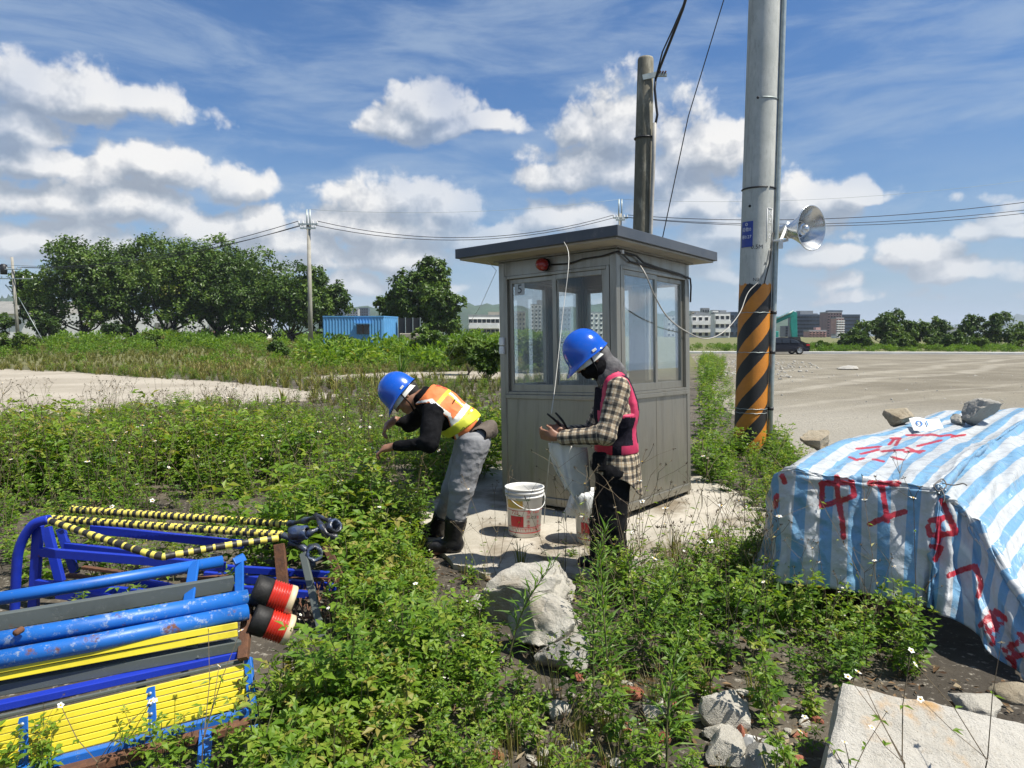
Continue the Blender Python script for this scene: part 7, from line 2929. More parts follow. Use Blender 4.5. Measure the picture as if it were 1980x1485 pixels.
def bidens(seed, h=0.4, stems=3, L=0.055, simple=False, flowers=1, dry=0):
    """leafy weed: opposite leaves of three pointed leaflets on branching stems"""
    rng = np.random.default_rng(seed)
    g = Geo()
    for s_ in range(stems):
        az = rng.uniform(0, 2 * PI)
        lean = rng.uniform(0.05, 0.45)
        hh = h * rng.uniform(0.65, 1.0)
        base = np.array([rng.normal(0, 0.03), rng.normal(0, 0.03), 0])
        top = base + np.array([math.cos(az) * lean * hh, math.sin(az) * lean * hh, hh])
        n = max(4, int(hh / (L * 0.95)))
        ts = np.linspace(0, 1, n + 1)
        pts = base + (top - base) * ts[:, None]
        pts[:, :2] += (rng.normal(0, 0.006, (n + 1, 2))) * np.arange(n + 1)[:, None] ** 0.5
        g.stick(pts[::2] if n % 2 == 0 else np.concatenate([pts[::2], pts[-1:]]), 0.0035, 0.0018, 1)
        rot = rng.uniform(0, PI)
        for i in range(1, n + 1):
            rot += PI / 2 + rng.normal(0, 0.3)
            sz = L * (0.75 + 0.5 * math.sin(PI * min(1, 0.25 + 0.7 * i / n))) * rng.uniform(0.8, 1.2)
            for k in (0, PI):
                if rng.random() < 0.12:
                    continue
                a = rot + k
                el = rng.uniform(0.05, 0.7) if i < n else rng.uniform(0.5, 1.0)
                d = np.array([math.cos(a) * math.cos(el), math.sin(a) * math.cos(el), math.sin(el)])
                o = pts[i] + d * sz * 0.55
                nr = unit(np.array([-math.cos(a) * math.sin(el), -math.sin(a) * math.sin(el), math.cos(el)]) + rng.normal(0, 0.25, 3))
                sd = np.cross(d, nr)
                D = np.stack([d + sd * 0.02, d * 0.35 + sd * 0.94, d * 0.35 - sd * 0.94])
                D[:, 2] -= rng.uniform(0.0, 0.35)
                O = np.stack([o, o - d * sz * 0.12, o - d * sz * 0.12])
                t = np.clip(rng.normal(0.5, 0.17) + (0.16 if i >= n - 1 else 0), 0, 0.93)
                g.leaves(O, D, np.repeat([nr], 3, 0), np.array([1.0, 0.78, 0.78]) * sz, np.array([0.5, 0.42, 0.42]) * sz, 0, np.clip(t + rng.normal(0, 0.04, 3), 0, 1), rng.uniform(0.05, 0.3), rng.uniform(0.0, 0.3), simple)
        if flowers and rng.random() < 0.16 * flowers:
            e = top + np.array([rng.normal(0, 0.03), rng.normal(0, 0.03), rng.uniform(0.06, 0.16)])
            g.stick(np.array([pts[-1], (pts[-1] + e) / 2 + rng.normal(0, 0.008, 3), e]), 0.0016, 0.0011, 1)
            daisy(g, e, [rng.normal(0, 0.4), rng.normal(-0.2, 0.4), 1], rng.uniform(0.009, 0.014), rng)
        if dry and rng.random() < dry:
            dry_head(g, pts[-1], rng)
    return g.done()


def dry_head(g, p, rng, hh=0.22):
    for q in range(rng.integers(2, 4)):
        e = p + np.array([rng.normal(0, 0.06), rng.normal(0, 0.06), rng.uniform(0.5, 1.0) * hh])
        g.stick(np.array([p, (p + e) / 2 + rng.normal(0, 0.006, 3), e]), 0.0016, 0.001, 4)
        k = 7
        D = unit(rng.normal(0, 1, (k, 3)) + [0, 0, 0.5])
        g.leaves(np.repeat([e], k, 0), D, rng.normal(0, 1, (k, 3)), 0.013, 0.004, 4, 0.5, 0, 0, True)


def stalks(seed, h=0.55, n=4):
    rng = np.random.default_rng(seed)
    g = Geo()
    for i in range(n):
        b = np.array([rng.normal(0, 0.05), rng.normal(0, 0.05), 0])
        t = b + np.array([rng.normal(0, 0.12), rng.normal(0, 0.12), h * rng.uniform(0.6, 1)])
        m = (b + t) / 2 + rng.normal(0, 0.015, 3)
        g.stick(np.array([b, m, t]), 0.0022, 0.0012, 4 if rng.random() < 0.6 else 1)
        dry_head(g, t, rng, 0.10)
        for k in range(5):
            a = rng.uniform(0, 6.28)
            d = np.array([math.cos(a), math.sin(a), rng.uniform(-0.1, 0.8)])
            g.leaves([b + (t - b) * rng.uniform(0.2, 0.9)], [d], [[0, 0, 1]], rng.uniform(0.02, 0.04), 0.010, 0, rng.uniform(0.5, 1), 0.1, 0.3, True)
        if rng.random() < 0.5:
            daisy(g, t + [0, 0, 0.01], [rng.normal(0, 0.4), rng.normal(0, 0.4), 1], 0.014, rng)
    return g.done()


def tuft(seed, h=0.35, n=16, w=0.008, seedhead=0.2, spread=0.5, tint=(0.5, 0.2)):
    rng = np.random.default_rng(seed)
    g = Geo()
    for i in range(n):
        a = rng.uniform(0, 6.28)
        b = np.array([math.cos(a), math.sin(a), 0]) * rng.uniform(0, 0.06) * (h / 0.35)
        hh = h * rng.uniform(0.5, 1)
        le = rng.uniform(0.1, 1) * spread
        d = np.array([math.cos(a), math.sin(a), 0])
        m = b + d * le * hh * 0.35 + [0, 0, hh * 0.6]
        t = b + d * le * hh * 1.0 + [0, 0, hh * (1 - le * 0.35)]
        sd = np.array([-d[1], d[0], 0]) * w / 2
        tt = np.clip(rng.normal(*tint), 0, 1)
        g.add([b - sd, b + sd, m + sd * 0.9, m - sd * 0.9, t], [(0, 1, 2), (0, 2, 3), (3, 2, 4)], 5, tt)
        if rng.random() < seedhead:
            k = 5
            g.leaves(np.repeat([t], k, 0), rng.normal(0, 0.5, (k, 3)) + [0, 0, 0.6], rng.normal(0, 1, (k, 3)), h * 0.09, h * 0.025, 4, 0.5, 0, 0.2, True)
    return g.done()


def scatter(name, protos, P, S, rng, label, cat, tints=None, weights=None, tilt=0.12, flat=None):
    """one ground-cover object: many plants set out at the points P"""
    ids = rng.choice(len(protos), len(P), p=weights)
    Vs, Ts, Ms, Tt, n = [], [], [], [], 0
    tints = np.zeros(len(P)) if tints is None else tints
    for k, (V, T, m, t) in enumerate(protos):
        I = np.nonzero(ids == k)[0]
        if not len(I):
            continue
        a = rng.uniform(0, 2 * PI, len(I))
        c, s = np.cos(a), np.sin(a)
        sc = S[I]
        tx, ty = rng.normal(0, tilt, len(I)), rng.normal(0, tilt, len(I))
        X = (V[None, :, 0] * c[:, None] - V[None, :, 1] * s[:, None]) * sc[:, None]
        Y = (V[None, :, 0] * s[:, None] + V[None, :, 1] * c[:, None]) * sc[:, None]
        Z = V[None, :, 2] * sc[:, None]
        W = np.stack([X + Z * tx[:, None] + P[I, 0, None], Y + Z * ty[:, None] + P[I, 1, None], Z + P[I, 2, None]], -1)
        Vs.append(W.reshape(-1, 3).astype(np.float32))
        Ts.append((T[None] + (np.arange(len(I)) * len(V))[:, None, None]).reshape(-1, 3) + n)
        Ms.append(np.tile(m, len(I)))
        Tt.append((np.clip(t[None] + tints[I, None], 0, 1)).ravel())
        n += len(I) * len(V)
    o = np_object(name, np.concatenate(Vs), np.concatenate(Ts), PLANT_MATS, np.concatenate(Ms), {'tint': ('POINT', 'FLOAT', np.concatenate(Tt))})
    tag(o, label, cat, kind='stuff')
    return o


def inside(P, poly):
    x, y = P[:, 0], P[:, 1]
    r = np.zeros(len(P), bool)
    k = len(poly)
    for i in range(k):
        (x0, y0), (x1, y1) = poly[i], poly[(i + 1) % k]
        c = ((y0 > y) != (y1 > y)) & (x < (x1 - x0) * (y - y0) / ((y1 - y0) if y1 != y0 else 1e-9) + x0)
        r ^= c
    return r


def gpoly(px):
    return [tuple(G(*p).xy) for p in px]


POLY_PAD = gpoly([(838, 995), (822, 1020), (850, 1050), (900, 1085), (1000, 1088), (1090, 1100), (1210, 1108), (1330, 1085), (1420, 1060), (1470, 1025), (1450, 985), (1380, 950), (1300, 905), (1100, 890), (960, 915), (900, 950)])
POLY_BOOTH = [tuple((BM @ Vector(p)).xy) for p in ((-0.08, -0.08, 0), (BB + 0.05, -0.08, 0), (BB + 0.05, BA + 0.05, 0), (-0.08, BA + 0.05, 0))]
POLY_SLAB = gpoly([(-420, 718), (-60, 714), (120, 721), (250, 731), (420, 740), (560, 754), (650, 766), (590, 774), (470, 781), (300, 797), (120, 808), (-200, 815), (-500, 797)])
POLY_SLAB2 = gpoly([(580, 733), (640, 728), (760, 722), (900, 720), (1010, 722), (1250, 725), (1240, 736), (1000, 734), (900, 733), (760, 732), (640, 737)])
POLY_TARP = [(1.62, 3.72), (2.12, 3.55), (2.6, 3.3), (4.6, 5.4), (4.6, 6.6), (3.6, 7.2), (1.75, 4.4)]
POLY_BIG = [tuple(p.xy) for p in (at(1615, 1330, 2.55), at(2010, 1400, 2.42), at(2040, 1600, 2.06), at(1580, 1510, 2.2))]
POLY_BAR = gpoly([(-100, 1560), (-100, 1330), (60, 1180), (300, 1150), (560, 1110), (668, 1118), (665, 1215), (590, 1290), (505, 1300), (500, 1440), (380, 1480)])
POLY_BOULD = gpoly([(925, 1150), (1000, 1100), (1110, 1130), (1130, 1240), (1120, 1345), (1060, 1370), (985, 1300), (935, 1220)])
POLY_FEET = gpoly([(800, 1045), (905, 1045), (940, 1120), (925, 1175), (845, 1165)])
POLY_LOT = [(3.5, 5.9), (3.3, 7.6), (4.3, 10), (4.5, 13), (5.7, 20), (9.4, 34), (15.5, 60), (17, 64), (95, 64), (95, 10), (20, 4.5), (7, 4.6), (4.2, 5.2)]
EXCL = [POLY_PAD, POLY_FEET, POLY_BOOTH, POLY_SLAB, POLY_SLAB2, POLY_TARP, POLY_BIG, POLY_BAR, POLY_BOULD, POLY_LOT]


def points(poly, dens, rng, excl=EXCL, clump=None, thr=-0.2):
    A = np.array(poly)
    lo, hi = A.min(0), A.max(0)
    n = int((hi - lo).prod() * dens)
    P = rng.uniform(lo, hi, (n, 2))
    P = P[inside(P, poly)]
    for e in excl:
        P = P[~inside(P, e)]
    # keep to what the lens can nearly see
    P = P[np.abs(P[:, 0]) < P[:, 1] * 0.80 + 0.6]
    if clump:
        v = vnoise(np.c_[P, np.zeros(len(P))], clump, 3)
        P = P[v > thr + rng.normal(0, 0.15, len(P))]
    z = np.array([gz(x, y) for x, y in P])
    return np.c_[P, z]


def field(P, scale, seed):
    return vnoise(np.c_[P[:, :2], np.zeros(len(P))], scale, seed)


RV = np.random.default_rng(21)
WEED = [bidens(100 + i, h=0.36 + 0.10 * (i % 3), stems=3 + i % 2, L=0.050 + 0.009 * (i % 3), flowers=0.8, dry=0.10) for i in range(9)]
LOWWEED = [bidens(200 + i, h=0.15 + 0.03 * i, stems=3, L=0.044, flowers=0.2) for i in range(4)]
BROAD = [bidens(250 + i, h=0.42 + 0.08 * i, stems=4, L=0.075, flowers=0.3, dry=0.15) for i in range(3)]
WEED_MID = [bidens(300 + i, h=0.42 + 0.10 * (i % 3), stems=3, L=0.066, simple=True, flowers=0.9, dry=0.25) for i in range(7)]
STALK = [stalks(400 + i, h=0.45 + 0.1 * i) for i in range(4)]
TUFT = [tuft(500 + i, h=0.28 + 0.06 * i, n=18) for i in range(4)]
TUFT_DRY = [tuft(520 + i, h=0.25 + 0.06 * i, n=18, w=0.004, tint=(0.85, 0.12), seedhead=0.3) for i in range(3)]
FARTUFT = [tuft(540 + i, h=0.55, n=12, w=0.035, seedhead=0.25, spread=0.7, tint=(0.55, 0.2)) for i in range(4)]

# near weeds: the thick bank left of centre in front of the camera
pA = gpoly([(470, 1560), (480, 1450), (540, 1360), (640, 1290), (690, 1180), (665, 1070), (720, 1010), (800, 1010), (830, 1060), (900, 1105), (960, 1180), (1010, 1260), (1060, 1330), (1060, 1420), (960, 1500), (930, 1640), (900, 1900), (470, 1900)])
P = points(pA, 58, RV)
S = np.clip(0.95 + 0.35 * field(P, 1.6, 5), 0.5, 1.4) * RV.uniform(0.65, 1.25, len(P)) * np.where(P[:, 1] < 2.6, 0.72, 1.0)
QP = project(P)
S *= np.interp(QP[:, 0], [480, 600, 650, 700, 770, 840, 1000], [0.55, 0.52, 0.85, 1.05, 0.66, 0.38, 0.38])
S *= np.where(RV.uniform(0, 1, len(P)) < 0.15, 1.35, 1.0)
scatter('weeds', WEED + LOWWEED + BROAD + [TUFT[2]], P, S, RV, 'thick bright green weeds with small white daisies before the camera', 'weeds', 0.14 * field(P, 2.1, 9))
P = points(pA, 75, RV)
S = RV.uniform(0.75, 1.25, len(P)) * np.interp(project(P)[:, 0], [690, 800, 900], [1.0, 0.75, 0.55])
scatter('low_weeds', LOWWEED, P, S, RV, 'low bright leafy ground cover under the taller weeds before the camera', 'weeds', 0.14 * field(P, 2.1, 29) + 0.06)
# weeds left and behind, to the slab
pB = [(-11, 14.5), (-11, 4.2), (-3.3, 3.9), (-2.0, 4.15), (-1.35, 4.3), (-0.9, 5.0), (-0.75, 5.6), (-0.55, 6.3), (-0.15, 7.0), (0.9, 8.5), (1.6, 10), (1.8, 14.5)]
P = points(pB, 22, RV)
S = np.clip(0.88 + 0.75 * field(P, 0.8, 6), 0.35, 1.6) * RV.uniform(0.75, 1.2, len(P)) * np.interp(P[:, 1], [8, 10.5, 14], [1.0, 0.62, 0.42])
scatter('weeds', WEED_MID, P, S, RV, 'broad bank of green weeds between the barricades and the pale slab', 'weeds', 0.16 * field(P, 0.8, 10) + 0.02)
P = points(pB, 4.5, RV)
P = P[RV.uniform(0, 1, len(P)) < np.interp(P[:, 1], [8, 11, 14], [1.0, 0.4, 0.1])]
scatter('dry_stalks', STALK, P, RV.uniform(0.8, 1.5, len(P)), RV, 'thin seeding stalks with dark heads above the weeds', 'stalks')
# weeds around the foot of the striped pole
pC = gpoly([(1345, 950), (1352, 700), (1372, 690), (1400, 700), (1420, 760), (1500, 850), (1540, 900), (1560, 950), (1520, 1010), (1440, 985), (1380, 960)])
P = points(pC, 44, RV, [POLY_PAD, POLY_BOOTH, POLY_TARP])
P = P[RV.uniform(0, 1, len(P)) < np.interp(P[:, 1], [8, 9.5, 12], [1, 0.35, 0.12])]
S = np.clip(0.95 + 0.4 * field(P, 1.1, 7), 0.5, 1.5) * RV.uniform(0.7, 1.15, len(P)) * np.interp(project(P)[:, 0], [1370, 1420, 1500, 1540], [1.0, 0.66, 0.66, 0.9])
scatter('weeds', WEED_MID, P, S, RV, 'tangled weeds round the foot of the striped pole', 'weeds', 0.12 * field(P, 1.5, 11) - 0.02)
# weeds before the tarp and at the right
POLY_RUB = gpoly([(1340, 1500), (1330, 1400), (1370, 1360), (1450, 1365), (1500, 1440), (1510, 1520)])
pD = gpoly([(1120, 1300), (1150, 1170), (1260, 1120), (1400, 1090), (1480, 1050), (1530, 1060), (1700, 1180), (1830, 1290), (1760, 1340), (1640, 1320), (1600, 1390), (1500, 1380), (1440, 1330), (1300, 1330)])
P = points(pD, 62, RV, [POLY_PAD, POLY_BIG, POLY_BOULD, POLY_RUB, [(1.75, 3.55), (2.12, 3.4), (2.6, 3.3), (3.5, 5.4), (1.9, 4.1)]])
keep = RV.uniform(0, 1, len(P)) < np.clip(1.25 - 0.55 * np.abs(P[:, 0] - 1.25), 0.25, 1)
P = P[keep]
S = np.clip(0.78 + 0.35 * field(P, 1.7, 8), 0.4, 1.2) * RV.uniform(0.7, 1.1, len(P))
scatter('weeds', WEED + LOWWEED + BROAD[:1] + TUFT_DRY[:1], P, S, RV, 'olive green weeds in front of the tarpaulin', 'weeds', 0.14 * field(P, 2.0, 12) - 0.06)
P = points(pD, 9, RV, [POLY_BIG, POLY_TARP])
scatter('dry_stalks', STALK, P, RV.uniform(0.7, 1.3, len(P)), RV, 'thin brown seeding stalks rising before the tarpaulin', 'stalks')
# thin growth over the rubble at the bottom
pE = gpoly([(900, 1560), (950, 1480), (1060, 1400), (1100, 1290), (1300, 1320), (1450, 1330), (1590, 1380), (1560, 1560), (1560, 1800), (900, 1800)])
POLY_RUB = gpoly([(1340, 1500), (1330, 1400), (1370, 1360), (1450, 1365), (1500, 1440), (1510, 1520)])
P = points(pE, 34, RV, [POLY_BIG, POLY_RUB], 2.0, -0.35)
scatter('weeds', LOWWEED + WEED[:3], P, RV.uniform(0.5, 0.95, len(P)) * np.where(P[:, 1] < 2.6, 0.6, 1.0), RV, 'sparse low weeds growing through the rubble at the bottom', 'weeds', 0.1 * field(P, 2.0, 13) + 0.05)
P = points(pE, 42, RV, [POLY_BIG, POLY_RUB])
scatter('dry_grass', TUFT_DRY + TUFT[:1], P, RV.uniform(0.4, 0.85, len(P)), RV, 'dry straw coloured grass over the rubble at the bottom', 'grass')
# fringe along the pad, small and broken
pF = gpoly([(790, 1075), (860, 1105), (950, 1100), (1100, 1085), (1250, 1075), (1400, 1060), (1480, 1010), (1540, 1060), (1440, 1120), (1250, 1150), (1120, 1180), (960, 1150), (860, 1130)])
P = points(pF, 42, RV, [POLY_BOULD])
scatter('dry_grass', TUFT_DRY + TUFT + LOWWEED[:2], P, RV.uniform(0.35, 0.85, len(P)), RV, 'low mixed grass fringing the concrete pad', 'grass', tilt=0.25)
P = points(pF, 9, RV, [POLY_BOULD])
scatter('dry_stalks', STALK, P, RV.uniform(0.6, 1.1, len(P)), RV, 'bare seeding stalks along the pad edge before the buckets', 'stalks')
# plants poking up through and before the barricades
pH = gpoly([(-160, 1700), (-160, 1500), (60, 1492), (330, 1475), (480, 1450), (500, 1700)])
P = points(pH, 34, RV, [])
S = RV.uniform(0.40, 0.72, len(P))
scatter('weeds', WEED + LOWWEED, P, S, RV, 'bright weeds along the bottom edge before the yellow louvres', 'weeds', 0.12 * field(P, 2.1, 14) + 0.03)
pH2 = gpoly([(40, 1215), (300, 1170), (560, 1130), (590, 1160), (420, 1215), (60, 1260)])
P = points(pH2, 16, RV, [])
scatter('weeds', LOWWEED, P, RV.uniform(0.6, 1.1, len(P)), RV, 'low weeds under the rear barricade', 'weeds')

# the field beyond: grass, taller towards the grove
pG = [(-75, 92), (-24, 32.5), (-16, 15), (2.4, 14.5), (3.0, 20), (6.0, 34), (8, 92)]
P = points(pG, 2.4, RV, [POLY_SLAB, POLY_SLAB2, POLY_LOT])
dd = P[:, 1]
P = P[RV.uniform(0, 1, len(P)) < np.clip(40 / dd, 0.42, 1)]
S = np.clip(0.75 + dd[:len(P)] * 0.0, 0, 1) * np.clip(0.85 + P[:, 1] * 0.006 + 0.4 * field(P, 0.22, 15), 0.45, 1.6) * RV.uniform(0.7, 1.15, len(P))
scatter('grass', FARTUFT, P, S, RV, 'tall yellowish grass covering the field towards the grove', 'grass', 0.22 * field(P, 0.13, 16) + 0.06)
pG1 = [(-22, 34), (-15.8, 14), (2.0, 13.5), (3.0, 20), (6.0, 34)]
P = points(pG1, 7.5, RV, [POLY_SLAB, POLY_SLAB2, POLY_LOT])
S = np.clip(0.8 + 0.35 * field(P, 0.35, 17), 0.4, 1.3) * RV.uniform(0.6, 1.0, len(P))
scatter('grass', [tuft(560 + i, h=0.42, n=14, w=0.016, seedhead=0.35, tint=(0.6, 0.2)) for i in range(4)] + WEED_MID[:2], P, S, RV, 'mixed grass and weeds round the pale slab', 'grass', 0.2 * field(P, 0.25, 18))
SHRUBBY = []
for i in range(4):
    rng = np.random.default_rng(700 + i)
    g = Geo()
    n = 150
    d = unit(rng.normal(0, 1, (n, 3)) * [1, 1, 0.8] + [0, 0, 0.35])
    o = d * rng.uniform(0.35, 0.9, (n, 1)) * [0.6, 0.6, 0.55] + [0, 0, 0.35]
    g.leaves(o, d + rng.normal(0, 0.5, (n, 3)), unit(rng.normal(0, 0.4, (n, 3)) + [0, 0, 1]), rng.uniform(0.14, 0.26, n), rng.uniform(0.07, 0.12, n), 0, np.clip(rng.normal(0.42, 0.16, n), 0, 1), 0.15, 0.2, True)
    SHRUBBY.append(g.done())
pS = [(-60, 90), (-34, 46), (-8, 30), (5.5, 30), (8, 90)]
P = points(pS, 0.30, RV, [POLY_LOT, POLY_SLAB], 0.09, -0.10)
PX = project(P)
RICH = (PX[:, 0] > 590) & (PX[:, 0] < 960) & (P[:, 1] > 26) & (P[:, 1] < 56)
scatter('undergrowth', SHRUBBY, P, RV.uniform(0.6, 1.5, len(P)) * np.clip(0.6 + P[:, 1] * 0.008, 0.7, 1.3) * np.where(RICH, 1.25, np.interp(P[:, 1], [40, 75], [0.55, 1.0])), RV, 'low green undergrowth in the field below the grove', 'undergrowth', 0.2 * field(P, 0.1, 19) + 0.12)
pR = [(27.5, 67.5), (52, 67.5), (85, 100), (42, 100)]
P = np.concatenate([points(pR, 0.34, RV, []), points([(16.5, 70), (28, 70), (44, 100), (24, 100)], 0.10, RV, [])])
scatter('undergrowth', SHRUBBY, P, RV.uniform(0.4, 0.9, len(P)), RV, 'rank green growth beyond the kerb at the far right', 'undergrowth', 0.2 * field(P, 0.1, 20) + 0.08)


# ------------------------------------------------------------------ rubble
def rubble(name, poly, dens, sizes, m, label, seed, excl=()):
    rng = np.random.default_rng(seed)
    P = points(poly, dens, rng, list(excl))
    Vs, Ts, n = [], [], 0
    V0, T0 = ICO[2]
    for (x, y, z) in P:
        s = rng.uniform(*sizes) * rng.uniform(0.6, 1.3)
        V = V0.copy()
        for _ in range(7):
            q = unit(rng.normal(0, 1, 3))
            k = V @ q - rng.uniform(0.45, 0.8)
            V -= np.where(k > 0, k, 0)[:, None] * q
        V = V * rng.uniform(0.6, 1.2, 3) * [1, 1, 0.75] * s
        a = rng.uniform(0, 6.28)
        V = V @ np.array([[math.cos(a), -math.sin(a), 0], [math.sin(a), math.cos(a), 0], [0, 0, 1]])
        Vs.append(V + [x, y, z + s * 0.15])
        Ts.append(T0 + n)
        n += len(V)
    o = np_object(name, np.concatenate(Vs), np.concatenate(Ts), m)
    tag(o, label, 'rubble', kind='stuff')


pad_top = gpoly([(1240, 1075), (1300, 1010), (1345, 985), (1480, 985), (1520, 1030), (1430, 1090)])
rubble('rubble', pE, 95, (0.008, 0.03), M['rock'], 'pale concrete crumbs strewn at the bottom', 1, [POLY_BIG])
rubble('rubble', pE, 14, (0.015, 0.04), M['brick'], 'red brick crumbs strewn at the bottom', 2, [POLY_BIG])
rubble('rubble', pad_top, 190, (0.006, 0.022), M['rock_brown'], 'loose stones on the pad right of the booth', 3)
rubble('rubble', gpoly([(1395, 695), (1440, 690), (1560, 700), (1600, 716), (1530, 735), (1400, 730)]), 3.5, (0.03, 0.11), M['rock_grey'], 'heap of debris on the gravel yard behind the striped pole', 4)
rubble('rubble', gpoly([(830, 1030), (1240, 1030), (1330, 1080), (900, 1100)]), 40, (0.004, 0.012), M['rock_brown'], 'grit scattered on the pad round the buckets', 5)
rubble('rubble', [(3.4, 6), (4.6, 12), (9, 30), (30, 30), (12, 6)], 1.6, (0.012, 0.04), M['rock_grey'], 'scattered stones on the gravel yard', 6)


# dead leaves on the soil
def litter(poly, dens, seed, label, excl):
    rng = np.random.default_rng(seed)
    P = points(poly, dens, rng, excl)
    n = len(P)
    g = Geo()
    a = rng.uniform(0, 2 * PI, n)
    L = rng.uniform(0.015, 0.055, n)
    g.leaves(P + np.c_[np.zeros((n, 2)), rng.uniform(0.003, 0.02, n)], np.stack([np.cos(a), np.sin(a), rng.normal(0, 0.25, n)], 1), rng.normal(0, 0.35, (n, 3)) + [0, 0, 1], L, L * rng.uniform(0.2, 0.6, n), 0, rng.uniform(0, 1, n), 0.25, -0.1, False)
    V, T, m, t = g.done()
    o = np_object('leaf_litter', V, T, M['litter'], m, {'tint': ('POINT', 'FLOAT', t)})
    tag(o, label, 'leaf litter', kind='stuff')


M['litter'] = leaf_mat('dead_leaf', [(0.0, (0.05, 0.03, 0.018)), (0.4, (0.12, 0.07, 0.035)), (0.7, (0.20, 0.13, 0.07)), (1.0, (0.32, 0.27, 0.18))], trans=0.1, rough=0.85, spec=0.2, tcol=0.8)
litter(pA, 260, 31, 'brown dead leaves under the weeds before the camera', [POLY_PAD, POLY_BOULD, POLY_BAR])
litter(pF, 240, 35, 'brown dead leaves along the pad edge', [])
litter(pad_top, 160, 36, 'brown dead leaves on the pad right of the booth', [])
litter(pE, 320, 32, 'brown dead leaves among the rubble at the bottom', [POLY_BIG])
litter(pD, 260, 33, 'brown dead leaves under the weeds before the tarpaulin', [POLY_PAD, POLY_BIG])
litter(gpoly([(1600, 1330), (1830, 1290), (1990, 1330), (1990, 1400), (1800, 1370)]), 300, 34, 'brown dead leaves between the slab and the tarpaulin', [])

# ------------------------------------------------------------------ single plants
def single(name, geo, loc, rot, scale, label, cat, group=None, mats=None):
    V, T, m, t = geo
    o = np_object(name, V * scale, T, mats or PLANT_MATS, m, {'tint': ('POINT', 'FLOAT', t)})
    o.location = loc
    o.rotation_euler = (0, 0, rot)
    return tag(o, label, cat, group)


def horseweed(seed, h, bend=0.1, lean=0.0):
    """tall stem set all round with narrow leaves"""
    rng = np.random.default_rng(seed)
    g = Geo()
    n = int(h / 0.007)
    ts = np.linspace(0, 1, n)
    path = np.stack([bend * h * ts ** 2 + lean * h * ts, 0.04 * h * np.sin(ts * 3), h * ts], 1)
    g.stick(path[::8], 0.006, 0.002, 1)
    a = np.arange(n) * 2.4
    el = 0.25 + 0.9 * ts
    d = np.stack([np.cos(a) * np.cos(el), np.sin(a) * np.cos(el), np.sin(el)], 1)
    L = 0.115 * (0.6 + 0.5 * np.sin(PI * np.clip(ts + 0.1, 0, 1))) * rng.uniform(0.75, 1.15, n)
    k = ts > 0.08
    g.leaves(path[k], d[k], (np.stack([-np.cos(a) * np.sin(el), -np.sin(a) * np.sin(el), np.cos(el)], 1) + rng.normal(0, 0.2, (n, 3)))[k], L[k], L[k] * 0.105, 0, np.clip(rng.normal(0.42, 0.1, n), 0, 1)[k], 0.1, 0.28, False, 0.4)
    return g.done()


HG = 'tall narrow leaved weeds before the booth'
single('horseweed', horseweed(1, 0.78, 0.06), G(1150, 1385), 0.4, 1.0, 'tallest narrow leaved weed with dense leaves right of the boulders', 'plant', HG)
single('horseweed', horseweed(2, 0.72, 0.10), G(1186, 1420), 2.4, 1.0, 'narrow leaved weed close beside the tallest one, leaning away', 'plant', HG)
single('horseweed', horseweed(3, 0.52, 0.42), G(985, 1290), -0.3, 1.0, 'narrow leaved weed arching over the largest boulder', 'plant', HG)
single('horseweed', horseweed(4, 0.50, 0.08), G(1290, 1500), 0.2, 1.0, 'short narrow leaved weed in the rubble at the bottom', 'plant', HG)
single('horseweed', horseweed(5, 0.55, 0.45), G(1240, 1300), 0.1, 1.0, 'narrow leaved weed bowing right beyond the tallest one', 'plant', HG)


def blade_clump(seed, h, n, w, spread):
    rng = np.random.default_rng(seed)
    g = Geo()
    for i in range(n):
        a = rng.uniform(-0.6, 0.9) if i % 3 else rng.uniform(0, 6.28)
        hh = h * rng.uniform(0.6, 1)
        le = rng.uniform(0.3, 1.0) * spread
        k = 7
        ts = np.linspace(0, 1, k)
        d = np.array([math.cos(a), math.sin(a)])
        x = le * hh * ts ** 2
        P_ = np.stack([d[0] * x, d[1] * x, hh * (ts - 0.45 * le * ts ** 3)], 1) + [rng.normal(0, 0.03), rng.normal(0, 0.03), 0]
        sd = np.array([-d[1], d[0], 0.25])
        ww = (w * (1 - ts ** 2.5))[:, None] / 2
        V = np.stack([P_ - sd * ww, P_ + sd * ww], 1).reshape(-1, 3)
        T = [(2 * j, 2 * j + 1, 2 * j + 3) for j in range(k - 1)] + [(2 * j, 2 * j + 3, 2 * j + 2) for j in range(k - 1)]
        g.add(V, T, 0, np.clip(rng.normal(0.30, 0.1), 0, 1))
    return g.done()


single('grass_clump', blade_clump(3, 0.50, 15, 0.014, 0.9), G(1195, 1168), 0.1, 1.0, 'long bladed grass clump arching before the black trousers', 'grass clump')
single('grass_clump', blade_clump(4, 1.5, 16, 0.05, 0.5), G(775, 742), 0.6, 1.0, 'reed like grass clump standing up behind the bending worker helmet', 'grass clump')
single('grass_clump', blade_clump(5, 0.9, 24, 0.03, 0.7), G(1362, 745), 0.6, 1.0, 'tall grass clump beside the right end of the booth', 'grass clump')


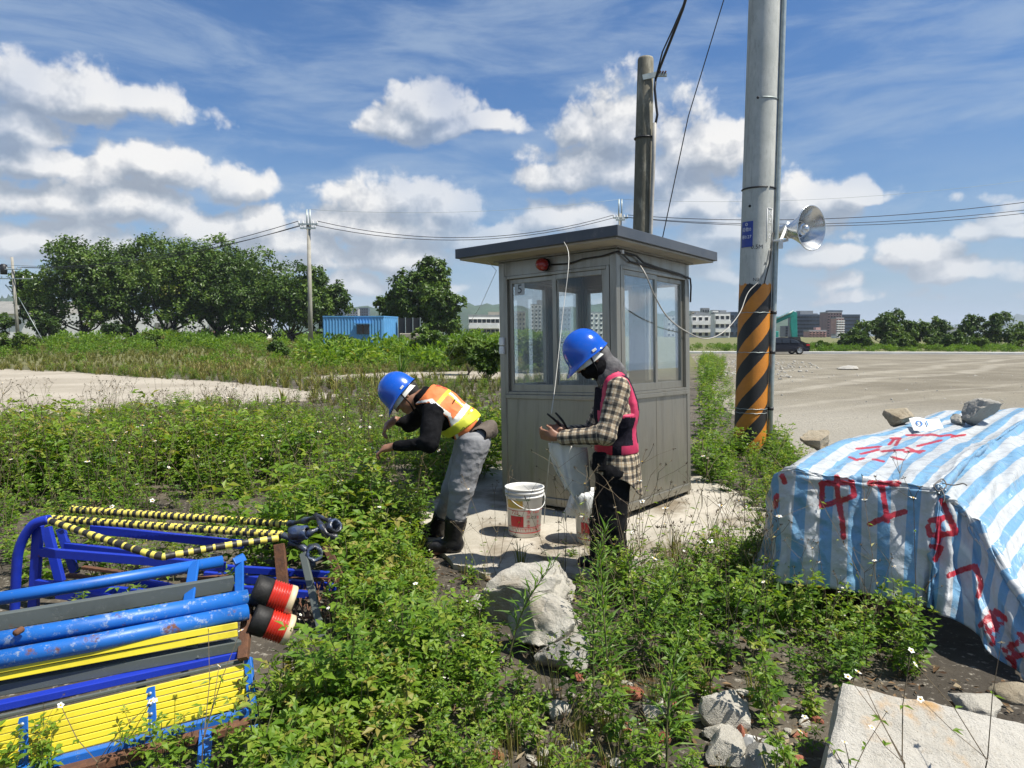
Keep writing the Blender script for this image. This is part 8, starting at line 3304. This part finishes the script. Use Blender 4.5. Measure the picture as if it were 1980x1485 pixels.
def daisy_plant(seed, h, n):
    rng = np.random.default_rng(seed)
    g = Geo()
    root_ = np.zeros(3)
    trunk = np.array([0, 0, h * 0.35])
    g.stick([root_, trunk * 0.5 + [0.01, 0, 0], trunk], 0.003, 0.0024, 4)
    for i in range(n):
        a = rng.uniform(0, 6.28)
        e = trunk + np.array([math.cos(a) * h * 0.42, math.sin(a) * h * 0.42, h * rng.uniform(0.3, 0.65)])
        mid = (trunk + e) / 2 + rng.normal(0, 0.012, 3)
        g.stick([trunk + rng.normal(0, 0.004, 3), mid, e], 0.0022, 0.0013, 4)
        daisy(g, e, [rng.normal(0, 0.3), -0.35 + rng.normal(0, 0.3), 0.8], rng.uniform(0.010, 0.014), rng)
        for k in range(2):
            q = rng.uniform(0, 6.28)
            g.leaves([mid], [[math.cos(q), math.sin(q), 0.3]], [[0, 0, 1]], 0.035, 0.011, 0, 0.6, 0.1, 0.3, True)
    return g.done()


DG = 'flowering daisies over the big slab'
single('daisy', daisy_plant(1, 0.44, 4), at(1745, 1560, 2.06) - Vector((0, 0, 0.02)), 0, 1.0, 'daisy with bare branching stems over the slab middle', 'flower', DG)
single('daisy', daisy_plant(2, 0.40, 4), at(1640, 1570, 2.05) - Vector((0, 0, 0.02)), 1.5, 0.9, 'daisy with bare stems over the slab left edge', 'flower', DG)
single('daisy', daisy_plant(3, 0.48, 3), at(1905, 1560, 2.1) - Vector((0, 0, 0.02)), 2.5, 1.0, 'daisy with bare stems at the right border of the slab', 'flower', DG)
single('daisy', daisy_plant(4, 0.42, 3), G(190, 1560), 0.5, 1.0, 'daisy rising in front of the yellow louvres', 'flower', DG)
single('daisy', daisy_plant(5, 0.50, 3), G(395, 1520), 2.5, 1.0, 'daisy rising before the right strap of the louvre panel', 'flower', DG)


# ------------------------------------------------------------------ trees and shrubs
def tree(px, pybase, pytop, hw, d, label, seed, name='tree', cards=9000, size=0.34, low=0.30, group='trees beyond the field', tint=0.0, trunks=1, squash=1.0, cat='tree', lobes=11, skirt=False):
    rng = np.random.default_rng(seed)
    top, base = at(px, pytop, d), at(px, pybase, d)
    zb = gz(base.x, d)
    H = top.z - zb
    W = hw * d / FPX * 1.06
    H *= 1.05
    root = empty(name, (base.x, d, zb), label, cat, group)
    zc = zb + H * (low + (1 - low) / 2)
    rz = H * (1 - low) / 2
    C = np.array([base.x, d, zc])
    # lobes of the crown
    L_ = []
    for i in range(lobes):
        v = unit(rng.normal(0, 1, 3))
        v[2] *= 0.9
        k = rng.uniform(0.40, 0.76)
        r = rng.uniform(0.30, 0.46)
        L_.append((C + v * k * np.array([W, W * 0.9, rz]), r * min(W, rz * 1.25), rng.normal(0, 0.10)))
    L_.append((C, 0.5 * min(W, rz * 1.2), 0))
    if skirt:
        for i in range(6):
            a = rng.uniform(0, 2 * PI)
            L_.append((C + np.array([math.cos(a) * W * 0.72, math.sin(a) * W * 0.5, -rz * rng.uniform(0.45, 0.8)]), rng.uniform(0.22, 0.34) * min(W, rz * 1.25), rng.normal(-0.04, 0.08)))
    g = Geo()
    vol = np.array([l[1] ** 2 for l in L_])
    for (c, r, tt), n in zip(L_, (cards * vol / vol.sum()).astype(int)):
        # every lobe is itself broken into tufts of leaves
        nt = max(6, int(n / 26))
        tv = unit(rng.normal(0, 1, (nt, 3)) + [0, -0.1, 0.25])
        tc = c + tv * (r * rng.uniform(0.62, 1.08, (nt, 1))) * [1.0, 1.0, 0.82 * squash]
        ti = rng.integers(0, nt, n)
        o = tc[ti] + rng.normal(0, 0.16, (n, 3)) * r * 0.62
        nr = unit(tv[ti] * 0.7 + rng.normal(0, 0.55, (n, 3)) + [0, 0, 0.55])
        dd_ = unit(np.cross(nr, rng.normal(0, 1, (n, 3))))
        t = np.clip(0.42 + tint + tt + rng.normal(0, 0.13, nt)[ti] + rng.normal(0, 0.08, n), 0, 1)
        s = size * rng.uniform(0.6, 1.25, n)
        g.leaves(o, dd_, nr, s, s * 0.62, 0, t, 0.12, 0.15, True)
    V, T, m, t = g.done()
    np_object('crown', V, T, [M['treeleaf']], m, {'tint': ('POINT', 'FLOAT', t)}, parent=root)
    # trunk with limbs
    for k in range(trunks):
        mb = MB()
        x0 = base.x + rng.normal(0, 0.25) * W * 0.3 * (trunks > 1)
        b = Vector((x0, d + rng.normal(0, 0.4), zb - 0.1))
        f = Vector((x0 + rng.normal(0, 0.12) * W, b.y + rng.normal(0, 0.3), zb + H * low * 0.9))
        r0 = max(0.05, 0.028 * H)
        pts = spline([b, b.lerp(f, 0.5) + Vector((rng.normal(0, 0.12), 0, 0)), f], 4)
        mb.tube(pts, [r0 * (1.25 - 0.5 * i / (len(pts) - 1)) for i in range(len(pts))], 9)
        for i in range(6):
            c = Vector(L_[rng.integers(0, len(L_))][0])
            mid = f.lerp(c, 0.5) + Vector((rng.normal(0, 0.2), rng.normal(0, 0.2), -0.08 * H))
            pp_ = spline([f, mid, c], 4)
            mb.tube(pp_, [r0 * 0.38 * (1 - 0.75 * j / (len(pp_) - 1)) for j in range(len(pp_))], 6)
        mb.build('trunk', M['bark'], root)
    return root


GV = 'trees of the dark grove'
for i, (px, top, hw, d, lb, low, n) in enumerate((
        (78, 505, 46, 84, 'small leaning tree at the left end of the grove', 0.16, 7500),
        (165, 466, 98, 82, 'broad dark tree second from the left end of the grove', 0.11, 16000),
        (255, 452, 104, 86, 'tall crowned tree third from the left end of the grove', 0.13, 16000),
        (345, 456, 104, 83, 'tall dark tree at the middle of the grove, fourth from its left end', 0.12, 16000),
        (430, 463, 100, 85, 'dark tree fifth from the left end of the grove', 0.10, 16000),
        (505, 476, 92, 81, 'dark tree sixth from the left end of the grove', 0.09, 14000),
        (575, 496, 76, 79, 'rounded tree seventh from the left end, left of the slender pole', 0.10, 11000),
        (632, 516, 46, 80, 'open branched tree at the right end of the grove behind the slender pole', 0.15, 6500))):
    tree(px, 655, top, hw, d, lb, 900 + i, cards=int(n * 1.35), low=low, group=GV, size=0.36, lobes=20, skirt=True, trunks=2 if hw > 60 else 1, tint=(-0.04, 0.02, 0.0, 0.06, -0.02, 0.03, -0.03, 0.0)[i])
tree(815, 655, 494, 68, 74, 'tall domed tree standing alone behind the blue container', 921, cards=14000, low=0.08, skirt=True, lobes=18, size=0.42)
tree(856, 650, 545, 44, 71, 'lower rounded tree pressed against the tall domed tree', 922, cards=8000, low=0.05, tint=0.04, skirt=True)
tree(752, 650, 560, 32, 76, 'small bushy tree between the container and the tall domed tree', 923, cards=4500, low=0.1)
tree(1700, 676, 603, 62, 92, 'rounded tree with brownish top right of the glass blocks', 931, skirt=True, cards=9000, low=0.12, tint=0.08)
tree(1757, 676, 620, 50, 94, 'small dark tree beside the brownish topped tree', 932, skirt=True, cards=6500, low=0.1)
tree(1805, 676, 617, 44, 95, 'ragged dark tree left of the low grey roof', 933, skirt=True, cards=6500, low=0.1, tint=-0.05)
tree(1918, 676, 608, 58, 92, 'big rounded tree near the right edge of the yard', 934, skirt=True, cards=9000, low=0.1)
tree(1652, 676, 636, 34, 90, 'low dark tree at the left end of the far right tree band', 937, cards=5000, low=0.03, skirt=True)
tree(1738, 677, 640, 42, 88, 'broad low tree filling the gap under the brownish topped tree', 938, cards=5500, low=0.03, skirt=True, tint=0.05)
tree(1852, 677, 641, 40, 90, 'broad low tree before the low grey roof', 939, cards=5500, low=0.03, skirt=True)
tree(1962, 672, 640, 22, 90, 'small bush like tree at the far right border', 935, cards=2500, low=0.05, tint=0.08)
tree(2030, 672, 625, 40, 96, 'dark tree just past the far right border', 936, cards=3500, low=0.1)
SG = 'shrubs beyond the field'
for i, (px, b, top, hw, d, lb, tn, n) in enumerate((
        (32, 682, 642, 40, 52, 'bright leafy shrub at the far left border', 0.2, 3500),
        (100, 662, 606, 42, 78, 'dark purple shrub under the left end of the grove', -0.2, 3500),
        (8, 660, 592, 24, 80, 'dark bush before the warehouse at the far left', -0.1, 2500),
        (215, 662, 620, 40, 77, 'black shaded thicket among the left trunks of the grove', -0.2, 3500),
        (300, 664, 642, 36, 60, 'light green shrub below the middle of the grove', 0.25, 2500),
        (540, 690, 655, 26, 46, 'dark low shrub left of the slender pole foot', -0.15, 2200),
        (660, 672, 640, 26, 50, 'dark shrub in front of the blue container', -0.12, 2400),
        (830, 690, 632, 50, 40, 'spreading shrub below the tall domed tree', 0.05, 4000),
        (900, 705, 640, 36, 28, 'yellow green shrub left of the booth', 0.15, 3500),
        (945, 716, 655, 34, 24, 'dense deep green shrub right beside the booth', 0.0, 4000),
        (1045, 712, 640, 60, 30, 'leafy shrub seen through the booth windows', 0.05, 5000),
        (1660, 678, 648, 36, 80, 'low green shrub right of the white shed', 0.0, 3000),
        (1745, 680, 652, 34, 78, 'low shrub below the small dark tree', 0.02, 3000),
        (1830, 682, 646, 42, 76, 'dark low shrub under the ragged tree', -0.08, 3200),
        (1885, 680, 652, 36, 78, 'olive shrub before the big rounded tree', 0.08, 3000),
        (1965, 684, 658, 36, 76, 'light green shrub at the far right border', 0.15, 2600),
        (1585, 682, 660, 30, 78, 'green shrub behind the black car boot', 0.1, 2600))):
    tree(px, b, top, hw, d, lb, 950 + i, name='shrub', cards=n, size=0.26 if d > 60 else 0.17, low=0.04, group=SG, tint=tn, cat='shrub', lobes=8)
